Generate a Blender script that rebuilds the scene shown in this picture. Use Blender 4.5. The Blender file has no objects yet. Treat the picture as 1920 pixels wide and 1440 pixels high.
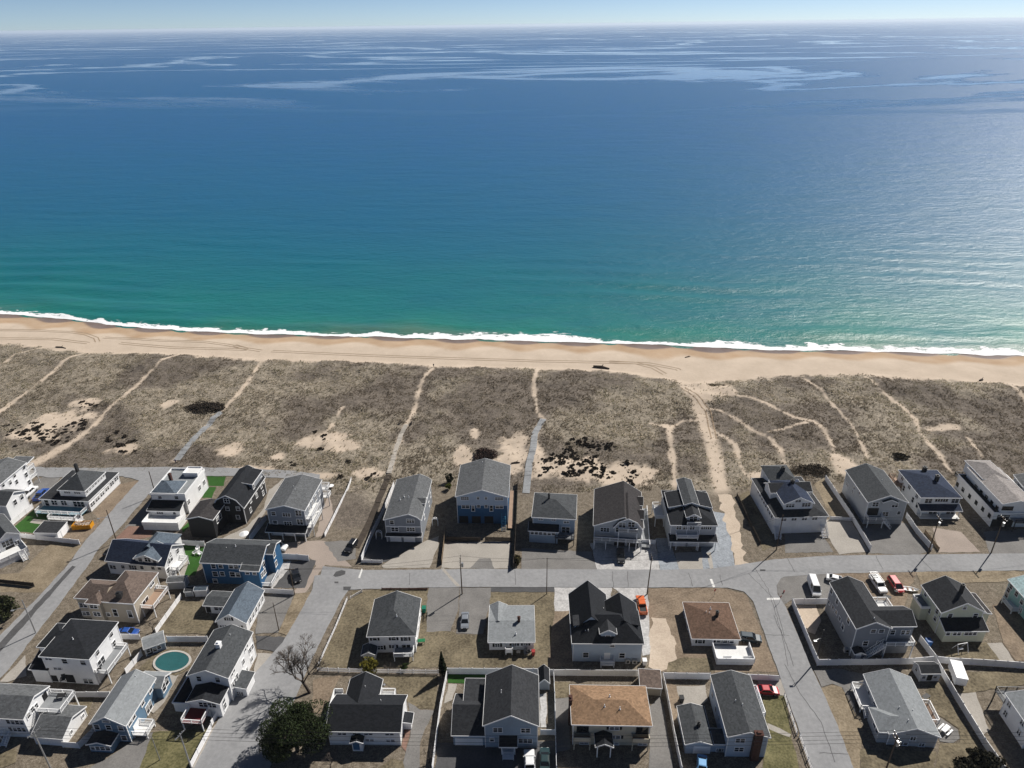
import bpy, bmesh, math, random
import numpy as np
from mathutils import Vector, Matrix, noise as mnoise

random.seed(7); RNG = np.random.default_rng(11)
SC = bpy.context.scene
COL = SC.collection

# ------------------------------------------------------------------ camera
CAM_H = 120.0
F_PX = 1331.0            # focal length in photo pixels (photo is 1920 x 1440)
PITCH = math.radians(26.86); ROLL = math.radians(0.75)
_r0 = np.array([1., 0, 0]); _f = np.array([0, math.cos(PITCH), -math.sin(PITCH)]); _u0 = np.array([0, math.sin(PITCH), math.cos(PITCH)])
_r = _r0*math.cos(ROLL) - _u0*math.sin(ROLL)
_u = _u0*math.cos(ROLL) + _r0*math.sin(ROLL)
CAM_P = np.array([0., 0., CAM_H])
cam_d = bpy.data.cameras.new('camera'); cam = bpy.data.objects.new('camera', cam_d); COL.objects.link(cam)
cam_d.sensor_width = 36.0; cam_d.lens = 36.0*F_PX/1920.0
cam_d.clip_start = 1.0; cam_d.clip_end = 120000.0
cam.matrix_world = Matrix(((_r[0], _u[0], -_f[0], 0), (_r[1], _u[1], -_f[1], 0), (_r[2], _u[2], -_f[2], CAM_H), (0, 0, 0, 1)))
SC.camera = cam

# ------------------------------------------------------------------ sky, sun, exposure
SUN_AZ = math.radians(47.5)     # to the right of the viewing direction (+Y)
SUN_EL = math.radians(43.0)
wld = bpy.data.worlds.new('World'); SC.world = wld; wld.use_nodes = True
_wn = wld.node_tree; _wn.nodes.clear()
_sky = _wn.nodes.new('ShaderNodeTexSky'); _sky.sky_type = 'NISHITA'; _sky.sun_disc = False
_sky.sun_elevation = SUN_EL; _sky.sun_rotation = SUN_AZ
_sky.altitude = 20; _sky.air_density = 0.42; _sky.dust_density = 0.1; _sky.ozone_density = 3.0
_bg = _wn.nodes.new('ShaderNodeBackground'); _bg.inputs[1].default_value = 0.05
_wo = _wn.nodes.new('ShaderNodeOutputWorld')
_tc = _wn.nodes.new('ShaderNodeTexCoord'); _sz = _wn.nodes.new('ShaderNodeSeparateXYZ'); _wn.links.new(_tc.outputs['Generated'], _sz.inputs[0])
_mr = _wn.nodes.new('ShaderNodeMapRange'); _mr.interpolation_type = 'SMOOTHSTEP'; _wn.links.new(_sz.outputs[2], _mr.inputs[0])      # sea haze brightens the lowest few degrees of sky all the way round
_mr.inputs[1].default_value = 0.0; _mr.inputs[2].default_value = 0.16; _mr.inputs[3].default_value = 1.5; _mr.inputs[4].default_value = 1.0
_vm = _wn.nodes.new('ShaderNodeVectorMath'); _vm.operation = 'SCALE'; _wn.links.new(_sky.outputs[0], _vm.inputs[0]); _wn.links.new(_mr.outputs[0], _vm.inputs['Scale'])
_wn.links.new(_vm.outputs[0], _bg.inputs[0]); _wn.links.new(_bg.outputs[0], _wo.inputs[0])
sun_d = bpy.data.lights.new('sun', 'SUN'); sun_d.energy = 5.0; sun_d.angle = math.radians(0.55); sun_d.color = (1.0, 0.95, 0.88)
sun = bpy.data.objects.new('sun', sun_d); COL.objects.link(sun)
sun.rotation_euler = Vector((-math.sin(SUN_AZ)*math.cos(SUN_EL), -math.cos(SUN_AZ)*math.cos(SUN_EL), -math.sin(SUN_EL))).to_track_quat('-Z', 'Y').to_euler()
sun.location = (0, 0, 300)
SC.view_settings.view_transform = 'Standard'; SC.view_settings.look = 'None'
SC.view_settings.exposure = 0.30; SC.view_settings.gamma = 1.0
SC.cycles.max_bounces = 5; SC.cycles.diffuse_bounces = 2; SC.cycles.glossy_bounces = 2
SC.cycles.transparent_max_bounces = 6; SC.cycles.volume_bounces = 1
# ------------------------------------------------------------------ photo measurements -> metres
# enlarged views of the photo in which things were measured: (x0, y0, scale)
CR = {'P': (0, 0, 1.), 'A1': (0, 840, 5.3333), 'A2': (300, 840, 5.3333), 'A3': (640, 840, 5.3333), 'A4': (960, 840, 4.3636), 'A5': (1380, 840, 3.5556),
      'A6': (0, 1060, 3.7895), 'B1': (0, 1230, 4.8), 'B2': (300, 1060, 3.7895), 'B3': (580, 1060, 4.), 'B4': (580, 1230, 4.), 'B5': (1000, 1060, 4.),
      'B6': (1000, 1230, 4.), 'B7': (1440, 1060, 4.), 'B8': (1440, 1230, 4.), 'D1': (0, 560, 4.), 'D2': (440, 560, 4.), 'D3': (880, 560, 4.), 'D4': (1300, 600, 3.0968)}
def pix(c, x, y):
    x0, y0, s = CR[c]; return (x0 + x/s, y0 + y/s)
def ray(X, Y):
    d = _f + _r*((X-960)/F_PX) - _u*((Y-720)/F_PX); return d/np.linalg.norm(d)
def G(X, Y, z=0.0):
    d = ray(X, Y); t = (z-CAM_H)/d[2]; return CAM_P + d*t
def W(c, x, y, z=0.0):
    return G(*pix(c, x, y), z)
def proj(p):
    q = np.asarray(p, float)-CAM_P; zc = q@_f
    return np.array([960+F_PX*(q@_r)/zc, 720-F_PX*(q@_u)/zc])
def local2world(p, u, v, z):
    x, y, th = p[:3]; c, s = math.cos(th), math.sin(th)
    return np.array([x+c*u-s*v, y+s*u+c*v, z])
def key_point(k, p, roof, o, hipi):
    w, d, ze, rise = p[3:7]
    if k == 'a': return local2world(p, -o, -o, ze)
    if k == 'b': return local2world(p, w+o, -o, ze)
    if k == 'c': return local2world(p, w+o, d+o, ze)
    if k == 'd': return local2world(p, -o, d+o, ze)
    if k == 'A': return local2world(p, 0, 0, 0)
    if k == 'B': return local2world(p, w, 0, 0)
    if k == 'C': return local2world(p, w, d, 0)
    if k == 'D': return local2world(p, 0, d, 0)
    if roof == 'gv':   # ridge runs away from the viewer
        i0 = hipi[0]*w/2 - o*(1-hipi[0]); i1 = hipi[1]*w/2 - o*(1-hipi[1])
        if k == 'r': return local2world(p, w/2, i0, ze+rise)
        if k == 's': return local2world(p, w/2, d-i1, ze+rise)
    else:              # ridge runs left to right
        i0 = hipi[0]*d/2 - o*(1-hipi[0]); i1 = hipi[1]*d/2 - o*(1-hipi[1])
        if k == 'r': return local2world(p, i0, d/2, ze+rise)
        if k == 's': return local2world(p, w-i1, d/2, ze+rise)
def fit(crop, pts, roof='gv', ze=6.0, rise=2.5, w=10.0, d=12.0, th=0.0, o=0.35, hip=(0, 0), lock=None, wz=3.0, wth=0.5):
    """least squares: block position, heading, width, depth, eave height and roof rise from marked corners"""
    tgt = [(k, np.array(pix(crop, *xy))) for k, xy in pts.items()]
    k0, t0 = tgt[0]
    zz = 0 if k0.isupper() else ze
    g = G(t0[0], t0[1], zz)
    off = local2world([0, 0, th], {'a': 0, 'A': 0, 'd': 0, 'D': 0}.get(k0, w), {'a': 0, 'A': 0, 'b': 0, 'B': 0}.get(k0, d), 0)
    p = np.array([g[0]-off[0], g[1]-off[1], th, w, d, ze, rise])
    prior = p.copy(); sg = np.array([1e4, 1e4, math.radians(4)/wth*2, 4., 5., 1.0/wz*2, 0.7])
    if lock is not None: prior[2] = lock; p[2] = lock; sg[2] = 1e-5
    def res(p):
        r = []
        for k, t in tgt: r.extend((proj(key_point(k, p, roof, o, hip))-t)/1.5)
        r.extend((p-prior)/sg); return np.array(r)
    lam = 1.0
    r = res(p)
    for it in range(60):
        J = np.zeros((len(r), 7))
        for i in range(7):
            h = 1e-4; q = p.copy(); q[i] += h; J[:, i] = (res(q)-r)/h
        A_ = J.T@J; dlt = np.linalg.solve(A_+lam*np.diag(np.diag(A_)+1e-9), -J.T@r)
        q = p+dlt; rq = res(q)
        if rq@rq < r@r: p, r, lam = q, rq, lam*0.3
        else: lam *= 4
        if np.abs(dlt).max() < 1e-6: break
    err = {k: float(np.linalg.norm(proj(key_point(k, p, roof, o, hip))-t)) for k, t in tgt}
    return p, err
# ------------------------------------------------------------------ materials
MATS = {}
def _nodes(name):
    m = bpy.data.materials.new(name); m.use_nodes = True
    nt = m.node_tree; b = nt.nodes['Principled BSDF']; return m, nt, b
def nd(nt, t, **kw):
    n = nt.nodes.new(t)
    for k, v in kw.items(): setattr(n, k, v)
    return n
def noise_n(nt, vec, scale, detail=4, rough=0.6):
    n = nd(nt, 'ShaderNodeTexNoise'); n.inputs['Scale'].default_value = scale; n.inputs['Detail'].default_value = detail; n.inputs['Roughness'].default_value = rough
    nt.links.new(vec, n.inputs['Vector']); return n.outputs['Fac']
def ramp_n(nt, fac, stops):
    r = nd(nt, 'ShaderNodeValToRGB'); e = r.color_ramp.elements
    while len(e) < len(stops): e.new(0.5)
    for i, (p, c) in enumerate(stops):
        e[i].position = p; e[i].color = (*c, 1) if len(c) == 3 else c
    nt.links.new(fac, r.inputs[0]); return r.outputs[0]
def mix_n(nt, fac, a, b, mode='MIX'):
    n = nd(nt, 'ShaderNodeMix', data_type='RGBA', blend_type=mode)
    for sock, v in ((n.inputs[0], fac), (n.inputs[6], a), (n.inputs[7], b)):
        if hasattr(v, 'default_value') or hasattr(v, 'is_linked'): nt.links.new(v, sock)
        else: sock.default_value = (*v, 1) if isinstance(v, tuple) else v
    return n.outputs[2]
def math_n(nt, op, a, b=None, clamp=False):
    n = nd(nt, 'ShaderNodeMath', operation=op, use_clamp=clamp)
    for i, v in enumerate((a, b)):
        if v is None: continue
        if isinstance(v, (int, float)): n.inputs[i].default_value = v
        else: nt.links.new(v, n.inputs[i])
    return n.outputs[0]
def pos_n(nt): return nd(nt, 'ShaderNodeNewGeometry').outputs['Position']
def bump_n(nt, b, h, strength, dist):
    n = nd(nt, 'ShaderNodeBump'); n.inputs['Strength'].default_value = strength; n.inputs['Distance'].default_value = dist
    nt.links.new(h, n.inputs['Height']); nt.links.new(n.outputs[0], b.inputs['Normal'])
def mul(c, k): return tuple(min(1, max(0, x*k)) for x in c)
def mat(name, col, rough=0.8, var=0.18, scale=0.6, fine=6.0, spec=0.25, bump=0.0, bscale=8.0, metal=0.0, c2=None, coat=0.0):
    """colour varied by a broad and a fine noise in world metres"""
    if name in MATS: return MATS[name]
    m, nt, b = _nodes(name); p = pos_n(nt)
    n1 = noise_n(nt, p, scale, 5); n2 = noise_n(nt, p, fine, 3)
    f = math_n(nt, 'ADD', math_n(nt, 'MULTIPLY', n1, 0.5), math_n(nt, 'MULTIPLY', n2, 0.5))
    lo, hi = mul(col, 1-var), (c2 or mul(col, 1+var))
    nt.links.new(ramp_n(nt, f, [(0.36, lo), (0.64, hi)]), b.inputs['Base Color'])
    b.inputs['Roughness'].default_value = rough; b.inputs['Specular IOR Level'].default_value = spec; b.inputs['Metallic'].default_value = metal
    if coat: b.inputs['Coat Weight'].default_value = coat; b.inputs['Coat Roughness'].default_value = 0.08
    if bump: bump_n(nt, b, noise_n(nt, p, bscale, 4), bump, 0.05)
    MATS[name] = m; return m
def siding(name, col, lap=0.2):
    """clapboard: lap shadows every board, faint weathering"""
    if name in MATS: return MATS[name]
    m, nt, b = _nodes(name); p = pos_n(nt)
    sx = nd(nt, 'ShaderNodeSeparateXYZ'); nt.links.new(p, sx.inputs[0])
    fr = math_n(nt, 'FRACT', math_n(nt, 'DIVIDE', sx.outputs[2], lap))
    n1 = noise_n(nt, p, 0.35, 5); n2 = noise_n(nt, p, 3.0, 3)
    f = math_n(nt, 'ADD', math_n(nt, 'MULTIPLY', n1, 0.7), math_n(nt, 'MULTIPLY', n2, 0.3))
    nt.links.new(ramp_n(nt, f, [(0.3, mul(col, 0.86)), (0.7, mul(col, 1.06))]), b.inputs['Base Color'])
    bump_n(nt, b, fr, 0.5, 0.03)
    b.inputs['Roughness'].default_value = 0.6; b.inputs['Specular IOR Level'].default_value = 0.3
    MATS[name] = m; return m
def shingle(name, col, var=0.32, speck=2.6):
    """asphalt shingles: speckled tabs in courses, broad fading"""
    if name in MATS: return MATS[name]
    m, nt, b = _nodes(name); p = pos_n(nt)
    mp = nd(nt, 'ShaderNodeMapping'); nt.links.new(p, mp.inputs[0]); mp.inputs['Scale'].default_value = (1.0, 1.0, 2.4)
    v = nd(nt, 'ShaderNodeTexVoronoi'); v.inputs['Scale'].default_value = speck; nt.links.new(mp.outputs[0], v.inputs['Vector'])
    sp = nd(nt, 'ShaderNodeSeparateXYZ'); nt.links.new(v.outputs['Color'], sp.inputs[0])
    st = nd(nt, 'ShaderNodeMapping'); nt.links.new(p, st.inputs[0]); st.inputs['Scale'].default_value = (1.0, 1.0, 0.12)
    n1 = math_n(nt, 'ADD', math_n(nt, 'MULTIPLY', noise_n(nt, p, 0.22, 5), 0.55), math_n(nt, 'MULTIPLY', noise_n(nt, st.outputs[0], 0.9, 4), 0.45)); n2 = noise_n(nt, p, 7.0, 3)
    f = math_n(nt, 'ADD', math_n(nt, 'MULTIPLY', sp.outputs[0], 0.35), math_n(nt, 'ADD', math_n(nt, 'MULTIPLY', n1, 0.4), math_n(nt, 'MULTIPLY', n2, 0.25)))
    nt.links.new(ramp_n(nt, f, [(0.28, mul(col, 1-var)), (0.52, col), (0.78, mul(col, 1+var))]), b.inputs['Base Color'])
    sx = nd(nt, 'ShaderNodeSeparateXYZ'); nt.links.new(p, sx.inputs[0])
    fr = math_n(nt, 'FRACT', math_n(nt, 'DIVIDE', sx.outputs[2], 0.09))
    bump_n(nt, b, math_n(nt, 'ADD', fr, n2), 0.35, 0.02)
    b.inputs['Roughness'].default_value = 0.9; b.inputs['Specular IOR Level'].default_value = 0.12
    MATS[name] = m; return m
def glass(name='window_glass', col=(0.012, 0.015, 0.02), rough=0.06):
    if name in MATS: return MATS[name]
    m, nt, b = _nodes(name); b.inputs['Base Color'].default_value = (*col, 1); b.inputs['Roughness'].default_value = rough; b.inputs['Specular IOR Level'].default_value = 0.5
    MATS[name] = m; return m

WHITE = siding('siding_white', (0.80, 0.805, 0.81)); TRIM = mat('trim_white', (0.81, 0.815, 0.82), 0.5, 0.05)
CREAM = siding('siding_cream', (0.60, 0.54, 0.42)); CREAMG = siding('siding_pale_green', (0.62, 0.64, 0.50)); TAN = siding('siding_tan', (0.42, 0.37, 0.30))
GREY = siding('siding_grey', (0.24, 0.26, 0.29)); LGREY = siding('siding_light_grey', (0.44, 0.46, 0.48)); BLUEGREY = siding('siding_blue_grey', (0.27, 0.35, 0.44))
PALEBLUE = siding('siding_pale_blue', (0.42, 0.50, 0.60)); BLUE = siding('siding_blue', (0.026, 0.105, 0.22)); CYAN = siding('siding_bright_blue', (0.06, 0.27, 0.45))
BLACKW = siding('siding_black', (0.022, 0.023, 0.026)); TEAL = siding('siding_teal', (0.32, 0.55, 0.52)); SLATEB = siding('siding_slate_blue', (0.13, 0.22, 0.32))
R_CHAR = shingle('shingle_charcoal', (0.036, 0.038, 0.042)); R_BLACK = shingle('shingle_black', (0.020, 0.022, 0.026)); R_GREY = shingle('shingle_grey', (0.11, 0.115, 0.12))
R_MID = shingle('shingle_mid_grey', (0.065, 0.07, 0.075)); R_LIGHT = shingle('shingle_light_grey', (0.22, 0.235, 0.245), 0.18); R_BROWN = shingle('shingle_brown', (0.13, 0.083, 0.060))
R_TAN = shingle('shingle_tan', (0.25, 0.162, 0.10)); R_TAUPE = shingle('shingle_taupe', (0.13, 0.10, 0.085)); R_NAVY = shingle('shingle_navy', (0.028, 0.038, 0.065))
R_BLUEG = shingle('shingle_blue_grey', (0.095, 0.12, 0.15)); R_UMBER = shingle('shingle_umber', (0.044, 0.041, 0.042)); R_TEAL = shingle('shingle_pale_teal', (0.34, 0.45, 0.46)); R_PALE = shingle('shingle_pale_taupe', (0.27, 0.25, 0.24))
GLASS = glass(); BRICK = mat('chimney_brick', (0.075, 0.036, 0.028), 0.9, 0.4, 2, 9); DARKM = mat('dark_metal', (0.03, 0.03, 0.032), 0.5, 0.2); STEEL = mat('galvanised_steel', (0.42, 0.43, 0.44), 0.4, 0.12, metal=0.6)
DECKW = mat('deck_white', (0.66, 0.66, 0.65), 0.7, 0.10); DECKT = mat('deck_tan', (0.31, 0.215, 0.155), 0.8, 0.2); DECKG = mat('deck_grey', (0.22, 0.23, 0.24), 0.8, 0.2); DECKR = mat('deck_red', (0.13, 0.014, 0.018), 0.7, 0.1); DECKTEAL = mat('deck_teal', (0.10, 0.25, 0.32), 0.7, 0.1)
SHUT = mat('shutter_black', (0.015, 0.015, 0.017), 0.6, 0.1); WOODP = mat('pole_wood', (0.10, 0.075, 0.055), 0.9, 0.3, 1.5, 8)
PICKET = mat('vinyl_white', (0.80, 0.80, 0.81), 0.45, 0.06, 0.4, 3); CONC = mat('concrete', (0.42, 0.40, 0.37), 0.85, 0.2, 0.5, 5)

# ------------------------------------------------------------------ objects and meshes
def tag(o, label=None, cat=None, group=None, kind=None):
    if label: o['label'] = label
    if cat: o['category'] = cat
    if group: o['group'] = group
    if kind: o['kind'] = kind
    return o
def link(name, data, parent=None, loc=None, rz=None):
    o = bpy.data.objects.new(name, data); COL.objects.link(o)
    if parent is not None: o.parent = parent
    if loc is not None: o.location = loc
    if rz is not None: o.rotation_euler = (0, 0, rz)
    return o
class MB:
    """collects boxes, tubes and polygons and links them as one mesh"""
    def __init__(s): s.v = []; s.f = []
    def add(s, verts, faces):
        n = len(s.v); s.v += [tuple(map(float, x)) for x in verts]; s.f += [tuple(n+i for i in f) for f in faces]; return s
    def box(s, x0, x1, y0, y1, z0, z1):
        return s.add([(x0, y0, z0), (x1, y0, z0), (x1, y1, z0), (x0, y1, z0), (x0, y0, z1), (x1, y0, z1), (x1, y1, z1), (x0, y1, z1)],
                     [(3, 2, 1, 0), (4, 5, 6, 7), (0, 1, 5, 4), (1, 2, 6, 5), (2, 3, 7, 6), (3, 0, 4, 7)])
    def bar(s, p, q, w, h, up=(0, 0, 1)):
        p, q = Vector(p), Vector(q); t = (q-p).normalized(); up = Vector(up)
        a = t.cross(up)
        if a.length < 1e-4: a = t.cross(Vector((1, 0, 0)))
        a.normalize(); b = a.cross(t); a *= w/2; b *= h/2
        return s.add([p-a-b, p+a-b, p+a+b, p-a+b, q-a-b, q+a-b, q+a+b, q-a+b], [(3, 2, 1, 0), (4, 5, 6, 7), (0, 1, 5, 4), (1, 2, 6, 5), (2, 3, 7, 6), (3, 0, 4, 7)])
    def tube(s, pts, rad, n=8, cap=True):
        pts = [Vector(p) for p in pts]; rad = rad if hasattr(rad, '__len__') else [rad]*len(pts); k = len(s.v)
        for i, p in enumerate(pts):
            t = (pts[min(i+1, len(pts)-1)]-pts[max(i-1, 0)]).normalized()
            a = t.orthogonal().normalized() if abs(t.z) > 0.9 else t.cross(Vector((0, 0, 1))).normalized()
            if abs(t.z) > 0.9: a = (Vector((1, 0, 0)) - t*t.x).normalized()
            b = t.cross(a)
            for j in range(n):
                an = 2*math.pi*j/n; s.v.append(tuple(p+(a*math.cos(an)+b*math.sin(an))*rad[i]))
        for i in range(len(pts)-1):
            for j in range(n):
                s.f.append((k+i*n+j, k+i*n+(j+1) % n, k+(i+1)*n+(j+1) % n, k+(i+1)*n+j))
        if cap: s.f.append(tuple(k+j for j in reversed(range(n)))); s.f.append(tuple(k+(len(pts)-1)*n+j for j in range(n)))
        return s
    def mesh(s, name, m, smooth=False):
        me = bpy.data.meshes.new(name); me.from_pydata(s.v, [], s.f)
        if m is not None: me.materials.append(m)
        if smooth: me.polygons.foreach_set('use_smooth', [True]*len(me.polygons))
        me.update(); return me
    def build(s, name, m, parent=None, smooth=False, fix=False, loc=None, rz=None):
        me = s.mesh(name, m, smooth)
        if fix:
            bm = bmesh.new(); bm.from_mesh(me); bmesh.ops.recalc_face_normals(bm, faces=bm.faces[:]); bm.to_mesh(me); bm.free()
        return link(name, me, parent, loc, rz)
def empty(name, label, cat, loc=(0, 0, 0), rz=0, group=None):
    o = bpy.data.objects.new(name, None); COL.objects.link(o); o.location = loc; o.rotation_euler = (0, 0, rz); o.empty_display_size = 0.5
    return tag(o, label, cat, group)
def copy_tree(o, parent=None):
    c = o.copy(); COL.objects.link(c); c.parent = parent
    for ch in list(o.children): copy_tree(ch, c)
    return c
# ------------------------------------------------------------------ houses
_WM = {}; BLIND = mat('window_blind', (0.30, 0.30, 0.29), 0.3, 0.15, spec=0.5)
def window_meshes(w, h, style, fm):
    k = (round(w, 2), round(h, 2), style, fm.name)
    if k in _WM: return _WM[k]
    f = MB(); t = 0.11; dp = 0.09
    f.box(-w/2-t, w/2+t, -dp, 0.0, h/2, h/2+t).box(-w/2-t-0.04, w/2+t+0.04, -dp-0.05, 0.0, -h/2-t, -h/2)
    f.box(-w/2-t, -w/2, -dp, 0.0, -h/2, h/2).box(w/2, w/2+t, -dp, 0.0, -h/2, h/2)
    n = {'1': 1, '2': 2, '3': 3, '4': 4, '5': 5, '6': 6}.get(style, 1)
    for i in range(1, n): x = -w/2+w*i/n; f.box(x-0.05, x+0.05, -dp+0.01, 0.0, -h/2, h/2)
    if style in '12346': f.box(-w/2, w/2, -dp+0.03, 0.0, -0.03, 0.03)
    p = MB(); p.box(-w/2-0.02, w/2+0.02, -0.035, -0.005, -h/2-0.02, h/2+0.02)
    b2 = MB(); b2.box(-w/2-0.02, w/2+0.02, -0.035, -0.005, -h/2-0.02, 0.08*h).box(-w/2, w/2, -0.03, -0.005, 0.08*h, h/2+0.01); me2 = b2.mesh('pane', GLASS); me2.materials.append(BLIND); me2.polygons.foreach_set('material_index', [0]*6+[1]*6)
    _WM[k] = (f.mesh('window', fm), p.mesh('pane', GLASS), me2); return _WM[k]
_DM = {}
def slab_mesh(kind, w, h, m):
    k = (kind, round(w, 2), round(h, 2), m.name)
    if k in _DM: return _DM[k]
    b = MB()
    if kind == 'garage_door':
        n = 4
        for i in range(n): b.box(-w/2, w/2, -0.05, 0.0, -h/2+h*i/n+0.015, -h/2+h*(i+1)/n-0.015)
        b.box(-w/2, w/2, -0.02, 0.0, -h/2, h/2)
        b.box(-w/2-0.12, -w/2, -0.09, 0, -h/2, h/2+0.12).box(w/2, w/2+0.12, -0.09, 0, -h/2, h/2+0.12).box(-w/2, w/2, -0.09, 0, h/2, h/2+0.12)
    elif kind == 'shutter': b.box(-w/2, w/2, -0.05, 0.0, -h/2, h/2)
    else: b.box(-w/2, w/2, -0.05, 0.0, -h/2, h/2); b.box(-w/2-0.1, w/2+0.1, -0.03, 0, -h/2, h/2+0.1); b.box(w/2-0.16, w/2-0.1, -0.1, -0.05, -0.06, 0.02)
    _DM[k] = b.mesh(kind, m); return _DM[k]
def shell(verts, faces, th=0.16):
    """roof sheet of real thickness from its top faces; returns the MB and the free edges"""
    n = len(verts); mb = MB(); bot = [(x, y, z-th) for x, y, z in verts]
    ed = {}
    for f in faces:
        for i in range(len(f)):
            a, b = f[i], f[(i+1) % len(f)]; ed[(a, b)] = 1
    fr = [(a, b) for (a, b) in ed if (b, a) not in ed]
    mb.add(list(verts)+bot, [tuple(f) for f in faces]+[tuple(n+i for i in reversed(f)) for f in faces]+[(b, a, n+a, n+b) for a, b in fr])
    return mb, fr
class House:
    def __init__(s, label, crop, axis, pts, wall=None, roof=None, name='house', cat='house', shape='gable', rf=0.5, o=0.35, trim=None, group=None, **kw):
        wall = wall or WHITE; roof = roof or R_CHAR
        s.crop = crop; s.trim = trim or TRIM; s.wall = wall; s.roofm = roof; s.o = o
        hip = kw.get('hip', (0, 0))
        s.p, s.err = fit(crop, pts, axis, o=o, **kw)
        s.th = s.p[2]
        s.root = empty(name, label, cat, (s.p[0], s.p[1], 0), s.th, group)
        s.w, s.d, s.ze, s.rise = s.p[3:7]
        s.vols = []
        s.vol_local(0, 0, s.w, s.d, 0, s.ze, s.rise, axis, shape, hip, rf, o, wall, roof)
    def loc(s, P):
        q = np.asarray(P)[:2]-s.p[:2]; c, n = math.cos(s.th), math.sin(s.th)
        return c*q[0]+n*q[1], -n*q[0]+c*q[1]
    def sub(s, axis, pts, wall=None, roof=None, shape='gable', rf=0.5, o=0.3, z0=0.0, open_=False, **kw):
        p, err = fit(s.crop, pts, axis, o=o, lock=s.th, **kw)
        u, v = s.loc(p)
        return s.vol_local(u, v, p[3], p[4], z0, p[5], p[6], axis, shape, kw.get('hip', (0, 0)), rf, o, wall or s.wall, roof or s.roofm, open_)
    def vol_local(s, u0, v0, w, d, z0, ze, rise, axis='gv', shape='gable', hip=(0, 0), rf=0.5, o=0.3, wall=None, roof=None, open_=False, fascia=True):
        wall = wall or s.wall; roof = roof or s.roofm
        gv = axis == 'gv'; cw, L = (w, d) if gv else (d, w)
        X = (lambda a, t, z: (u0+a, v0+t, z)) if gv else (lambda a, t, z: (u0+t, v0+a, z))
        first = not s.vols
        if shape == 'flat': prof = [(0, ze), (cw, ze)]
        elif shape == 'gambrel': prof = [(-o, ze), (0.17*cw, ze+0.66*rise), (0.5*cw, ze+rise), (0.83*cw, ze+0.66*rise), (cw+o, ze)]
        elif shape == 'shed': prof = [(-o, ze), (cw+o, ze+rise)]
        elif shape == 'gambrel_right': prof = [(-o, ze), (rf*cw, ze+rise), (rf*cw+0.72*(1-rf)*cw, ze+rise*0.55), (cw+o, ze)]
        else: prof = [(-o, ze), (rf*cw, ze+rise), (cw+o, ze)]
        zp = lambda a: float(np.interp(a, [q[0] for q in prof], [q[1] for q in prof]))
        vol = dict(u0=u0, v0=v0, w=w, d=d, ze=ze, rise=rise, axis=axis, shape=shape, hip=hip, cw=cw, zp=zp); s.vols.append(vol)
        hip0, hip1 = hip
        # walls
        if not open_:
            mb = MB(); inn = 0.04
            def endpoly(t, hp):
                if hp and shape == 'gable' or shape == 'flat': return [X(0, t, z0), X(cw, t, z0), X(cw, t, ze-inn), X(0, t, ze-inn)]
                mids = [X(a, t, z-inn-0.1) for a, z in prof if 0 < a < cw]
                return [X(0, t, z0), X(cw, t, z0), X(cw, t, zp(cw)-inn-0.1)]+mids[::-1]+[X(0, t, zp(0)-inn-0.1)]
            e0, e1 = endpoly(0, hip0), endpoly(L, hip1)
            for e in (e0, e1): mb.add(e, [tuple(range(len(e)))])
            mb.add([e0[0], e1[0], e1[-1], e0[-1]], [(0, 1, 2, 3)]); mb.add([e0[1], e1[1], e1[2], e0[2]], [(0, 1, 2, 3)])
            vol['wall'] = mb.build('wall', wall, s.root)
            # corner boards
            if first:
                for (a, t) in ((0, 0), (cw, 0), (0, L), (cw, L)):
                    x, y, _ = X(a, t, 0); cb = MB(); cb.box(x-0.07, x+0.07, y-0.07, y+0.07, z0, min(zp(a), ze+0.5)-0.2); cb.build('corner_board', s.trim, vol['wall'])
        # roof
        rname = 'roof'
        if shape == 'flat':
            rb = MB(); rb.box(u0, u0+w, v0, v0+d, ze-0.12, ze); ro = rb.build(rname, roof, s.root)
            pb = MB(); h = rise if rise > 0 else 0.4; t = 0.15
            pb.box(u0-t, u0+w+t, v0-t, v0, ze-0.2, ze+h).box(u0-t, u0+w+t, v0+d, v0+d+t, ze-0.2, ze+h).box(u0-t, u0, v0, v0+d, ze-0.2, ze+h).box(u0+w, u0+w+t, v0, v0+d, ze-0.2, ze+h)
            pb.build('parapet', s.trim, ro)
        else:
            if shape == 'gable' and (hip0 or hip1):
                i0 = hip0*cw/2 if hip0 else -o; i1 = hip1*cw/2 if hip1 else -o
                tot = i0+i1
                if tot > L-0.2: i0, i1 = i0*(L-0.2)/tot, i1*(L-0.2)/tot
                vs = [X(-o, -o, ze), X(cw+o, -o, ze), X(cw+o, L+o, ze), X(-o, L+o, ze), X(rf*cw, i0, ze+rise), X(rf*cw, L-i1, ze+rise)]
                fs = [(1, 2, 5, 4), (3, 0, 4, 5)]
                if hip0: fs.append((0, 1, 4))
                if hip1: fs.append((2, 3, 5))
            else:
                n = len(prof); vs = [X(a, -o, z) for a, z in prof]+[X(a, L+o, z) for a, z in prof]
                fs = [(i, i+1, n+i+1, n+i) for i in range(n-1)]
            if not gv: fs = [tuple(reversed(f)) for f in fs]
            rb, fr = shell(vs, fs); ro = rb.build(rname, roof, s.root, fix=True)
            fb = MB()
            cx, cy = u0+w/2, v0+d/2
            for a, b in fr:
                p, q = Vector(vs[a]), Vector(vs[b]); t = (q-p); nrm = Vector((t.y, -t.x, 0))
                if nrm.length < 1e-5 or not fascia: continue
                mid = (p+q)/2
                if not first and z0 == 0 and not open_ and 0.25 < mid.x < s.w-0.25 and 0.25 < mid.y < s.d-0.25: continue
                nrm.normalize()
                if nrm.dot(((p+q)/2)-Vector((cx, cy, 0))) < 0: nrm = -nrm
                fb.bar(p+nrm*0.03-Vector((0, 0, 0.10)), q+nrm*0.03-Vector((0, 0, 0.10)), 0.055, 0.26)
            if fb.v: fb.build('fascia', s.trim, ro)
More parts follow.
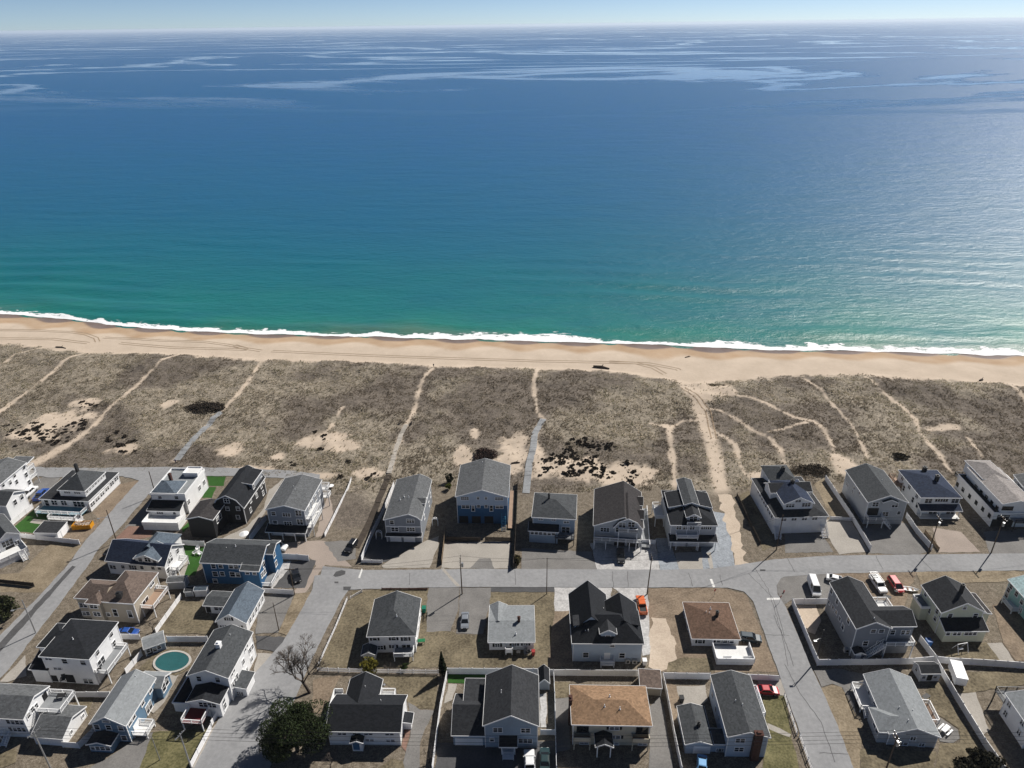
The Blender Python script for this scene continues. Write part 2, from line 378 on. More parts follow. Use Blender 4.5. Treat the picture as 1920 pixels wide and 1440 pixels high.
        vol['roof'] = ro; vol['zp'] = zp
        if first: s.roof = ro
        return vol
    # ---- things on the walls
    def onface(s, face, xy, vi=0):
        X_, Y_ = pix(s.crop, *xy); d = ray(X_, Y_); c, n = math.cos(s.th), math.sin(s.th); V = s.vols[vi]
        ox, oy = s.loc(CAM_P); dx, dy = c*d[0]+n*d[1], -n*d[0]+c*d[1]
        if face == 'F': t = (V['v0']-oy)/dy; return ox+dx*t-V['u0'], CAM_H+d[2]*t
        if face == 'R': t = (V['u0']+V['w']-ox)/dx; return oy+dy*t-V['v0'], CAM_H+d[2]*t
        if face == 'L': t = (V['u0']-ox)/dx; return oy+dy*t-V['v0'], CAM_H+d[2]*t
    def place(s, face, a, z, me, name, vi=0, off=0.0, parent=None):
        V = s.vols[vi]
        if face == 'F': l, r = (V['u0']+a, V['v0']-off, z), 0
        elif face == 'R': l, r = (V['u0']+V['w']+off, V['v0']+a, z), math.pi/2
        elif face == 'L': l, r = (V['u0']-off, V['v0']+a, z), -math.pi/2
        elif face == 'K': l, r = (V['u0']+a, V['v0']+V['d']+off, z), math.pi
        return link(name, me, s.root, l, r)
    def _clampa(s, face, a, z, w, h, vi):
        V = s.vols[vi]; L = V['w'] if face in 'FK' else V['d']
        a = min(max(a, w/2+0.25), max(L-w/2-0.25, L/2));         fr = face in 'FK'; endf = fr == (V['axis'] == 'gv')                       # is this face a gable end of its block?
        if V['shape'] == 'flat': top = V['ze']-0.3
        elif endf and not (V['shape'] == 'gable' and V['hip'][0 if face in 'FL' else 1]): top = min(V['zp'](a-w/2), V['zp'](a+w/2))-0.4
        else: top = V['zp'](0.0 if face in 'FL' else V['cw'])-0.42 if V['shape'] != 'gable' or not (V['hip'][0] or V['hip'][1]) else V['ze']-0.32
        z = max(min(z, top-h/2), h/2+0.2)
        return a, z
    def win(s, face, pts, w=1.0, h=1.3, style='1', vi=0, shut=False, fm=None):
        for xy in pts:
            a, z = s.onface(face, xy, vi); a, z = s._clampa(face, a, z, w, h, vi)
            fme, pme, pm2 = window_meshes(w, h, style, fm or s.trim)
            o = s.place(face, a, z, fme, 'window', vi); link('pane', pm2 if random.random() < 0.28 else pme, o)
            if shut:
                for sg in (-1, 1): s.place(face, a+sg*(w/2+0.35), z, slab_mesh('shutter', 0.42, h+0.1, SHUT), 'shutter', vi, 0.0)
        return s
    def row(s, face, p0, p1, n, w=1.0, h=1.3, style='1', vi=0, shut=False, fm=None):
        return s.win(face, [(p0[0]+(p1[0]-p0[0])*i/max(n-1, 1), p0[1]+(p1[1]-p0[1])*i/max(n-1, 1)) for i in range(n)], w, h, style, vi, shut, fm)
    def door(s, face, xy, w=0.95, h=2.1, kind='door', m=None, vi=0, z=None):
        a, zz = s.onface(face, xy, vi); a, zz = s._clampa(face, a, zz, w, h, vi)
        if kind == 'garage_door': zz = h/2+0.05
        if z is not None: zz = z+h/2
        s.place(face, a, zz, slab_mesh(kind, w, h, m or TRIM), kind, vi); return s
    # ---- things on the roof, decks
    def chimney(s, u, v, w=0.8, d=0.8, top=None, m=None, h=1.2, z0=None):
        z1 = top if top else s.ze+s.rise+h*0.6
        b = MB(); b.box(u-w/2, u+w/2, v-d/2, v+d/2, (z0 if z0 is not None else s.ze-0.5), z1).box(u-w/2-0.08, u+w/2+0.08, v-d/2-0.08, v+d/2+0.08, z1, z1+0.14).box(u-w*0.25, u+w*0.25, v-d*0.25, v+d*0.25, z1+0.14, z1+0.4)
        b.build('chimney', m or BRICK, s.roof if z0 is None else s.root); return s
    def pipes(s, fr, vi=0):
        V = s.vols[vi]
        for fu, fv in fr:
            u, v = V['u0']+fu*V['w'], V['v0']+fv*V['d']
            z = V['ze']+V['rise']*(1-abs(fu-0.5)*2)*0.9
            b = MB(); b.tube([(u, v, z-0.3), (u, v, z+0.55)], 0.07, 6); b.tube([(u, v, z-0.1), (u, v, z+0.12)], [0.22, 0.1], 6)
            b.build('vent_pipe', TRIM, V['roof'])
        return s
    def deck(s, pts, z, m=None, railm=None, name='deck', solid=False, wall=False, rail=True, h=1.0, out='FLRK'):
        """platform whose corners were marked at floor height z; rails along the named sides"""
        L = [s.loc(W(s.crop, x, y, z)) for x, y in pts]
        u0, u1 = min(q[0] for q in L), max(q[0] for q in L); v0, v1 = min(q[1] for q in L), max(q[1] for q in L)
        return s.deck_local(u0, u1, v0, v1, z, m, railm, name, solid, wall, rail, h, out)
    def deck_local(s, u0, u1, v0, v1, z, m=None, railm=None, name='deck', solid=False, wall=False, rail=True, h=1.0, out='FLRK'):
        railm = railm or TRIM; b = MB(); b.box(u0, u1, v0, v1, z-0.18, z); fl = b.build(name, m or DECKW, s.root)
        if wall: wb = MB(); wb.box(u0+0.05, u1-0.05, v0+0.05, v1-0.05, 0, z-0.18); wb.build('deck_base', s.wall, fl)
        elif z > 0.6:
            n = max(2, int((u1-u0)/3)+1)
            for i in range(n):
                u = u0+0.1+(u1-u0-0.2)*i/(n-1)
                for v in ((v0+0.1, v1-0.1) if v1-v0 > 2.5 else (v0+0.1,)):
                    pb = MB(); pb.box(u-0.09, u+0.09, v-0.09, v+0.09, 0, z-0.18); pb.build('post', railm, fl)
        if rail:
            E_ = {'F': ((u0, v0), (u1, v0)), 'K': ((u0, v1), (u1, v1)), 'L': ((u0, v0), (u0, v1)), 'R': ((u1, v0), (u1, v1))}
            for k in out:
                (x0, y0), (x1, y1) = E_[k]; rb = MB(); Ln = math.hypot(x1-x0, y1-y0)
                if Ln < 0.5: continue
                if solid: rb.bar((x0, y0, z+h/2), (x1, y1, z+h/2), 0.09, h-0.02)
                rb.bar((x0, y0, z+h), (x1, y1, z+h), 0.14, 0.09); rb.bar((x0, y0, z+0.12), (x1, y1, z+0.12), 0.07, 0.07)
                n = max(2, int(Ln/1.8)+1)
                for i in range(n):
                    t = i/(n-1); x, y = x0+(x1-x0)*t, y0+(y1-y0)*t; rb.box(x-0.07, x+0.07, y-0.07, y+0.07, z-0.1, z+h+0.1)
                if not solid:
                    n = int(Ln/0.22)
                    for i in range(1, n): t = i/n; x, y = x0+(x1-x0)*t, y0+(y1-y0)*t; rb.box(x-0.025, x+0.025, y-0.025, y+0.025, z+0.12, z+h)
                rb.build('railing', railm, fl)
        return fl
    def stairs(s, u, v, z, du, dv, n=8, w=1.2, m=None):
        """straight flight going down from (u, v, z) along (du, dv)"""
        run = 0.28; b = MB(); L = math.hypot(du, dv); du, dv = du/L, dv/L; nx, ny = -dv*w/2, du*w/2
        for i in range(n):
            t = i*run; zz = z*(1-(i+1)/(n+1)); cx, cy = u+du*t, v+dv*t
            b.bar((cx-nx, cy-ny, zz), (cx+nx, cy+ny, zz), 0.3, 0.06)
        e = n*run
        for k in (-1, 1):
            b.bar((u+k*nx, v+k*ny, z-0.12), (u+k*nx+du*e, v+k*ny+dv*e, 0.05), 0.06, 0.24); b.bar((u+k*nx, v+k*ny, z+0.9), (u+k*nx+du*e, v+k*ny+dv*e, 0.95), 0.07, 0.08)
            for i in range(0, n+1, 2): t = i*run; zz = z*(1-i/n); b.box(u+k*nx+du*t-0.03, u+k*nx+du*t+0.03, v+k*ny+dv*t-0.03, v+k*ny+dv*t+0.03, zz, zz+0.92)
        b.build('stairs', m or TRIM, s.root); return s
    def post(s, u, v, z0, z1, r=0.09, m=None, name='porch_post'):
        b = MB(); b.box(u-r, u+r, v-r, v+r, z0, z1); b.build(name, m or s.trim, s.root); return s
    def band(s, face, z, h=0.25, vi=0):
        V = s.vols[vi]; b = MB()
        if face == 'F': b.box(V['u0'], V['u0']+V['w'], V['v0']-0.05, V['v0'], z, z+h)
        if face == 'R': b.box(V['u0']+V['w'], V['u0']+V['w']+0.05, V['v0'], V['v0']+V['d'], z, z+h)
        if face == 'L': b.box(V['u0']-0.05, V['u0'], V['v0'], V['v0']+V['d'], z, z+h)
        b.build('trim_band', s.trim, s.root); return s
    def cladding(s, face, z0, z1, m, vi=0, t=0.02):
        """lower storey clad in another colour"""
        V = s.vols[vi]; b = MB()
        if face == 'F': b.box(V['u0']-t, V['u0']+V['w']+t, V['v0']-t, V['v0'], z0, z1)
        if face == 'R': b.box(V['u0']+V['w'], V['u0']+V['w']+t, V['v0'], V['v0']+V['d'], z0, z1)
        if face == 'L': b.box(V['u0']-t, V['u0'], V['v0'], V['v0']+V['d'], z0, z1)
        b.build('cladding', m, s.root); return s
# ------------------------------------------------------------------ ground sheet: village flat, dunes, beach, sea bed
SEA_Z = -2.2
def line_xy(pts, z, crop='P'):
    a = np.array([W(crop, x, y, z)[:2] for x, y in pts]); a = a[np.argsort(a[:, 0])]
    def f(x):
        x = np.asarray(x, float); r = np.interp(x, a[:, 0], a[:, 1])
        s0 = (a[3, 1]-a[0, 1])/(a[3, 0]-a[0, 0]); s1 = (a[-1, 1]-a[-4, 1])/(a[-1, 0]-a[-4, 0])
        sm = (a[-1, 1]-a[0, 1])/(a[-1, 0]-a[0, 0])
        return np.where(x < a[0, 0], a[0, 1]+(x-a[0, 0])*sm, np.where(x > a[-1, 0], a[-1, 1]+(x-a[-1, 0])*sm, r))
    return f
SHORE = line_xy([(0, 588), (150, 600), (200, 609), (350, 620), (500, 627), (650, 630), (800, 634), (950, 638), (1100, 643), (1200, 645), (1300, 650), (1400, 655), (1500, 657), (1600, 658), (1700, 660), (1800, 664), (1920, 667)], SEA_Z)
TOE = line_xy([(0, 647), (110, 655), (180, 664), (330, 667), (500, 677), (640, 679), (810, 689), (1000, 694), (1130, 698), (1220, 708), (1290, 722), (1400, 713), (1500, 704), (1640, 706), (1760, 714), (1880, 722), (1920, 726)], 0)
BACK = line_xy([(0, 878), (330, 880), (560, 890), (612, 905), (625, 1000), (690, 1003), (735, 930), (850, 905), (960, 930), (1100, 922), (1240, 915), (1330, 930), (1400, 912), (1560, 905), (1700, 897), (1920, 897)], 0)
def seg_dist(px, py, pts):
    """distance from points to a polyline"""
    d = np.full(px.shape, 1e9)
    for (x0, y0), (x1, y1) in zip(pts[:-1], pts[1:]):
        dx, dy = x1-x0, y1-y0; L = dx*dx+dy*dy+1e-9; t = np.clip(((px-x0)*dx+(py-y0)*dy)/L, 0, 1)
        d = np.minimum(d, np.hypot(px-x0-t*dx, py-y0-t*dy))
    return d
_PATHS = [('D1', [(-60, 570), (0, 530), (130, 440), (260, 385), (350, 360)], 0.7), ('D1', [(-60, 900), (0, 850), (100, 775), (250, 680), (400, 560), (480, 490), (600, 435), (740, 370)], 1.0),
    ('D1', [(250, 1240), (340, 1190), (480, 1110)], 4.0), ('D1', [(480, 1110), (560, 1060), (640, 1000)], 2.8), ('D1', [(640, 1000), (760, 900), (820, 820), (960, 720), (1100, 590), (1220, 490), (1330, 430), (1420, 385)], 1.1),
    ('D1', [(1320, 1210), (1400, 1130), (1520, 1000), (1660, 850)], 1.3), ('D1', [(1660, 850), (1780, 740), (1860, 640), (1920, 550), (1970, 480), (2020, 440)], 1.2),
    ('D2', [(1165, 1310), (1200, 1180), (1250, 1020), (1290, 950)], 0.9), ('D2', [(1290, 950), (1340, 850), (1370, 740), (1410, 620), (1490, 530)], 1.0), ('D2', [(690, 1010), (730, 960), (760, 890), (815, 820)], 0.5),
    ('D3', [(430, 1440), (450, 1250), (480, 1130), (490, 1020), (555, 905)], 1.3), ('D3', [(555, 905), (510, 850), (490, 740), (485, 640), (510, 540)], 0.8),
    ('D3', [(1960, 1600), (1900, 1440), (1850, 1250), (1800, 1050), (1760, 920), (1720, 800), (1660, 700), (1600, 640)], 4.4), ('D3', [(1760, 760), (1740, 690), (1660, 640)], 6.5),
    ('D3', [(1720, 915), (1600, 915), (1520, 960), (1490, 1020)], 1.3), ('D3', [(1350, 940), (1480, 970)], 1.0), ('D3', [(1490, 1020), (1520, 1170), (1550, 1420)], 1.5),
    ('D4', [(100, 520), (200, 555), (330, 630), (440, 690), (500, 760), (530, 840)], 0.8), ('D4', [(110, 640), (180, 690), (240, 740), (270, 830), (300, 900)], 1.0),
    ('D4', [(180, 455), (310, 460), (420, 490), (560, 570), (700, 605), (760, 640), (800, 720), (830, 790)], 1.0), ('D4', [(830, 790), (860, 880)], 3.5), ('D4', [(430, 660), (650, 610)], 0.35),
    ('D4', [(640, 345), (740, 410), (820, 510), (900, 590), (960, 690), (1000, 760), (1020, 830)], 0.75), ('D4', [(1000, 345), (1100, 430), (1240, 525), (1290, 570), (1310, 650), (1380, 740), (1450, 820), (1490, 880)], 0.9),
    ('D4', [(1340, 625), (1500, 625), (1590, 690), (1680, 800)], 0.7), ('D4', [(1850, 390), (1920, 470), (2000, 560)], 1.6), ('D4', [(60, 440), (150, 430), (220, 440)], 3.0)]
PATHS = [([tuple(W(c, x, y)[:2]) for x, y in pts], w) for c, pts, w in _PATHS]
_BLOW = [(609, 827, 46, 15), (640, 838, 40, 12), (430, 846, 26, 12), (962, 838, 30, 26), (955, 870, 32, 22), (868, 858, 18, 22), (1080, 880, 80, 24), (1170, 890, 60, 22), (1010, 860, 16, 20), (316, 761, 16, 8), (118, 790, 52, 22), (160, 757, 30, 9), (70, 815, 45, 14), (1578, 868, 22, 22), (230, 842, 28, 9), (1320, 735, 46, 18), (600, 893, 50, 7), (690, 890, 30, 12), (470, 880, 60, 6), (1425, 893, 30, 10), (1770, 805, 40, 6), (520, 856, 14, 8), (890, 815, 10, 12), (1250, 800, 12, 6)]
BLOW = []
for X_, Y_, rx, ry in _BLOW:
    c = G(X_, Y_); e = G(X_+rx, Y_); n = G(X_, Y_-ry); BLOW.append((c[0], c[1], abs(e[0]-c[0]), abs(n[1]-c[1])))
def vnoise(x, y, sc, seed=0):
    """smooth value noise on arrays"""
    rs = np.random.default_rng(seed); T = rs.random((256, 256)); x = np.asarray(x)/sc+1000.3; y = np.asarray(y)/sc+1000.7
    xi, yi = np.floor(x).astype(int), np.floor(y).astype(int); fx, fy = x-xi, y-yi; fx = fx*fx*(3-2*fx); fy = fy*fy*(3-2*fy)
    g = lambda a, b: T[a % 256, b % 256]
    return (g(xi, yi)*(1-fx)+g(xi+1, yi)*fx)*(1-fy)+(g(xi, yi+1)*(1-fx)+g(xi+1, yi+1)*fx)*fy
def fbm(x, y, sc, seed=0, n=4):
    r = 0; a = 1; t = 0
    for i in range(n): r = r+a*vnoise(x, y, sc/2**i, seed+i); t += a; a *= 0.5
    return r/t
def sstep(a, b, x): t = np.clip((x-a)/(b-a), 0, 1); return t*t*(3-2*t)
def cover(x, y):
    """0 = grassed dune, 1 = bare sand (paths, blowouts, beach)"""
    x = np.asarray(x, float); y = np.asarray(y, float); toe = TOE(x)
    jit = (fbm(x, y, 5, 40)-0.5)+0.55*(fbm(x, y, 1.4, 47, 3)-0.5)
    s = sstep(-2.5, 1.0, y-toe+jit*7)
    for pts, w in PATHS:
        d = seg_dist(x, y, pts); s = np.maximum(s, 1-sstep(w*0.3, w*0.72+0.28, d+jit*1.5))
    for cx, cy, rx, ry in BLOW:
        q = np.hypot((x-cx)/rx, (y-cy)/ry); s = np.maximum(s, 1-sstep(0.72, 1.15, q+jit*1.1))
    return s
def elev(x, y):
    x = np.asarray(x, float); y = np.asarray(y, float); toe, back, sh = TOE(x), BACK(x), SHORE(x)
    ind = sstep(0, 16, y-back)*(1-sstep(-3, 5, y-toe))
    z = ind*(0.25+1.7*(fbm(x, y, 17, 3)-0.4)+1.1*(fbm(x, y, 8, 14, 2)-0.5)+0.8*(fbm(x, y, 3.2, 9, 3)-0.5)+0.9*np.exp(-((y-toe+9)/7)**2))
    t = np.clip((y-toe)/(sh-toe), 0, 3); w = sstep(0, 4, y-toe)
    cusp = 0.28*np.sin(x*0.23+2.2*fbm(x, y*0+3, 60, 5))*np.exp(-((t-0.72)/0.2)**2)
    beach = -0.05-0.55*t-1.6*sstep(0.45, 1.0, t)+cusp+0.12*(fbm(x, y, 6, 21)-0.5)
    z = np.where(y > toe, z*(1-w)+beach*w, z)
    return np.where(y > sh, np.maximum(SEA_Z-(y-sh)*0.07+cusp*0.2, -8.0), z)
_xs = np.concatenate([[-6000, -3000, -1600, -900, -600, -450], np.arange(-340, 340.1, 0.85), [450, 600, 900, 1600, 3000, 6000]])
_ys = np.concatenate([[-4000, -1500, -500, -150, 0, 60, 110], np.arange(148, 372, 0.85), [400, 480, 700]])
def grid_mesh(name, xs, ys, zf):
    X, Y = np.meshgrid(xs, ys); nx, ny = len(xs), len(ys); Z = zf(X, Y)
    co = np.stack([X, Y, Z], -1).reshape(-1, 3).astype(np.float32)
    i = (np.arange(ny-1)[:, None]*nx+np.arange(nx-1)[None, :]).ravel()
    q = np.stack([i, i+1, i+1+nx, i+nx], 1).astype(np.int32)
    me = bpy.data.meshes.new(name); me.vertices.add(len(co)); me.vertices.foreach_set('co', co.ravel())
    me.loops.add(q.size); me.loops.foreach_set('vertex_index', q.ravel()); me.polygons.add(len(q)); me.polygons.foreach_set('loop_start', np.arange(0, q.size, 4, dtype=np.int32)); me.polygons.foreach_set('use_smooth', np.ones(len(q), bool))
    me.update(calc_edges=True); return me, X, Y, Z
gme, GX, GY, GZ = grid_mesh('ground', _xs, _ys, elev)
_cov = cover(GX, GY)
_vill = 1-sstep(-1.0, 3.0, GY-BACK(GX)+5*(fbm(GX, GY, 9, 61)-0.5))
_t = (GY-TOE(GX))/(SHORE(GX)-TOE(GX)); _cu = 0.10*np.sin(GX*0.23+2.2*fbm(GX, GY*0+3, 60, 5))+0.14*(fbm(GX, GY, 22, 77)-0.5)
_wet = sstep(0.86, 0.93, _t+_cu*0.8); _damp = sstep(0.56, 0.7, _t+_cu)
_patch = fbm(GX, GY, 22, 88)
ca = gme.color_attributes.new('cover', 'FLOAT_COLOR', 'POINT'); ca.data.foreach_set('color', np.stack([_cov, _wet, _vill, _damp], -1).astype(np.float32).ravel())
cb = gme.color_attributes.new('tone', 'FLOAT_COLOR', 'POINT'); cb.data.foreach_set('color', np.stack([_patch, _patch, _patch, _patch*0+1], -1).astype(np.float32).ravel())
def ground_mat():
    m, nt, b = _nodes('ground_sand_and_thatch'); p = pos_n(nt)
    at = nd(nt, 'ShaderNodeAttribute', attribute_name='cover'); sp = nd(nt, 'ShaderNodeSeparateColor'); nt.links.new(at.outputs['Color'], sp.inputs[0])
    to = nd(nt, 'ShaderNodeAttribute', attribute_name='tone')
    n1 = noise_n(nt, p, 0.9, 6, 0.7); n2 = noise_n(nt, p, 0.12, 5); n3 = noise_n(nt, p, 3.5, 4)
    nf = math_n(nt, 'ADD', math_n(nt, 'MULTIPLY', n1, 0.5), math_n(nt, 'MULTIPLY', n3, 0.5))
    sand = ramp_n(nt, math_n(nt, 'ADD', math_n(nt, 'MULTIPLY', n2, 0.6), math_n(nt, 'MULTIPLY', n1, 0.4)), [(0.3, (0.42, 0.345, 0.268)), (0.7, (0.54, 0.45, 0.36))])
    damp = ramp_n(nt, n2, [(0.3, (0.35, 0.24, 0.15)), (0.7, (0.42, 0.315, 0.22))])
    wet = ramp_n(nt, n2, [(0.3, (0.15, 0.11, 0.09)), (0.7, (0.20, 0.15, 0.125))])
    thA = ramp_n(nt, nf, [(0.38, (0.10, 0.087, 0.067)), (0.5, (0.215, 0.186, 0.145)), (0.62, (0.40, 0.345, 0.275))])
    thB = ramp_n(nt, nf, [(0.38, (0.07, 0.058, 0.048)), (0.5, (0.13, 0.11, 0.09)), (0.62, (0.225, 0.19, 0.157))])
    th = mix_n(nt, ramp_n(nt, to.outputs['Fac'], [(0.42, (0, 0, 0)), (0.58, (1, 1, 1))]), thA, thB)
    soil = ramp_n(nt, nf, [(0.38, (0.075, 0.062, 0.046)), (0.5, (0.15, 0.125, 0.095)), (0.62, (0.25, 0.215, 0.17))])
    c = mix_n(nt, sp.outputs[0], th, sand)
    c = mix_n(nt, at.outputs['Alpha'], c, damp); c = mix_n(nt, sp.outputs[1], c, wet); c = mix_n(nt, sp.outputs[2], c, soil)
    nt.links.new(c, b.inputs['Base Color'])
    rr = nd(nt, 'ShaderNodeMapRange'); nt.links.new(sp.outputs[1], rr.inputs[0]); rr.inputs[3].default_value = 0.95; rr.inputs[4].default_value = 0.35; nt.links.new(rr.outputs[0], b.inputs['Roughness'])
    b.inputs['Specular IOR Level'].default_value = 0.2
    bump_n(nt, b, nf, 0.7, 0.12)
    return m
gme.materials.append(ground_mat())
ground = link('ground', gme); tag(ground, kind='structure')

# ------------------------------------------------------------------ paving, lawns, gravel: thin sheets on the flat ground
from mathutils.geometry import tessellate_polygon
gmat = lambda n, c, *a_, c2=None, **k: mat(n, mul(c, 0.9), *a_, c2=mul(c2, 0.9) if c2 else None, **k)
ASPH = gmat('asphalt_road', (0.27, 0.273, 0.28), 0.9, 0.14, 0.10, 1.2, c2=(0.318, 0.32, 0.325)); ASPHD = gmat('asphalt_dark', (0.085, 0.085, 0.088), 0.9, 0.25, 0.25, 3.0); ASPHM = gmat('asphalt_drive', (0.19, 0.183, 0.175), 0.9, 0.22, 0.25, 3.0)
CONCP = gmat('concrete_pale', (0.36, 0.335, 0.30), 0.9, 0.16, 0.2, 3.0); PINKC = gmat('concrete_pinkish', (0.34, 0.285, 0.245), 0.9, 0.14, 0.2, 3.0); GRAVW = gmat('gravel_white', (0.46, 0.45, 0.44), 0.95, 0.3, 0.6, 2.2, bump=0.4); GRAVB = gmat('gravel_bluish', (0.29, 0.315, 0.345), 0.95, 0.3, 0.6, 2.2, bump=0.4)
LAWN = gmat('lawn_dormant', (0.12, 0.097, 0.062), 0.95, 0.45, 0.18, 2.0, c2=(0.25, 0.21, 0.14), bump=0.5); LAWNT = gmat('lawn_tan', (0.20, 0.158, 0.105), 0.95, 0.3, 0.25, 2.4, c2=(0.33, 0.27, 0.19), bump=0.4); LAWNG = gmat('lawn_greenish', (0.10, 0.098, 0.040), 0.95, 0.35, 0.3, 2.4, c2=(0.20, 0.18, 0.09), bump=0.5)
DIRT = gmat('bare_dirt', (0.19, 0.145, 0.105), 0.95, 0.25, 0.3, 2.4, c2=(0.30, 0.235, 0.17), bump=0.3); TURF = gmat('turf_green', (0.026, 0.088, 0.012), 0.9, 0.2, 0.5, 3); SANDP = gmat('loose_sand', (0.49, 0.40, 0.315), 0.95, 0.1, 0.3, 2.4, c2=(0.58, 0.485, 0.385)); BRICKP = gmat('brick_paving', (0.22, 0.135, 0.105), 0.9, 0.25, 0.4, 3)
_pz = [0.006]
def patch(name, crop, pts, m, jit=0.18, kind='structure'):
    P = [W(crop, x, y) for x, y in pts]; R = []
    for i, p in enumerate(P):
        q = P[(i+1) % len(P)]; L = np.linalg.norm(q-p); n = max(1, int(L/1.3))
        for k in range(n):
            t = k/n; R.append((p+(q-p)*t)+np.array([random.uniform(-jit, jit), random.uniform(-jit, jit), 0])*(1 if k else 0.3))
    z = _pz[0]; _pz[0] += 0.0012
    vs = [Vector((r[0], r[1], z)) for r in R]; tri = tessellate_polygon([vs])
    mb = MB(); mb.add(vs, [tuple(t) for t in tri]); o = mb.build(name, m)
    me = o.data; bm = bmesh.new(); bm.from_mesh(me)
    for f in bm.faces:
        if f.normal.z < 0: f.normal_flip()
    bm.to_mesh(me); bm.free()
    return tag(o, kind=kind)
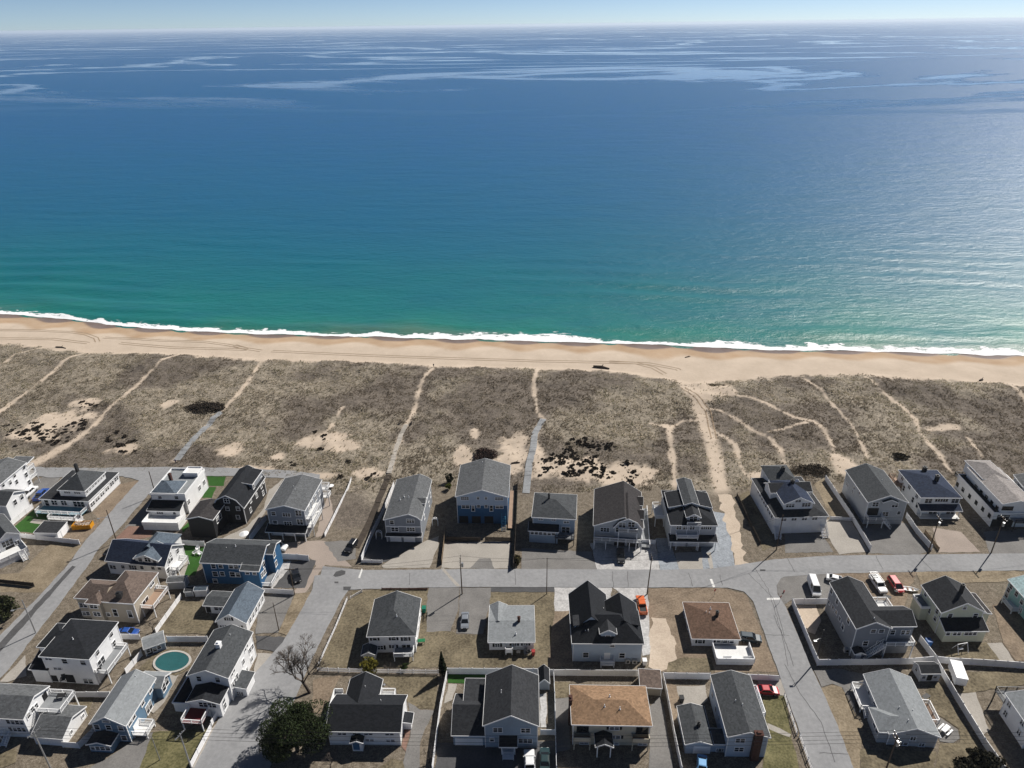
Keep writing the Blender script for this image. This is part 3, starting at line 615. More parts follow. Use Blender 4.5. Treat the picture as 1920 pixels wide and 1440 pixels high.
def grounds():
    L, D, G_, C = 'lawn', 'driveway', 'gravel', 'pavement'
    for a in [
      ('dirt_yard', 'A1', [(930, 650), (1200, 360), (1400, 320), (1370, 380), (1100, 660), (1010, 740)], DIRT), (L, 'A1', [(-60, 1270), (190, 1250), (440, 1010), (500, 960), (830, 970), (640, 1190), (430, 1440), (-60, 1440)], LAWNT),
      ('dirt_yard', 'A1', [(590, 900), (690, 800), (1010, 740), (830, 940)], DIRT), ('turf', 'A1', [(95, 835), (330, 620), (600, 640), (430, 770), (340, 850)], TURF), (C, 'A1', [(298, 745), (340, 708), (530, 730), (498, 768)], CONCP),
      ('brick_drive', 'A1', [(1120, 935), (1290, 780), (1540, 790), (1510, 890), (1300, 930)], BRICKP), (D, 'A1', [(1235, 815), (1500, 520), (1560, 780), (1290, 780)], ASPHM), (D, 'A1', [(345, 330), (500, 260), (640, 250), (480, 470), (270, 500)], ASPHM),
      ('turf', 'A2', [(420, 500), (480, 390), (560, 390), (520, 500)], TURF), ('turf', 'A2', [(470, 285), (660, 285), (640, 378), (485, 378)], TURF), ('turf', 'A2', [(215, 800), (300, 730), (300, 770), (230, 850)], TURF),
      ('turf', 'A2', [(190, 972), (450, 985), (430, 1090), (405, 1130), (350, 1275), (225, 1275), (290, 1140), (230, 1060)], TURF), (C, 'A2', [(230, 1140), (290, 1130), (240, 1290), (190, 1290)], CONCP),
      (C, 'A2', [(870, 790), (1040, 600), (1090, 420), (1240, 300), (1090, 570), (900, 900), (590, 935), (640, 895)], CONCP), (C, 'A2', [(1560, 890), (1600, 700), (1680, 470), (1700, 330), (1880, 330), (1840, 440), (1650, 870), (1500, 905)], PINKC),
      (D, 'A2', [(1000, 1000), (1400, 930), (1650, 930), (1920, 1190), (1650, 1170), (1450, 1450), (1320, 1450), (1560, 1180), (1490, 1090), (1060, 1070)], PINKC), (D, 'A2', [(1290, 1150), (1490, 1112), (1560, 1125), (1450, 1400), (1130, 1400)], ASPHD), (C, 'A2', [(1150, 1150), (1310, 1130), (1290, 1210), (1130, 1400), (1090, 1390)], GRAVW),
      (D, 'A2', [(1640, 940), (1960, 920), (1960, 1110), (1780, 1135)], ASPHM), (D, 'A3', [(170, 1150), (230, 1080), (310, 880), (810, 935), (440, 1140)], ASPHD), (D, 'A3', [(400, 1175), (800, 950), (975, 880), (975, 970), (880, 1200), (420, 1200)], CONCP),  # first A3 drive: house shadow is put into its dark asphalt tone
      (D, 'A3', [(1000, 1200), (1030, 950), (1380, 940), (1690, 930), (1690, 1205)], CONCP), (D, 'A3', [(1280, 1206), (1380, 1105), (1490, 1105), (1530, 1208)], ASPHM), (D, 'A4', [(75, 820), (650, 850), (700, 1002), (80, 995)], ASPHM),
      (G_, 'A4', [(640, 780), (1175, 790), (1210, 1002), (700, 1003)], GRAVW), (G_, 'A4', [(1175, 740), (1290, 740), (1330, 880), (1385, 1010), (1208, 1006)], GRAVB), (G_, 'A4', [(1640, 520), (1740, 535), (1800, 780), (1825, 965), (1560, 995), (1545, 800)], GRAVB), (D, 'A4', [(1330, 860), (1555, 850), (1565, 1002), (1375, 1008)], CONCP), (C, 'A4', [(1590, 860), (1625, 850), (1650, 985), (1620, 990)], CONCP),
      ('sand_track', 'A4', [(1680, 380), (1800, 390), (1890, 800), (1925, 975), (1820, 980), (1790, 760)], SANDP, 0.7), (L, 'A5', [(80, 280), (260, 460), (280, 640), (180, 690), (120, 540), (20, 320)], LAWN), (L, 'A5', [(520, 240), (590, 200), (770, 470), (640, 470)], LAWNT),
      (D, 'A5', [(320, 570), (570, 570), (650, 695), (330, 700)], ASPHM), (D, 'A5', [(600, 480), (760, 480), (890, 690), (690, 712), (590, 560)], CONCP), (D, 'A5', [(880, 700), (850, 520), (1130, 500), (1300, 690), (1210, 712)], ASPHM), (D, 'A5', [(1310, 530), (1500, 560), (1630, 695), (1350, 698)], PINKC), (D, 'A5', [(1650, 560), (1930, 540), (1960, 720), (1690, 705)], ASPHM),
      (L, 'B3', [(320, 195), (560, 178), (905, 178), (880, 480), (1080, 500), (1100, 520), (1300, 520), (1345, 380), (1350, 205), (1840, 205), (1840, 640), (1780, 770), (60, 770), (290, 270)], LAWN), (D, 'B3', [(900, 165), (1125, 165), (1120, 330), (1060, 495), (880, 500), (880, 290)], ASPHM), (D, 'B3', [(1130, 168), (1365, 168), (1345, 330), (1300, 515), (1100, 512), (1120, 380)], ASPHM), (D, 'B3', [(1365, 160), (1838, 160), (1838, 200), (1365, 200)], ASPHD),
      (G_, 'B5', [(155, 162), (590, 162), (570, 340), (160, 345)], GRAVW), (C, 'B5', [(580, 162), (855, 162), (890, 665), (820, 680), (790, 300)], GRAVW), ('dirt_yard', 'B5', [(160, 345), (280, 340), (300, 760), (110, 760)], DIRT), ('dirt_yard', 'B5', [(860, 172), (1400, 168), (1600, 220), (1700, 480), (1830, 800), (960, 800), (870, 500)], DIRT), ('sand_strip', 'B5', [(880, 390), (1000, 400), (1080, 690), (1000, 780), (950, 800), (860, 760), (870, 660)], SANDP, 0.6), (L, 'B5', [(1010, 730), (1130, 690), (1330, 700), (1360, 800), (1000, 800)], LAWN),
      (L, 'B4', [(500, 140), (965, 150), (950, 400), (820, 400), (740, 350)], LAWN), (D, 'B4', [(740, 350), (830, 405), (935, 410), (835, 640), (830, 900), (680, 900), (760, 600)], ASPHM), ('dirt_yard', 'B4', [(30, 180), (240, 140), (90, 440), (20, 420)], DIRT), ('bark_bed', 'B4', [(690, 680), (715, 550), (760, 545), (725, 720)], BRICKP), (L, 'B4', [(520, 840), (620, 770), (700, 790), (730, 900), (500, 900)], LAWN),
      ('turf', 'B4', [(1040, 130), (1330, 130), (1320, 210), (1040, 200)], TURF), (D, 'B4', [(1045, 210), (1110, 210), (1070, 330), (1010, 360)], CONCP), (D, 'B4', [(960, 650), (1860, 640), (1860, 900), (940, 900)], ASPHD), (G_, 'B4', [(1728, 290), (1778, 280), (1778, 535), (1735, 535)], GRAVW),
      (L, 'B6', [(158, 195), (270, 195), (265, 312), (158, 318)], LAWN), (C, 'B6', [(158, 320), (275, 308), (280, 700), (160, 720)], ASPHM), (D, 'B6', [(868, 380), (955, 290), (1020, 640), (1060, 900), (860, 900), (885, 520)], ASPHM), (C, 'B6', [(1070, 228), (1290, 220), (1310, 330), (1210, 415), (1080, 405)], CONCP), ('dirt_yard', 'B6', [(985, 195), (1075, 225), (1130, 480), (1060, 560)], DIRT),
      (L, 'B6', [(1715, 300), (1885, 300), (1920, 520), (2000, 900), (1700, 900), (1760, 600)], LAWNG), (C, 'B6', [(1755, 505), (1850, 545), (1930, 590), (1925, 612), (1840, 580), (1755, 545)], CONCP), (D, 'B6', [(1680, 175), (1885, 175), (1905, 300), (1715, 298)], CONCP),
      (D, 'B7', [(60, 110), (160, 58), (490, 52), (480, 250), (170, 265), (120, 300), (70, 200)], ASPHM), ('dirt_yard', 'B7', [(480, 52), (1120, 48), (1060, 180), (1010, 340), (700, 340), (480, 250)], DIRT), (L, 'B7', [(1110, 48), (1700, 44), (1980, 44), (1980, 120), (1600, 130), (1140, 150)], LAWNT), ('sand_strip', 'B7', [(190, 300), (360, 300), (400, 420), (350, 520), (290, 500)], SANDP), (D, 'B7', [(1640, 585), (1755, 580), (1850, 725), (1730, 728)], CONCP), (L, 'B7', [(1240, 560), (1640, 580), (1740, 720), (1340, 700)], LAWN), (L, 'B7', [(1680, 300), (1980, 200), (1980, 720), (1860, 720), (1760, 580)], DIRT),
      (D, 'B8', [(340, 105), (560, 100), (760, 150), (640, 260), (660, 440), (560, 240), (480, 210), (400, 235)], ASPHM), (L, 'B8', [(400, 245), (480, 218), (550, 235), (660, 440), (710, 540), (690, 900), (660, 900), (420, 335)], LAWNT), (C, 'B8', [(1190, 400), (1300, 470), (1420, 555), (1435, 620), (1380, 655), (1285, 640)], ASPHM), (L, 'B8', [(1280, 200), (1440, 480), (1600, 680), (1700, 900), (1240, 900), (1290, 660), (1440, 650), (1430, 550), (1200, 390), (1180, 260)], LAWN), (L, 'B8', [(1470, 120), (1980, 120), (1980, 200), (1540, 280), (1430, 270)], LAWN), (D, 'B8', [(1425, 285), (1560, 275), (1660, 560), (1600, 600)], CONCP), (L, 'B8', [(690, 700), (1260, 720), (1240, 900), (690, 900)], LAWN),
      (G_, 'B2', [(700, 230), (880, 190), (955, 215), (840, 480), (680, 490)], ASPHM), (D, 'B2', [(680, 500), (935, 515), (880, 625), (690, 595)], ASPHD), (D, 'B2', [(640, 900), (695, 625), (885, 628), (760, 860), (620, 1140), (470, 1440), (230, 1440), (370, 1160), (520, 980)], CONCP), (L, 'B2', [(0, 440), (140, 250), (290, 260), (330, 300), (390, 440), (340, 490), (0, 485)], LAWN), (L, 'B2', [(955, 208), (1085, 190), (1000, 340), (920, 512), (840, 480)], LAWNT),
      (L, 'B1', [(1380, 690), (1900, 650), (1690, 1060), (1230, 1060)], LAWNG), (D, 'B1', [(720, 1060), (1000, 900), (1200, 770), (1290, 690), (1380, 690), (1230, 1060)], ASPHM), (C, 'B1', [(1480, 160), (1620, 150), (1480, 420), (1380, 520), (1330, 480)], CONCP), (L, 'B1', [(560, 760), (800, 520), (870, 330), (720, 360), (640, 480), (780, 450)], LAWN), (L, 'A6', [(980, 740), (1090, 640), (1200, 590), (1340, 600), (1360, 720), (1250, 790)], LAWN),
      (C, 'A6', [(0, 830), (180, 640), (190, 790), (60, 830)], CONCP), (L, 'B1', [(-60, 900), (150, 830), (140, 960), (-60, 1060)], LAWN)]:
        patch(*a)
    # streets
    patch('road', 'P', [(60, 876), (150, 878), (320, 876), (450, 878), (560, 884), (600, 890), (600, 900), (520, 896), (430, 893), (330, 892), (262, 902), (230, 893), (95, 896), (66, 893)], ASPH)
    patch('road', 'P', [(262, 900), (206, 962), (156, 1020), (125, 1063), (63, 1129), (0, 1192), (-80, 1280), (-80, 1360), (5, 1268), (66, 1192), (119, 1123), (166, 1060), (187, 1027), (225, 990), (278, 928), (320, 888)], ASPH)
    patch('road_patch', 'A6', [(515, 5), (540, 12), (20, 600), (-40, 660), (-40, 590), (10, 540)], ASPHD)
    patch('road', 'P', [(606, 1062), (676, 1069), (760, 1069), (900, 1067), (1100, 1068), (1240, 1069), (1335, 1067), (1380, 1060), (1455, 1049), (1560, 1042), (1750, 1040), (2010, 1037), (2010, 1069), (1750, 1072), (1560, 1076), (1470, 1082), (1420, 1104), (1330, 1102), (1100, 1102), (900, 1101), (760, 1103), (655, 1106), (590, 1112)], ASPH, 0.08)
    patch('road', 'P', [(1345, 1098), (1395, 1110), (1412, 1128), (1437, 1200), (1458, 1257), (1472, 1297), (1498, 1370), (1525, 1445), (1545, 1500), (1632, 1500), (1602, 1445), (1566, 1350), (1538, 1287), (1523, 1257), (1474, 1140), (1458, 1115), (1456, 1098), (1468, 1078), (1420, 1060)], ASPH, 0.08)
    patch('road', 'P', [(590, 1080), (660, 1072), (656, 1104), (641, 1125), (605, 1195), (575, 1260), (545, 1330), (505, 1445), (480, 1500), (330, 1500), (362, 1445), (420, 1330), (478, 1262), (530, 1205), (562, 1150), (586, 1105)], ASPH, 0.08)
    patch('road', 'P', [(-300, 1500), (300, 1490), (1000, 1492), (2200, 1486), (2300, 1560), (-400, 1580)], ASPH, 0.08)
    LINE = mat('road_paint', (0.62, 0.62, 0.60), 0.8, 0.25, 1.5, 6)
    patch('stop_line', 'A3', [(205, 1205), (213, 1225), (188, 1305), (168, 1300)], LINE, 0.02); patch('stop_line', 'B5', [(1322, 105), (1340, 105), (1364, 166), (1346, 168)], LINE, 0.02); patch('stop_line', 'B5', [(1750, 248), (1848, 246), (1850, 260), (1752, 262)], LINE, 0.02); patch('road_patch', 'B3', [(178, 80), (200, 50), (240, 38), (272, 45), (268, 70), (230, 84), (195, 90)], ASPHD, 0.1)
    patch('road_patch', 'B3', [(985, 25), (1010, 25), (1135, 160), (1105, 162)], CONCP, 0.04); patch('road_patch', 'B3', [(255, 162), (315, 162), (305, 190), (255, 190)], ASPHD, 0.04)
    for c, a, b_ in (('B5', (1700, 33), (1740, 45)), ('B2', (1240, 118), (1268, 130))): patch('manhole_cover', c, [(a[0], a[1]), (b_[0], a[1]), (b_[0], b_[1]), (a[0], b_[1])], ASPHD, 0.02)
    # tar-sealed cracks
    def crack(crop, pts, w=0.045):
        P = [W(crop, x, y) for x, y in pts]; mb = MB(); z = _pz[0]; _pz[0] += 0.0012; Q = []
        for p, q in zip(P[:-1], P[1:]):
            n = max(2, int(np.linalg.norm(q-p)/1.0))
            for k in range(n): Q.append(p+(q-p)*k/n+np.array([random.uniform(-0.12, 0.12), random.uniform(-0.12, 0.12), 0]))
        Q.append(P[-1])
        for p, q in zip(Q[:-1], Q[1:]):
            t = (q-p)/max(np.linalg.norm(q-p), 1e-6); n = np.array([-t[1], t[0], 0])*w
            mb.add([(*(p-n)[:2], z), (*(q-n)[:2], z), (*(q+n)[:2], z), (*(p+n)[:2], z)], [(0, 1, 2, 3)])
        tag(mb.build('crack_seal', ASPHD), kind='structure')
    crack('B5', [(1660, 20), (1760, 180), (1860, 500), (1910, 760)]); crack('B5', [(1610, 60), (1800, 250), (1880, 530)]); crack('B5', [(1740, 525), (1920, 530)]); crack('B8', [(120, 60), (240, 280), (400, 500), (500, 800)], 0.05); crack('B8', [(380, 730), (600, 740)]); crack('B5', [(1165, 60), (1195, 160)]); crack('B5', [(1395, 70), (1420, 150)]); crack('B3', [(1540, 40), (1545, 150)]); crack('B3', [(755, 60), (750, 150)]); crack('A5', [(340, 730), (390, 830)]); crack('A5', [(930, 720), (980, 810)]); crack('A5', [(1230, 740), (1310, 820)]); crack('B7', [(40, 380), (140, 600), (190, 760)]); crack('A4', [(820, 1010), (830, 1140)]); crack('A4', [(945, 1010), (950, 1140)])
    # wheel tracks pressed into the beach
    TRK = mat('tyre_track', (0.30, 0.225, 0.155), 0.95, 0.2, 0.5, 4)
    for crop, pts in (('D1', [(-40, 235), (300, 240), (520, 248), (640, 265), (720, 295), (740, 340)]), ('D1', [(-40, 300), (400, 305), (700, 340)]), ('D1', [(780, 290), (1200, 312), (1550, 325), (1700, 345), (1850, 378), (1920, 384)]), ('D1', [(900, 335), (1300, 370), (1900, 385)]), ('D2', [(0, 350), (80, 375), (240, 400)]), ('D2', [(280, 395), (800, 420), (1300, 440), (1920, 460)]), ('D3', [(0, 455), (500, 470), (1000, 480), (1250, 485), (1380, 520), (1500, 590)]), ('D3', [(1050, 475), (1350, 490), (1560, 530), (1600, 560)]), ('D3', [(1600, 690), (1720, 780), (1790, 860), (1840, 1100)])):
        P = [W(crop, x, y, -0.35) for x, y in pts]; mb = MB(); Q = []
        for p, q in zip(P[:-1], P[1:]):
            n = max(2, int(np.linalg.norm(q-p)/1.2)); Q += [p+(q-p)*k/n for k in range(n)]
        for s in (-0.85, 0.85):
            prev = None
            for i in range(len(Q)-1):
                t = (Q[i+1]-Q[i]); t /= np.linalg.norm(t); n = np.array([-t[1], t[0], 0]); c = Q[i]+n*s; e = [c-n*0.2, c+n*0.2]
                e = [(v[0], v[1], float(elev(v[0], v[1]))+0.05) for v in e]
                if prev: mb.add([prev[0], e[0], e[1], prev[1]], [(0, 1, 2, 3)])
                prev = e
        tag(mb.build('tyre_track', TRK), kind='stuff')
grounds()
# ------------------------------------------------------------------ the houses, left to right, sea front first
def houses():
    # --- white three-storey block at the left edge
    h = House('white three-storey house at the left edge with stacked seaward balconies', 'A1', 'gv', dict(b=(-200, 530), c=(268, 140), C=(335, 402), s=(80, 97)), WHITE, R_GREY, ze=8.7, w=11, d=16)
    h.win('R', [(235, 195), (140, 270), (100, 345), (25, 360), (165, 340)], 1.0, 1.3).win('R', [(260, 270), (290, 345)], 1.1, 1.4)
    for z in (3.0, 5.8): h.deck_local(h.w-4.5, h.w, h.d+0.05, h.d+3, z, DECKW, out='KLR')
    h.vol_local(h.w-4.7, h.d-0.2, 4.9, 3.4, 0, 8.4, 0.3, 'gu', 'shed', open_=True)
    # --- white gable house in front of it
    h = House('white gabled house beside blue pickup at the left edge', 'A1', 'gu', dict(b=(50, 585), c=(248, 425), C=(310, 600), s=(155, 432)), WHITE, R_MID, ze=5.7, w=13, d=9)
    h.win('R', [(150, 545), (215, 490)], 1.1, 1.5)
    # --- hip roof, wraparound porch
    h = House('white house with two-tier dark hip roof and teal wraparound porch', 'A1', 'gv', dict(a=(385, 508), b=(893, 527), c=(1185, 248), C=(1208, 348), B=(908, 645)), WHITE, R_CHAR, ze=3.4, rise=1.7, w=13, d=15, hip=(1, 1))
    h.sub('gv', dict(a=(570, 400), b=(848, 457), c=(1055, 235), r=(765, 250)), WHITE, R_MID, ze=6.2, rise=2.6, w=9, d=12, hip=(1, 1), z0=3)
    h.win('F', [(545, 545), (640, 547)], 1.6, 1.5, '2').win('F', [(470, 548)], 1.2, 1.9).win('F', [(790, 560)], 3.2, 1.8, '3')
    h.row('R', (925, 560), (1165, 305), 6, 1.7, 1.2, '2').row('R', (870, 440), (1040, 275), 7, 0.9, 0.7, '1', vi=1).win('F', [(670, 435), (770, 440)], 1.8, 0.8, '3', vi=1)
    h.deck_local(0.2, h.w-0.5, -3.4, 0, 1.3, DECKTEAL, out='FLR'); h.deck_local(5, h.w-1.2, -5.2, -3.45, 0.8, DECKW, out='FLR'); h.stairs(h.w-1.2, -4.3, 0.8, 1, -0.1, 5, 1.5)
    h.chimney(h.w*0.47, h.d*0.6, 0.7, 0.7, top=9.8, m=DARKM, z0=None)
    # --- white house with roof deck and curved patio
    h = House('white house with rooftop deck and white curved patio wall, beside black house', 'A1', 'gv', dict(a=(1490, 467), b=(1837, 475), c=(2055, 230), C=(2086, 385), B=(1915, 660)), WHITE, R_LIGHT, shape='flat', ze=6.5, rise=0.5, w=10, d=14)
    h.vol_local(0.05, 0, h.w*0.72, h.d*0.5, h.ze-0.5, h.ze+0.3, 1.7, 'gv', 'gable', (1, 1), 0.5, 0.3, WHITE, R_BLUEG)
    h.vol_local(h.w*0.55, h.d*0.72, h.w*0.42, h.d*0.25, h.ze-0.3, h.ze+1.1, 0.3, 'gv', 'flat', roof=DECKW)
    h.win('R', [(1885, 540), (1995, 400), (2040, 345)], 1.2, 1.4, '2').win('F', [(1600, 492), (1765, 496)], 1.0, 0.9)
    v = h.vol_local(0.1, -3.2, h.w-0.8, 3.2, 0, 3.2, 1.3, 'gu', 'shed', roof=R_BLACK); i = len(h.vols)-1
    h.win('F', [(1590, 615)], 1.8, 0.8, '3', vi=i).win('F', [(1735, 618)], 0.8, 0.8, vi=i)
    h.deck_local(0.5, h.w+0.8, -7.6, -3.25, 1.6, DECKW, solid=True, wall=True, out='FLR')
    h.chimney(h.w*0.30, h.d*0.5, 0.7, 0.7, top=h.ze+2.6)
    # --- black gambrel
    h = House('tall black gambrel house with white trim and lower front wing', 'A2', 'gv', dict(b=(840, 590), c=(1035, 330), B=(870, 785), C=(1080, 415), a=(520, 580)), BLACKW, R_BLACK, shape='gambrel', ze=6.3, w=9, d=16, rise=4)
    h.win('F', [(665, 525)], 1.4, 1.4, '2').win('F', [(675, 605), (780, 605), (780, 690)], 0.9, 1.1).door('F', (705, 700), 1.0, 2.1, m=SHUT)
    h.win('R', [(905, 525), (965, 475), (1010, 380), (1030, 450), (905, 620), (1040, 290)], 0.9, 1.3)
    h.vol_local(h.w*0.5, h.d*0.5, h.w*0.5-0.1, h.d*0.48, h.ze-0.2, h.ze+3.6, -0.8, 'gv', 'shed', wall=GREY); h.win('R', [(935, 385), (1030, 290)], 0.9, 1.2, vi=1)
    v = h.sub('gv', dict(a=(275, 720), b=(540, 727), d=(390, 500), c=(640, 545), A=(310, 890), B=(578, 905)), BLACKW, R_UMBER, ze=5, rise=1.0, w=7, d=8); i = len(h.vols)-1
    h.win('R', [(575, 720), (600, 685)], 1.1, 1.5, '1', vi=i); h.pipes([(0.4, 0.3), (0.6, 0.5)])
    # --- grey three-storey
    h = House('grey three-storey house with corner balconies behind white pickup', 'A2', 'gv', dict(a=(1065, 620), b=(1450, 622), d=(1250, 283), c=(1612, 330), A=(1108, 868), B=(1492, 898)), GREY, R_GREY, ze=7.7, rise=1.5)
    h.win('F', [(1135, 655)], 1.1, 1.1).win('F', [(1265, 668)], 2.0, 1.1, '3').win('F', [(1152, 740)], 1.1, 1.0).win('F', [(1280, 752)], 2.0, 1.1, '3').win('F', [(1385, 650), (1400, 738)], 1.5, 1.7, '2')
    h.vol_local(-0.3, -2.0, h.w+0.4, 2.0, 0, 2.9, 0.9, 'gu', 'shed', open_=True, roof=R_BLACK)
    for u in (0.1, h.w*0.38, h.w*0.72, h.w): h.post(u, -1.9, 0, 2.9)
    h.door('F', (1180, 850), 2.5, 2.3, 'garage_door').door('F', (1300, 855), 2.5, 2.3, 'garage_door')
    h.row('R', (1490, 600), (1590, 450), 4, 1.2, 1.5, '2').row('R', (1490, 700), (1580, 600), 3, 1.2, 1.5, '2')
    for z in (2.9, 5.6): h.deck_local(h.w, h.w+1.6, 0.2, h.d*0.55, z, DECKW, out='FR'); h.deck_local(h.w*0.45, h.w+1.6, h.d, h.d+2, z, DECKW, out='KR')
    h.pipes([(0.45, 0.6), (0.55, 0.5)])
    # --- white cross-gable
    h = House('white house with dark cross-gabled roof, dormer and turf yard on its right', 'A1', 'gu', dict(a=(1045, 1145), b=(1625, 1165), B=(1668, 1310), c=(1850, 985), s=(1745, 960)), WHITE, R_NAVY, ze=5.3, rise=2.6, w=16, d=9)
    h.win('F', [(1120, 1188)], 1.6, 1.1, '2').win('F', [(1230, 1187), (1420, 1194), (1530, 1198), (1595, 1200)], 0.9, 0.9).win('F', [(1330, 1192)], 2.0, 1.1, '3')
    h.win('R', [(1690, 1040), (1775, 1030), (1640, 1270)], 1.0, 1.3).win('R', [(1700, 1115)], 1.8, 1.6, '2')
    h.vol_local(h.w*0.5, 0.3, h.w*0.4, h.d*0.6, h.ze-0.4, h.ze+1.3, 1.5, 'gv', roof=R_BLUEG); h.win('F', [(1400, 1105), (1540, 1112)], 1.0, 1.0, '1', vi=1).win('F', [(1470, 1095)], 1.5, 1.3, '2', vi=1)
    h.vol_local(h.w*0.42, h.d*0.4, h.w*0.42, h.d*1.0, 0, h.ze+0.4, 2.8, 'gv', 'gable', (0, 1), roof=R_BLUEG)
    h.deck_local(h.w, h.w+2.2, h.d*0.2, h.d*0.75, 1.6, DECKW, out='FRK'); h.stairs(h.w+1.2, h.d*0.2, 1.6, 0.1, -1, 6); h.pipes([(0.3, 0.55), (0.75, 0.5)])
    # --- tan house
    h = House('tan house with brown hip roofs and raised wooden deck', 'A6', 'gv', dict(b=(945, 270), c=(1125, 50), B=(990, 412), a=(700, 262), r=(885, 115)), TAN, R_TAUPE, ze=5.8, rise=2, w=10, d=14, hip=(1, 1))
    h.vol_local(-6.4, 0.5, 6.6, 5.5, 0, h.ze-0.02, 1.7, 'gu', 'gable', (1, 0)); h.vol_local(-2.9, -0.9, 3.0, 2.5, 0, h.ze-0.03, 1.0, 'gv', 'gable', (1, 0))
    h.win('R', [(1075, 125)], 1.6, 1.3, '2').win('R', [(1112, 155)], 1.2, 0.8).win('R', [(1035, 265)], 2.2, 2.0, '2')
    h.win('F', [(820, 335), (925, 345)], 1.0, 2.0).win('F', [(750, 345)], 0.8, 1.0)
    h.win('F', [(560, 280)], 1.8, 1.1, '2', vi=1).win('F', [(540, 335), (625, 340)], 0.8, 0.9, vi=1).win('F', [(665, 290)], 1.8, 1.1, '2', vi=2).win('F', [(690, 345)], 1.6, 1.1, '2', vi=2)
    h.deck_local(h.w, h.w+3.0, h.d*0.2, h.d*0.85, 2.7, DECKT, out='FRK'); h.chimney(h.w*0.55, 0.9, 1.2, 0.8, top=h.ze+1.7, m=DARKM)
    # --- dark blue
    h = House('dark blue two-storey house with white trim beside patched driveway', 'A2', 'gu', dict(a=(405, 1142), r=(455, 957), s=(1072, 970), A=(465, 1350), b=(1000, 1178)), BLUE, R_MID, ze=6.6, rise=2.4, w=17, d=9)
    h.win('F', [(535, 1180), (605, 1176), (710, 1182), (760, 1183)], 1.0, 1.3).win('F', [(553, 1258), (725, 1262)], 1.2, 1.4).win('F', [(623, 1256), (780, 1266), (553, 1328)], 1.0, 1.2)
    h.vol_local(h.w*0.72, -1.6, h.w*0.28+0.1, 2.0, 0, h.ze-0.5, 0.9, 'gu', 'shed'); h.win('F', [(868, 1225), (940, 1228)], 0.9, 0.9, vi=1).win('R', [(1030, 1250)], 0.9, 1.3, vi=1)
    h.win('R', [(1035, 1160), (1115, 1110), (1130, 1205), (1045, 1240)], 1.0, 1.4)
    h.vol_local(h.w-0.2, h.d*0.45, 1.8, h.d*0.55, 0, h.ze+0.2, 1.2, 'gu'); h.win('R', [(1115, 1112), (1132, 1205)], 1.0, 1.4, vi=2)
    h.deck_local(h.w, h.w+2.4, -1.2, h.d*0.4, 1.0, DECKG, out='FR'); h.pipes([(0.2, 0.4), (0.35, 0.4), (0.5, 0.45), (0.7, 0.4)])
    # --- white cape, blue-grey roof
    h = House('white one-and-a-half storey cape with blue-grey roof and flat side wing', 'B2', 'gv', dict(a=(388, 402), b=(612, 412), r=(490, 350), s=(625, 112), c=(740, 180)), WHITE, R_BLUEG, ze=3.2, rise=2.8, w=8, d=15)
    h.win('F', [(488, 380)], 0.9, 0.9, '2', shut=True).win('F', [(443, 437), (558, 440)], 1.0, 1.0, '2', shut=True).row('R', (640, 390), (745, 205), 6, 0.9, 1.3)
    h.vol_local(-5.6, 5.2, 5.7, 4.2, 0, 2.5, 0.6, 'gu', roof=R_MID); h.door('F', (335, 290), 0.9, 2.0, m=SHUT, vi=1).win('F', [(395, 285), (430, 285)], 0.9, 1.0, vi=1)
    # --- long white house
    h = House('long white two-storey house with grey roof, front porch and red deck', 'B2', 'gv', dict(a=(195, 780), b=(480, 800), r=(325, 745), c=(665, 475), d=(372, 470), B=(515, 975), C=(695, 635)), WHITE, R_MID, ze=6.6, rise=1.8, w=9, d=13)
    h.win('F', [(278, 805), (410, 812)], 0.9, 1.3)
    h.win('R', [(517, 845), (530, 825), (508, 765), (520, 740), (592, 685), (605, 590), (637, 605), (615, 570), (665, 560), (650, 665), (615, 745), (545, 790)], 0.8, 1.2)
    h.chimney(h.w*0.5, h.d*0.5, 0.9, 0.9, top=h.ze+h.rise+0.9, m=TRIM)
    h.vol_local(h.w*0.14, -3.8, h.w*0.8, 3.8, 0, 4.0, 1.1, 'gv', roof=R_BLACK); h.win('F', [(330, 962)], 3.4, 1.2, '4', vi=1); h.win('R', [(445, 940), (460, 1000)], 0.9, 1.3, vi=1)
    h.vol_local(-2.6, -3.2, 4.0, 6.0, 0, 2.5, 0.2, 'gv', 'flat', roof=R_BLACK); h.deck_local(1.2, 5.2, -7.2, -3.85, 2.2, DECKR, out='FLR')
    h.vol_local(h.w, 1.2, 2.4, 3.6, 0, 3.0, -0.5, 'gv', 'shed'); h.win('F', [(550, 915), (580, 918)], 0.8, 1.0, vi=3); h.pipes([(0.6, 0.8)])
    # --- light blue
    h = House('blue clapboard house with light speckled grey roof next to the pool', 'B1', 'gv', dict(a=(805, 610), b=(1125, 625), r=(935, 550), c=(1400, 212), s=(1210, 125), B=(1190, 785), C=(1450, 345)), SLATEB, R_LIGHT, ze=5.5, w=8, d=17)
    h.win('F', [(870, 637), (978, 642), (1088, 648), (1118, 735)], 0.95, 1.2).win('F', [(955, 588)], 1.3, 0.4)
    h.win('R', [(1350, 305), (1280, 420), (1165, 600), (1200, 545)], 0.95, 1.3).win('R', [(1345, 480)], 1.8, 2.0, '2').door('R', (1232, 628), 1.8, 2.2, 'garage_door')
    h.sub('gv', dict(a=(780, 795), b=(1005, 805), A=(810, 865), B=(1010, 875)), SLATEB, R_CHAR, ze=2.4, rise=0.8, w=4.5, d=4); h.row('F', (830, 825), (972, 832), 4, 0.85, 0.85, vi=1)
    h.vol_local(h.w*0.45, h.d-0.5, h.w*0.75, 3.4, 0, h.ze-1.6, 1.2, 'gu'); h.win('R', [(1470, 270), (1495, 225)], 1.1, 1.9, vi=2); h.deck_local(h.w, h.w+2.8, 0.8, 3.6, 0.9, DECKW, out='FRK'); h.pipes([(0.6, 0.9)])
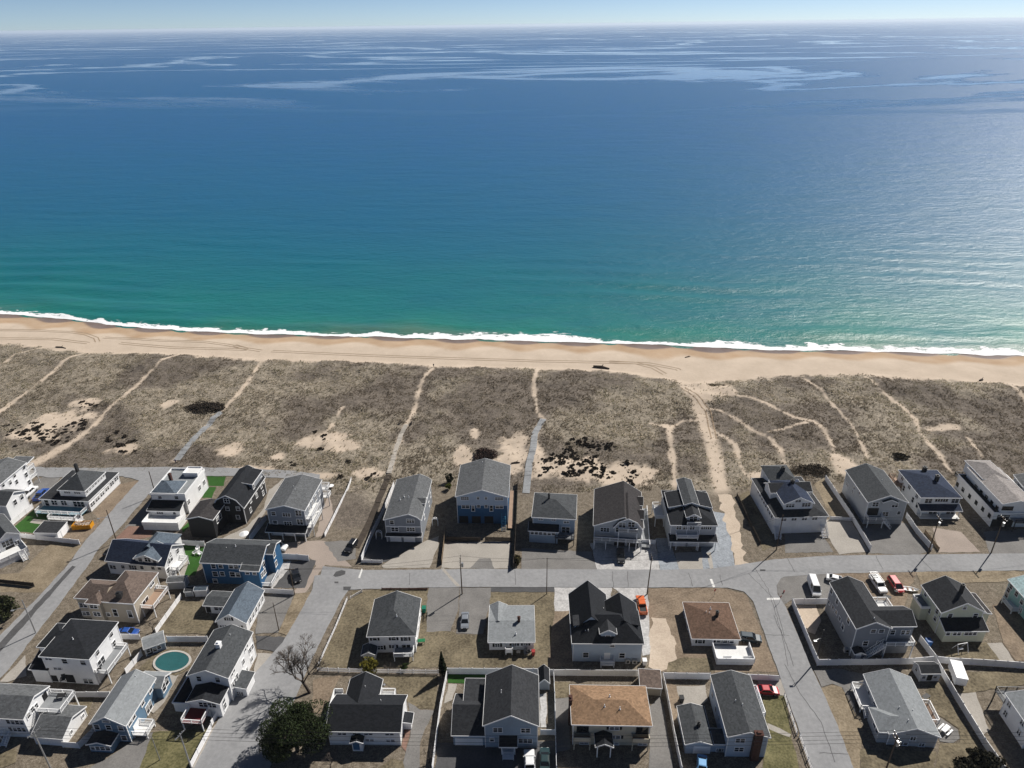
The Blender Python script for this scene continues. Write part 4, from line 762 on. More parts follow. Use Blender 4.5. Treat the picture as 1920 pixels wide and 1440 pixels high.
    # --- white with deck, bottom left
    h = House('white house with grey gable roof and white railed upper deck, bottom left', 'B1', 'gu', dict(b=(210, 572), s=(300, 367), c=(450, 267)), WHITE, R_GREY, ze=5.5, w=14, d=10)
    h.row('F', (75, 590), (195, 597), 4, 0.7, 1.0).row('F', (95, 655), (215, 662), 4, 0.7, 1.0).win('R', [(325, 452), (290, 482), (255, 535)], 0.8, 1.1).door('R', (408, 370), 1.0, 2.0, m=SHUT)
    h.deck_local(h.w, h.w+5.0, h.d*0.42, h.d*1.05, 3.6, DECKG, out='FRK', solid=False); h.stairs(h.w-4, -0.3, 1.6, -0.05, -1, 7)
    # --- white garage
    h = House('white garage with grey gable roof, bottom left', 'B1', 'gu', dict(a=(272, 727), b=(565, 745), s=(655, 548), c=(780, 453), B=(580, 815), r=(362, 530)), WHITE, R_GREY, name='garage', cat='garage', ze=2.7, w=8, d=9)
    h.door('F', (380, 775), 2.4, 2.0, 'garage_door').door('F', (500, 785), 2.4, 2.0, 'garage_door').win('R', [(745, 540), (640, 685)], 0.6, 0.7)
    # --- white, black hip roof
    h = House('white two-storey house with black hip roof and railed side deck', 'A6', 'gv', dict(a=(270, 650), b=(630, 667), c=(838, 400), r=(567, 490), B=(700, 850), C=(890, 592)), WHITE, R_BLACK, ze=7, w=12, d=12, hip=(1, 1))
    h.win('F', [(345, 662)], 1.4, 0.6, '2').win('F', [(460, 680), (590, 690)], 1.1, 1.2).win('F', [(410, 732)], 1.7, 0.5, '2').win('F', [(628, 822)], 2.0, 1.3, '2').door('F', (270, 803), 1.1, 1.6, m=SHUT).door('F', (508, 828), 1.8, 2.1, m=SHUT)
    h.win('R', [(785, 483), (810, 555), (690, 620)], 1.0, 1.3).win('R', [(720, 690)], 2.0, 2.0, '2')
    h.deck_local(h.w, h.w+2.6, 0.4, h.d*0.8, 2.9, DECKG, out='FRK'); h.vol_local(-3.0, 3.0, 3.3, 6.0, 0, h.ze-0.9, 1.4, 'gu', 'gable', (1, 0)); h.vol_local(-3.4, -0.2, 3.6, 3.4, 0, 3.8, 1.2, 'gu', 'shed'); h.pipes([(0.45, 0.4)])
    # --- white arch-window house
    h = House('white house with arched window and white wraparound deck at the left edge', 'A1', 'gu', dict(b=(-50, 960), c=(200, 862), s=(70, 842)), WHITE, R_MID, ze=4.6, rise=2.2, w=12, d=8)
    h.win('R', [(170, 945)], 1.0, 1.0, '2').win('R', [(75, 950)], 2.4, 1.6, '3').door('R', (110, 1010), 1.8, 2.2, m=SHUT)
    h.deck_local(h.w, h.w+4.5, -3.5, h.d, 1.5, DECKW, solid=True, wall=True, out='FRK'); h.stairs(h.w+4.5, h.d*0.7, 1.5, 1, 0, 6)
    # ============ middle sea-front row
    h = House('grey house with gambrel front, double white garage and arched arbors', 'A3', 'gv', dict(a=(420, 700), b=(803, 745), d=(545, 312), B=(805, 950), A=(470, 932)), GREY, R_GREY, shape='gambrel_right', rf=0.68, ze=6.6, rise=2.0, w=10, d=15)
    h.win('F', [(535, 812)], 1.8, 1.2, '2').win('F', [(695, 812)], 2.0, 1.2, '3').win('F', [(690, 728)], 1.9, 1.2, '3').win('F', [(505, 742)], 1.0, 1.2)
    h.door('F', (545, 912), 2.7, 2.1, 'garage_door').door('F', (682, 917), 2.7, 2.1, 'garage_door').band('F', 4.9, 0.25)
    h.vol_local(0.2, -0.7, h.w-0.3, 0.7, 0, 2.6, 0.45, 'gu', 'shed', open_=True, roof=R_BLACK)
    h.vol_local(h.w*0.72, h.d*0.35, h.w*0.3, 2.2, h.ze-0.8, h.ze+0.8, 0.8, 'gu'); h.win('R', [(875, 560), (890, 470), (830, 690)], 0.9, 1.3); h.pipes([(0.4, 0.45), (0.3, 0.4), (0.55, 0.42)])
    # --- big blue and white
    h = House('big blue and white gabled duplex with dark grey roof', 'A3', 'gv', dict(a=(1140, 487), b=(1672, 490), r=(1400, 420), s=(1440, 100), d=(1190, 165), c=(1695, 180), A=(1170, 755)), PALEBLUE, R_GREY, ze=8, rise=2.2, w=14, d=14)
    h.cladding('F', 0, h.ze*0.66, BLUE).cladding('R', 0, h.ze*0.66, BLUE)
    h.win('F', [(1235, 503), (1577, 506)], 2.0, 0.9, '4').win('F', [(1367, 500), (1446, 501)], 0.6, 0.8).win('F', [(1242, 586), (1580, 588)], 2.0, 0.9, '2').win('F', [(1372, 582), (1448, 582)], 0.8, 0.8)
    h.win('F', [(1318, 602), (1500, 602)], 0.75, 1.8, '1')
    for k in (0.12, 0.36, 0.6): h.door('F', (1165+k*520, 760), 2.2, 2.2, m=SHUT, z=0.1)  # black slabs paint the shade of the open ground floor
    h.deck_local(h.w+0.1, h.w+1.5, -2.5, h.d, 0.5, DECKT, rail=False, name='walkway'); h.stairs(h.w-1.0, -0.8, 3.2, 0.0, -1, 9, 1.1, m=CYAN); h.pipes([(0.45, 0.9)])
    # --- small blue-grey
    h = House('small blue-grey house with hip roof and low front porch', 'A4', 'gu', dict(a=(165, 552), b=(527, 598), c=(528, 380), d=(180, 365), B=(510, 752)), BLUEGREY, R_MID, ze=6.0, rise=2, w=11, d=9, hip=(1, 1))
    h.win('F', [(235, 558), (340, 562)], 1.1, 0.6, '2').win('F', [(445, 605)], 1.3, 0.7, '2').win('F', [(440, 670)], 2.0, 1.9, '2')
    h.vol_local(-0.8, -2.0, h.w*0.68, 2.2, 0, 3.9, 0.9, 'gu', 'shed', roof=R_BLACK); h.row('F', (165, 657), (340, 660), 6, 0.8, 0.9, vi=1); h.deck_local(h.w*0.55, h.w, -2.6, 0, 2.2, DECKG, out='FR', railm=DARKM); h.chimney(h.w*0.35, h.d*0.6, 0.5, 0.5, top=h.ze+h.rise+0.8, m=DARKM)
    # --- umber gambrel
    h = House('charcoal-roofed house with gambrel gable front and two-level white balconies', 'A4', 'gv', dict(a=(668, 648), d=(655, 332), c=(1085, 362), A=(680, 788), b=(1060, 655), B=(1045, 792)), LGREY, R_UMBER, rf=0.62, ze=5.6, rise=3.3, w=13, d=14)
    h.vol_local(h.w*0.42, -0.5, h.w*0.56, h.d*0.7, 0, h.ze+0.1, 3.2, 'gv', 'gambrel'); h.win('F', [(905, 592), (980, 592)], 1.6, 1.5, '2', vi=1).win('F', [(760, 668)], 2.2, 1.2, '3').win('F', [(880, 668), (990, 668)], 1.8, 1.4, '2', vi=1)
    h.deck_local(0, h.w, -2.4, -0.55, 2.9, DECKG, out='FLR'); h.deck_local(h.w*0.5, h.w*0.9, -1.7, -0.55, 5.5, DECKG, out='FLR'); h.door('F', (880, 762), 2.5, 2.3, m=SHUT, vi=1, z=0).door('F', (990, 762), 2.5, 2.3, m=SHUT, vi=1, z=0)  # black slabs paint the dark inside of the garage openings
    for f in (0.2, 0.58): h.vol_local(h.w*0.66, h.d*f, h.w*0.36, 3.4, h.ze-1.2, h.ze+0.7, 1.3, 'gu')
    h.win('R', [(1075, 560), (1080, 610)], 1.0, 1.3); h.deck_local(h.w+0.2, h.w+2.2, -1.0, h.d, 0.6, DECKG, out='R')
    # --- dark craftsman
    h = House('dark-roofed craftsman house with side dormers and pale gravel drive', 'A4', 'gv', dict(a=(1283, 630), b=(1680, 633), d=(1213, 345), A=(1300, 806), r=(1465, 462), c=(1590, 350)), LGREY, R_BLACK, ze=6.7, rise=3, w=13, d=14, hip=(1, 1))
    h.vol_local(h.w*0.36, h.d*0.36, h.w*0.3, h.d*0.75, h.ze-0.5, h.ze+2.5, 0.7, 'gv', roof=R_MID); h.vol_local(0.3, h.d*0.4, h.w*0.4, h.d*0.42, h.ze-0.3, h.ze+1.2, 1.2, 'gv', 'shed'); h.vol_local(h.w*0.58, h.d*0.4, h.w*0.4, h.d*0.42, h.ze-0.3, h.ze+2.4, -1.2, 'gv', 'shed')
    h.vol_local(h.w*0.36, h.d*0.08, h.w*0.28, h.d*0.34, h.ze-0.2, h.ze+1.5, 1.1, 'gv', roof=R_CHAR); h.win('F', [(1485, 570)], 1.9, 1.2, '2', vi=4); h.deck_local(h.w*0.35, h.w*0.65, -0.1, h.d*0.08-0.02, h.ze+0.1, DECKW, out='F', h=0.7)
    h.win('F', [(1365, 650), (1420, 650), (1475, 650)], 1.2, 1.2, '2').win('F', [(1590, 652)], 2.6, 1.0, '5').door('F', (1365, 780), 2.7, 2.2, 'garage_door').door('F', (1485, 780), 2.7, 2.2, 'garage_door')
    h.win('F', [(1310, 498), (1605, 498)], 0.9, 0.5, vi=2); h.vol_local(-0.2, -1.7, h.w+0.3, 1.7, 0, 3.1, 0.8, 'gu', 'shed', open_=True)
    for u in (0.0, h.w*0.62, h.w): h.post(u, -1.6, 0, 3.0)
    h.deck_local(h.w*0.12, h.w*0.6, -1.5, -0.05, 3.95, DECKW, out='FLR', h=0.9); h.deck_local(-2.6, -0.1, h.d*0.55, h.d*0.95, 2.8, DECKW, out='FLK')
    # ============ right sea-front row
    h = House('white craftsman house with dark flared roof and twin bay windows', 'A5', 'gv', dict(a=(248, 455), b=(612, 457), d=(95, 205), A=(262, 568), B=(590, 570)), WHITE, R_CHAR, ze=5.4, rise=2.2, w=15, d=15, hip=(1, 1))
    h.vol_local(h.w*0.2, h.d*0.12, h.w*0.56, h.d*0.6, h.ze-0.4, h.ze+2.6, 2.0, 'gv', 'gable', (0, 1), roof=R_NAVY); h.win('F', [(420, 325)], 1.4, 0.7, '2', vi=1).win('F', [(362, 378), (468, 378)], 2.2, 1.1, '3', vi=1)
    h.vol_local(h.w*0.08, h.d*0.42, h.w*0.8, 4.2, h.ze-0.3, h.ze+2.5, 1.5, 'gu'); h.vol_local(h.w*0.22, h.d*0.7, h.w*0.5, h.d*0.42, 0, h.ze+2.7, 2.0, 'gv', 'gable', (1, 1), roof=R_MID)
    h.row('F', (320, 467), (525, 467), 4, 1.3, 0.9, '2').row('L', (150, 290), (240, 455), 8, 0.9, 1.0).door('F', (345, 515), 2.2, 2.0, 'garage_door').door('F', (412, 518), 1.0, 2.1).door('F', (475, 516), 2.4, 2.0, 'garage_door')
    h.stairs(0.5, -0.1, 2.6, 0, -1, 9, 1.5).stairs(h.w-0.6, -0.1, 2.6, 0, -1, 9, 1.5); h.chimney(h.w*0.52, h.d*0.5, 0.8, 0.8, top=h.ze+5.2, m=DARKM); h.chimney(h.w*0.5, h.d*0.85, 0.8, 0.8, top=h.ze+5.4, m=DARKM)
    # --- grey gable
    h = House('light grey gabled house with recessed front stair between white fences', 'A5', 'gv', dict(a=(875, 357), b=(1140, 370), d=(725, 145), r=(1040, 320), s=(865, 100), B=(1105, 507), D=(712, 298)), LGREY, R_MID, ze=7.5, rise=2, w=11, d=16)
    h.win('F', [(930, 375), (1060, 380)], 1.5, 1.3, '2').win('F', [(995, 440)], 1.5, 1.4, '2').win('F', [(1085, 432)], 0.8, 1.0).win('L', [(745, 245)], 1.6, 1.0, '3').win('L', [(780, 290), (825, 300), (790, 265)], 0.7, 0.9)
    h.vol_local(h.w*0.36, -0.5, h.w*0.36, 2.5, h.ze-0.6, h.ze+0.35, 0.9, 'gv'); h.door('F', (912, 425), 2.6, 2.2, m=SHUT); h.deck_local(0.1, h.w*0.42, -1.8, 0, 2.5, DECKG, out='FLR'); h.stairs(h.w*0.42, -1.2, 2.5, 1, -0.2, 8, 1.2); h.pipes([(0.62, 0.5)])  # wide black slab paints the shade inside the recessed porch
    # --- navy roof
    h = House('white house with navy hip roof, long front porch and brown corner deck', 'A5', 'gv', dict(a=(1232, 335), b=(1510, 332), d=(1080, 148), D=(1062, 262)), WHITE, R_NAVY, ze=7, rise=1.8, w=11, d=13, hip=(1, 1))
    h.win('F', [(1283, 352), (1460, 352)], 1.8, 1.3, '2').win('F', [(1370, 348)], 3.4, 0.9, '5').vol_local(-0.1, -1.7, h.w+0.2, 1.7, 0, h.ze-3.1, 1.0, 'gu', 'shed', open_=True)
    h.win('F', [(1305, 452), (1450, 452)], 2.2, 1.9, '2').deck_local(-0.1, h.w+0.1, -2.2, 0, 0.5, DECKW, rail=False)
    for u in (0.1, h.w*0.5, h.w-0.1): h.post(u, -1.6, 0.9, h.ze-3.1)
    h.win('L', [(1112, 200), (1160, 250), (1210, 310)], 1.2, 1.4, '2').win('L', [(1100, 250), (1120, 268), (1180, 345), (1240, 420)], 1.0, 1.6); h.chimney(h.w*0.62, h.d*0.45, 0.8, 0.8, top=h.ze+h.rise+1.2, m=DARKM); h.chimney(h.w*0.6, h.d*0.92, 0.9, 0.9, top=h.ze+1.8, m=DARKM); h.deck_local(-1.8, 0, h.d*0.75, h.d+1.5, 2.8, DECKT, railm=DECKT, out='LKF')
    # --- white modern
    h = House('white modern three-storey house with pale roof and black window frames', 'A5', 'gv', dict(a=(1715, 435), d=(1480, 180), A=(1690, 525), D=(1452, 258)), WHITE, R_BLACK, shape='flat', ze=5.8, rise=0.2, w=13, d=17)
    h.vol_local(1.5, 0.1, h.w*0.62, h.d-1.0, h.ze-0.3, h.ze+2.9, 1.1, 'gv', roof=R_PALE); h.vol_local(2.2, h.d*0.62, h.w*0.5, h.d*0.5, h.ze, h.ze+3.3, 1.5, 'gv', 'gable', (1, 1), roof=R_PALE)
    h.win('F', [(1800, 402)], 2.6, 1.0, '2', vi=1, fm=DARKM).win('F', [(1780, 462)], 2.8, 1.3, '3', fm=DARKM).row('L', (1470, 235), (1690, 450), 6, 0.9, 1.0, fm=DARKM).row('L', (1600, 260), (1740, 400), 5, 0.9, 1.0, vi=1, fm=DARKM)
    h.door('F', (1730, 520), 2.6, 2.3, m=SHUT, z=0); h.door('F', (1800, 520), 2.6, 2.3, m=SHUT, z=0); h.deck_local(h.w*0.35, h.w, -2.2, 0, 3.0, DECKG, out='FR', railm=DARKM); h.deck_local(0.5, h.w-0.5, h.d, h.d+2.4, 2.9, DECKG, out='LKR', railm=DARKM)
    # --- fragment at right edge
    h = House('grey house cut off by the right edge, beyond the white modern house', 'A5', 'gv', dict(d=(1850, 178), a=(1915, 262)), GREY, R_GREY, ze=5.5, rise=1.6, w=10, d=9)
    h.win('L', [(1870, 235), (1900, 270)], 1.0, 1.2)
    # ============ second row
    h = House('white two-storey house with speckled grey hip roof and black shutters', 'B3', 'gv', dict(a=(437, 534), b=(802, 531), c=(843, 240), d=(490, 265), s=(655, 190), A=(455, 652), B=(797, 655)), WHITE, R_MID, ze=5, rise=2.0, w=11, d=13, hip=(1, 0))
    h.win('F', [(490, 549), (632, 547), (722, 551)], 0.9, 1.0, shut=True).win('F', [(532, 616)], 1.2, 1.1, '2', shut=True).win('F', [(632, 608)], 0.8, 0.8, shut=True).win('F', [(728, 618)], 1.8, 1.9, '2')
    h.deck_local(h.w*0.55, h.w*0.97, -2.5, 0, 1.4, DECKG, out='FLR'); h.vol_local(h.w*0.4, h.d*0.42, 2.0, 1.6, h.ze+0.6, h.ze+1.9, 0.5, 'gv', 'gable', (1, 0), wall=DARKM, fascia=False); h.pipes([(0.58, 0.35)]); h.row('R', (806, 560), (838, 300), 4, 0.9, 1.2); h.vol_local(-1.2, -2.2, 2.6, 2.2, 0, 2.0, 0.8, 'gv', 'gable')
    h = House('small white ranch house with pale grey roof', 'B3', 'gu', dict(a=(1343, 579), b=(1690, 576), c=(1690, 300), d=(1350, 302), r=(1347, 412), s=(1685, 415), A=(1350, 636), B=(1686, 632)), WHITE, R_LIGHT, ze=2.8, rise=1.3, w=10, d=10)
    h.win('F', [(1410, 598), (1537, 589), (1622, 588)], 0.9, 0.9, '2', shut=True); h.deck_local(h.w*0.36, h.w*0.52, -1.4, 0, 0.8, DECKW, out='FLR', solid=True); h.chimney(h.w*0.67, h.d*0.48, 0.55, 0.55, top=h.ze+h.rise+1.0); h.vol_local(0.0, h.d*0.5, h.w*0.36, h.d*0.52, 0, h.ze+0.05, 1.1, 'gv'); h.pipes([(0.6, 0.15)])
    h = House('large pale blue house with big black roof and front dormer', 'B5', 'gu', dict(a=(283, 583), b=(833, 591), A=(302, 722), B=(805, 722), r=(450, 368), s=(645, 372)), PALEBLUE, R_BLACK, ze=5.2, rise=4.0, w=16, d=11, hip=(1, 1))
    h.vol_local(-0.05, h.d*0.4, h.w*0.55, h.d*1.15, 0, h.ze-0.02, 4.1, 'gv'); h.vol_local(h.w*0.5, h.d*0.4, h.w*0.49, h.d*0.85, 0, h.ze-0.03, 3.1, 'gv')
    h.vol_local(h.w*0.4, h.d*0.1, h.w*0.21, h.d*0.4, h.ze, h.ze+1.8, 1.1, 'gv', roof=R_CHAR); h.win('F', [(560, 537)], 1.0, 1.0, '1', vi=3)
    h.vol_local(0.4, h.d*0.38, 3.0, 2.4, h.ze, h.ze+1.5, 0.6, 'gv', 'shed', roof=R_CHAR, fascia=False); h.vol_local(h.w-3.2, h.d*0.42, 2.8, 2.4, h.ze, h.ze+2.0, -0.6, 'gv', 'shed', wall=R_BLACK, fascia=False)
    h.win('F', [(393, 671), (665, 675)], 1.1, 1.3).win('F', [(592, 603)], 0.9, 0.5).door('F', (553, 685), 1.1, 2.1); h.deck_local(h.w*0.4, h.w*0.6, -1.6, 0, 0.7, DECKW, out='FLR'); h.pipes([(0.18, 0.2), (0.22, 0.2), (0.66, 0.4)]); h.pipes([(0.9, 0.5)], 1)
    h = House('small white house with brown hip roof and large white deck', 'B5', 'gv', dict(a=(1178, 549), b=(1541, 549), d=(1104, 280), A=(1182, 611), B=(1532, 602), r=(1372, 388), s=(1348, 360)), WHITE, R_BROWN, ze=2.6, rise=2.0, w=10, d=11, hip=(1, 1))
    h.win('F', [(1250, 571), (1390, 566), (1440, 567)], 0.9, 0.9, '1', shut=True).win('F', [(1487, 570)], 0.9, 0.8).win('L', [(1130, 420), (1155, 490), (1118, 360)], 0.9, 1.1)
    h.deck_local(h.w*0.42, h.w*1.22, -5.0, -0.6, 0.9, DECKW, solid=True, wall=True, out='FLR'); h.chimney(h.w*0.62, h.d*0.5, 0.55, 0.55, top=h.ze+h.rise+0.9, m=DARKM); h.pipes([(0.4, 0.6), (0.46, 0.55), (0.52, 0.7)])
    # --- right of the side street
    h = House('dark grey two-storey house with outside stair and side wing behind white fence', 'B7', 'gv', dict(a=(652, 471), d=(460, 132), c=(715, 127), r=(806, 427), s=(596, 77), A=(625, 684), b=(935, 475)), GREY, R_CHAR, ze=7, rise=2, w=8, d=14)
    h.vol_local(h.w*0.45, 0.5, h.w*0.55+5.4, 5.2, 0, h.ze-0.05, 1.7, 'gu'); h.win('F', [(790, 492), (850, 492)], 1.0, 0.9).win('F', [(730, 584), (832, 584)], 1.0, 1.3).win('F', [(935, 502), (1015, 501), (1045, 501)], 0.9, 1.2, vi=1).win('F', [(958, 572)], 0.9, 1.2, vi=1)
    h.win('L', [(475, 185), (520, 270), (605, 415), (563, 460)], 1.0, 1.4).win('L', [(490, 315), (513, 352), (540, 400), (460, 275)], 0.9, 0.9)
    h.deck_local(h.w*0.9, h.w+5.2, -1.4, 0.45, 4.2, DECKG, out='FR'); h.stairs(h.w*0.9, -0.9, 4.2, -1, 0, 14, 1.2); h.deck_local(h.w, h.w+6.0, 5.8, h.d*0.95, 3.4, DECKW, out='RK'); h.vol_local(0.2, -1.5, 1.8, 1.5, 0, 2.3, 0.6, 'gv', wall=GREY); h.door('F', (685, 655), 0.9, 2.0, vi=2); h.pipes([(0.5, 0.05)])
    h = House('pale yellow-green house with dark roof and enclosed front porch', 'B7', 'gv', dict(a=(1302, 360), d=(1150, 150), r=(1490, 287), s=(1332, 72), b=(1640, 352)), CREAMG, R_CHAR, ze=6.2, rise=2.6, w=10, d=12)
    h.win('F', [(1365, 378), (1555, 376)], 0.9, 1.1).win('F', [(1475, 318)], 0.7, 0.8).win('L', [(1165, 278), (1210, 338), (1255, 398), (1185, 215), (1270, 345)], 0.9, 1.2)
    h.vol_local(0.1, -2.6, h.w*0.98, 2.6, 0, 3.4, 1.3, 'gu', 'shed', roof=R_BLACK); h.win('F', [(1355, 500), (1405, 503), (1435, 503), (1490, 505), (1522, 504), (1552, 504)], 0.8, 1.0, vi=1)
    h.vol_local(h.w-0.1, h.d*0.12, 2.4, h.d*0.72, 0, h.ze-0.8, -0.6, 'gv', 'shed', roof=R_UMBER); h.chimney(h.w*0.58, h.d*0.42, 0.6, 0.6, top=h.ze+h.rise+1.8, m=DARKM)
    h.vol_local(-1.8, h.d-4, 1.9, 3.6, 0, 3.6, 0.5, 'gv', 'flat', roof=R_LIGHT)
    h = House('teal house cut off by the right edge', 'B7', 'gv', dict(d=(1815, 112), D=(1748, 225)), TEAL, R_TEAL, ze=5.2, rise=1.8, w=10, d=14, wth=4)
    h.win('L', [(1775, 150), (1785, 215), (1825, 160), (1865, 215), (1895, 330), (1905, 275)], 0.9, 1.2); h.deck_local(-2.0, 0, h.d*0.6, h.d*0.85, 1.0, DECKW, out='LF')
    h = House('light grey ranch house with decks on both sides and picnic table', 'B8', 'gv', dict(a=(885, 600), b=(1285, 590), d=(738, 140), r=(1135, 552), s=(895, 86), B=(1258, 692)), LGREY, R_LIGHT, ze=3.6, rise=1.6, w=10, d=14)
    h.win('F', [(1005, 676)], 1.6, 0.7, '2').win('F', [(1088, 618)], 0.9, 0.9, '2').win('F', [(1147, 677)], 0.9, 0.8, '2').win('L', [(760, 270), (805, 348)], 1.0, 1.1)
    h.vol_local(-1.7, 0.3, h.w*0.5, 4.8, 0, h.ze-0.1, 1.3, 'gu', 'gable', (1, 0)); h.win('L', [(815, 472), (860, 556)], 1.0, 1.1, vi=1); h.deck_local(-2.6, 0, h.d*0.52, h.d*0.95, 1.0, DECKW, out='LFK'); h.stairs(-1.5, h.d*0.52, 1.0, 0, -1, 5); h.deck_local(h.w, h.w+2.5, h.d*0.35, h.d*0.7, 1.0, DECKT, out='RFK'); h.pipes([(0.35, 0.35), (0.6, 0.3), (0.4, 0.12)])
    h = House('white house with railed deck cut off by the right edge, bottom right', 'B8', 'gv', dict(d=(1785, 280), D=(1727, 432), A=(1905, 692)), WHITE, R_LIGHT, ze=5, rise=1.6, w=10, d=11)
    h.win('L', [(1812, 362), (1783, 432), (1910, 500), (1885, 572)], 0.9, 1.2, '2'); h.deck_local(0, h.w, h.d, h.d+3, 3.0, DECKG, out='LKR', railm=DARKM)
    # ============ bottom row
    h = House('white split-level house with black roof and gabled blue front door', 'B4', 'gu', dict(a=(125, 566), b=(680, 573), r=(150, 360), s=(706, 367), A=(160, 665), B=(690, 670)), WHITE, R_BLACK, ze=3.6, rise=2.2, w=16, d=10)
    h.win('F', [(228, 578), (260, 578), (340, 576), (425, 578), (458, 578), (585, 580), (617, 580)], 0.75, 0.8).win('F', [(437, 630), (468, 630), (593, 634), (625, 634)], 0.75, 0.6)
    h.vol_local(h.w*0.14, h.d*0.5, h.w*0.45, h.d*1.0, 0, h.ze-0.08, 2.1, 'gv'); h.vol_local(h.w*0.34, -1.3, 1.9, 1.3, 0, 2.6, 0.6, 'gv'); h.door('F', (348, 675), 1.0, 2.0, m=BLUE, vi=2); h.deck_local(-1.6, 0, 1.0, h.d*1.4, 1.4, DECKW, out='LFK', solid=True); h.deck_local(h.w*0.6, h.w*0.8, h.d+0.1, h.d+3.2, 1.4, DECKW, out='RK'); h.vol_local(h.w, h.d*0.45, 1.5, 1.8, 0, 2.4, -0.3, 'gv', 'shed'); h.pipes([(0.68, 0.7)]); h.pipes([(0.6, 0.6)], 1)
    h = House('blue-grey gabled house with attached double garage and white front steps', 'B4', 'gv', dict(a=(1302, 526), b=(1718, 526), r=(1510, 445), s=(1520, 66), c=(1725, 146), d=(1320, 140), A=(1325, 686), B=(1710, 690)), BLUEGREY, R_CHAR, ze=5.7, rise=2.5, w=12, d=17)
    h.win('F', [(1413, 553), (1622, 557)], 1.6, 1.1, '2').win('F', [(1370, 626)], 0.7, 0.9).win('F', [(1620, 635)], 2.5, 1.0, '3').door('F', (1485, 665), 1.0, 2.0, m=BLUE)
    h.vol_local(-6.0, 0.4, 7.0, 8.6, 0, 3.0, 2.7, 'gu'); h.door('F', (1200, 690), 4.9, 1.9, 'garage_door', vi=1); h.vol_local(-4.2, 5.6, 4.4, 5.5, 0, 4.7, 0.2, 'gu', 'shed'); h.vol_local(h.w*0.3, -1.5, h.w*0.29, 1.5, 0, 2.6, 0.9, 'gu', 'shed', open_=True, roof=R_BLACK)
    for u in (0.32, 0.57): h.post(h.w*u, -1.4, 0, 2.6)
    h.deck_local(h.w*0.33, h.w*0.56, -1.4, 0, 0.7, DECKW, rail=False); h.stairs(h.w*0.445, -1.5, 0.7, 0, -1, 4, 2.0); h.pipes([(0.3, 0.55), (0.3, 0.5)])
    h = House('cream house with tan hip roof, twin balconies and tall portico', 'B6', 'gu', dict(a=(288, 516), b=(888, 526), c=(842, 226), d=(275, 211), r=(450, 325), s=(695, 330), A=(295, 665), B=(865, 670)), CREAM, R_TAN, ze=5, rise=2.0, w=17, d=11, hip=(1, 1))
    h.win('F', [(370, 545), (815, 556)], 2.0, 1.7, '2', fm=DARKM).win('F', [(607, 541), (617, 607)], 1.7, 0.7, '2', shut=True).win('F', [(380, 655), (608, 662), (825, 668)], 1.5, 0.4, '2').win('F', [(385, 628)], 1.3, 0.3)
    h.deck_local(0.1, 3.2, -1.2, 0, 2.4, DECKT, railm=CREAM, out='FLR', solid=True, name='balcony'); h.deck_local(h.w-3.2, h.w-0.1, -1.2, 0, 2.4, DECKT, railm=CREAM, out='FLR', solid=True, name='balcony')
    v = h.vol_local(h.w*0.3, -2.6, 2.7, 2.8, 0, 3.2, 0.9, 'gv', open_=True, roof=R_BLACK)
    for u in (h.w*0.3+0.15, h.w*0.3+2.55): h.post(u, -2.5, 0, 3.2, 0.1)
    h.pipes([(0.42, 0.35), (0.62, 0.3), (0.5, 0.6)]); h.chimney(-0.35, h.d*0.55, 0.6, 1.1, top=h.ze+1.2, z0=0)
    h = House('pale blue-grey gabled house with brown brick chimney and attached single garage', 'B6', 'gv', dict(a=(1450, 606), b=(1777, 616), r=(1615, 566), s=(1480, 110), d=(1325, 140), A=(1452, 752), B=(1740, 765)), PALEBLUE, R_MID, ze=5.3, rise=1.6, w=9, d=15)
    h.win('F', [(1552, 633), (1542, 699)], 1.6, 1.0, '2').win('L', [(1395, 470), (1370, 400), (1345, 290), (1410, 420)], 0.9, 1.1); h.chimney(h.w*0.72, -0.45, 1.4, 0.9, top=h.ze+1.3, z0=0)
    h.vol_local(-7.2, 0.5, 4.6, 7.6, 0, 2.8, 0.9, 'gv'); h.door('F', (1272, 722), 2.8, 1.9, 'garage_door', vi=1); h.vol_local(-2.7, 0.9, 2.8, 2.4, 0, 2.5, 0.4, 'gu', 'shed'); h.win('F', [(1390, 712), (1422, 712)], 0.9, 0.8, vi=2); h.chimney(-4.4, 3.6, 0.5, 0.5, top=4.3, m=DARKM, z0=2)
    h.deck_local(h.w, h.w+1.7, h.d*0.5, h.d*0.98, 2.7, DECKG, out='RFK'); h.pipes([(0.38, 0.5), (0.52, 0.42)])
    # ============ sheds and garages
    def shed(label, crop, axis, pts, wall, roof, name='shed', **kw): return House(label, crop, axis, pts, wall, roof, name=name, cat=name, o=0.15, **kw)
    h = shed('white garden shed with dark roof beside white fence and trailer', 'B8', 'gu', dict(a=(1150, 136), b=(1292, 132), d=(1088, 45), c=(1250, 40), A=(1135, 190), B=(1278, 190)), WHITE, R_CHAR, ze=2.2, rise=0.9, w=5, d=4)
    h.win('F', [(1168, 158), (1253, 156)], 0.7, 0.7).door('F', (1210, 166), 0.8, 1.8, m=SHUT).win('L', [(1115, 100)], 0.6, 0.8)
    h = shed('low black-roofed garage beside yellow dumpster', 'A1', 'gu', dict(a=(345, 848), b=(560, 855), c=(685, 745), d=(430, 735)), WHITE, R_CHAR, 'garage', shape='shed', ze=2.5, rise=0.3, w=7, d=5)
    h.door('R', (640, 815), 2.4, 1.9, 'garage_door')
    h = shed('grey-roofed pool house with white windows next to the pool', 'A6', 'gu', dict(a=(1012, 602), b=(1165, 548), A=(1050, 645), B=(1190, 592)), BLUEGREY, R_LIGHT, ze=2.1, rise=0.9, w=5.5, d=3.5, th=0.4)
    h.win('F', [(1035, 610), (1100, 598), (1130, 580)], 0.7, 0.9).door('F', (1065, 612), 0.8, 1.7, m=SHUT)
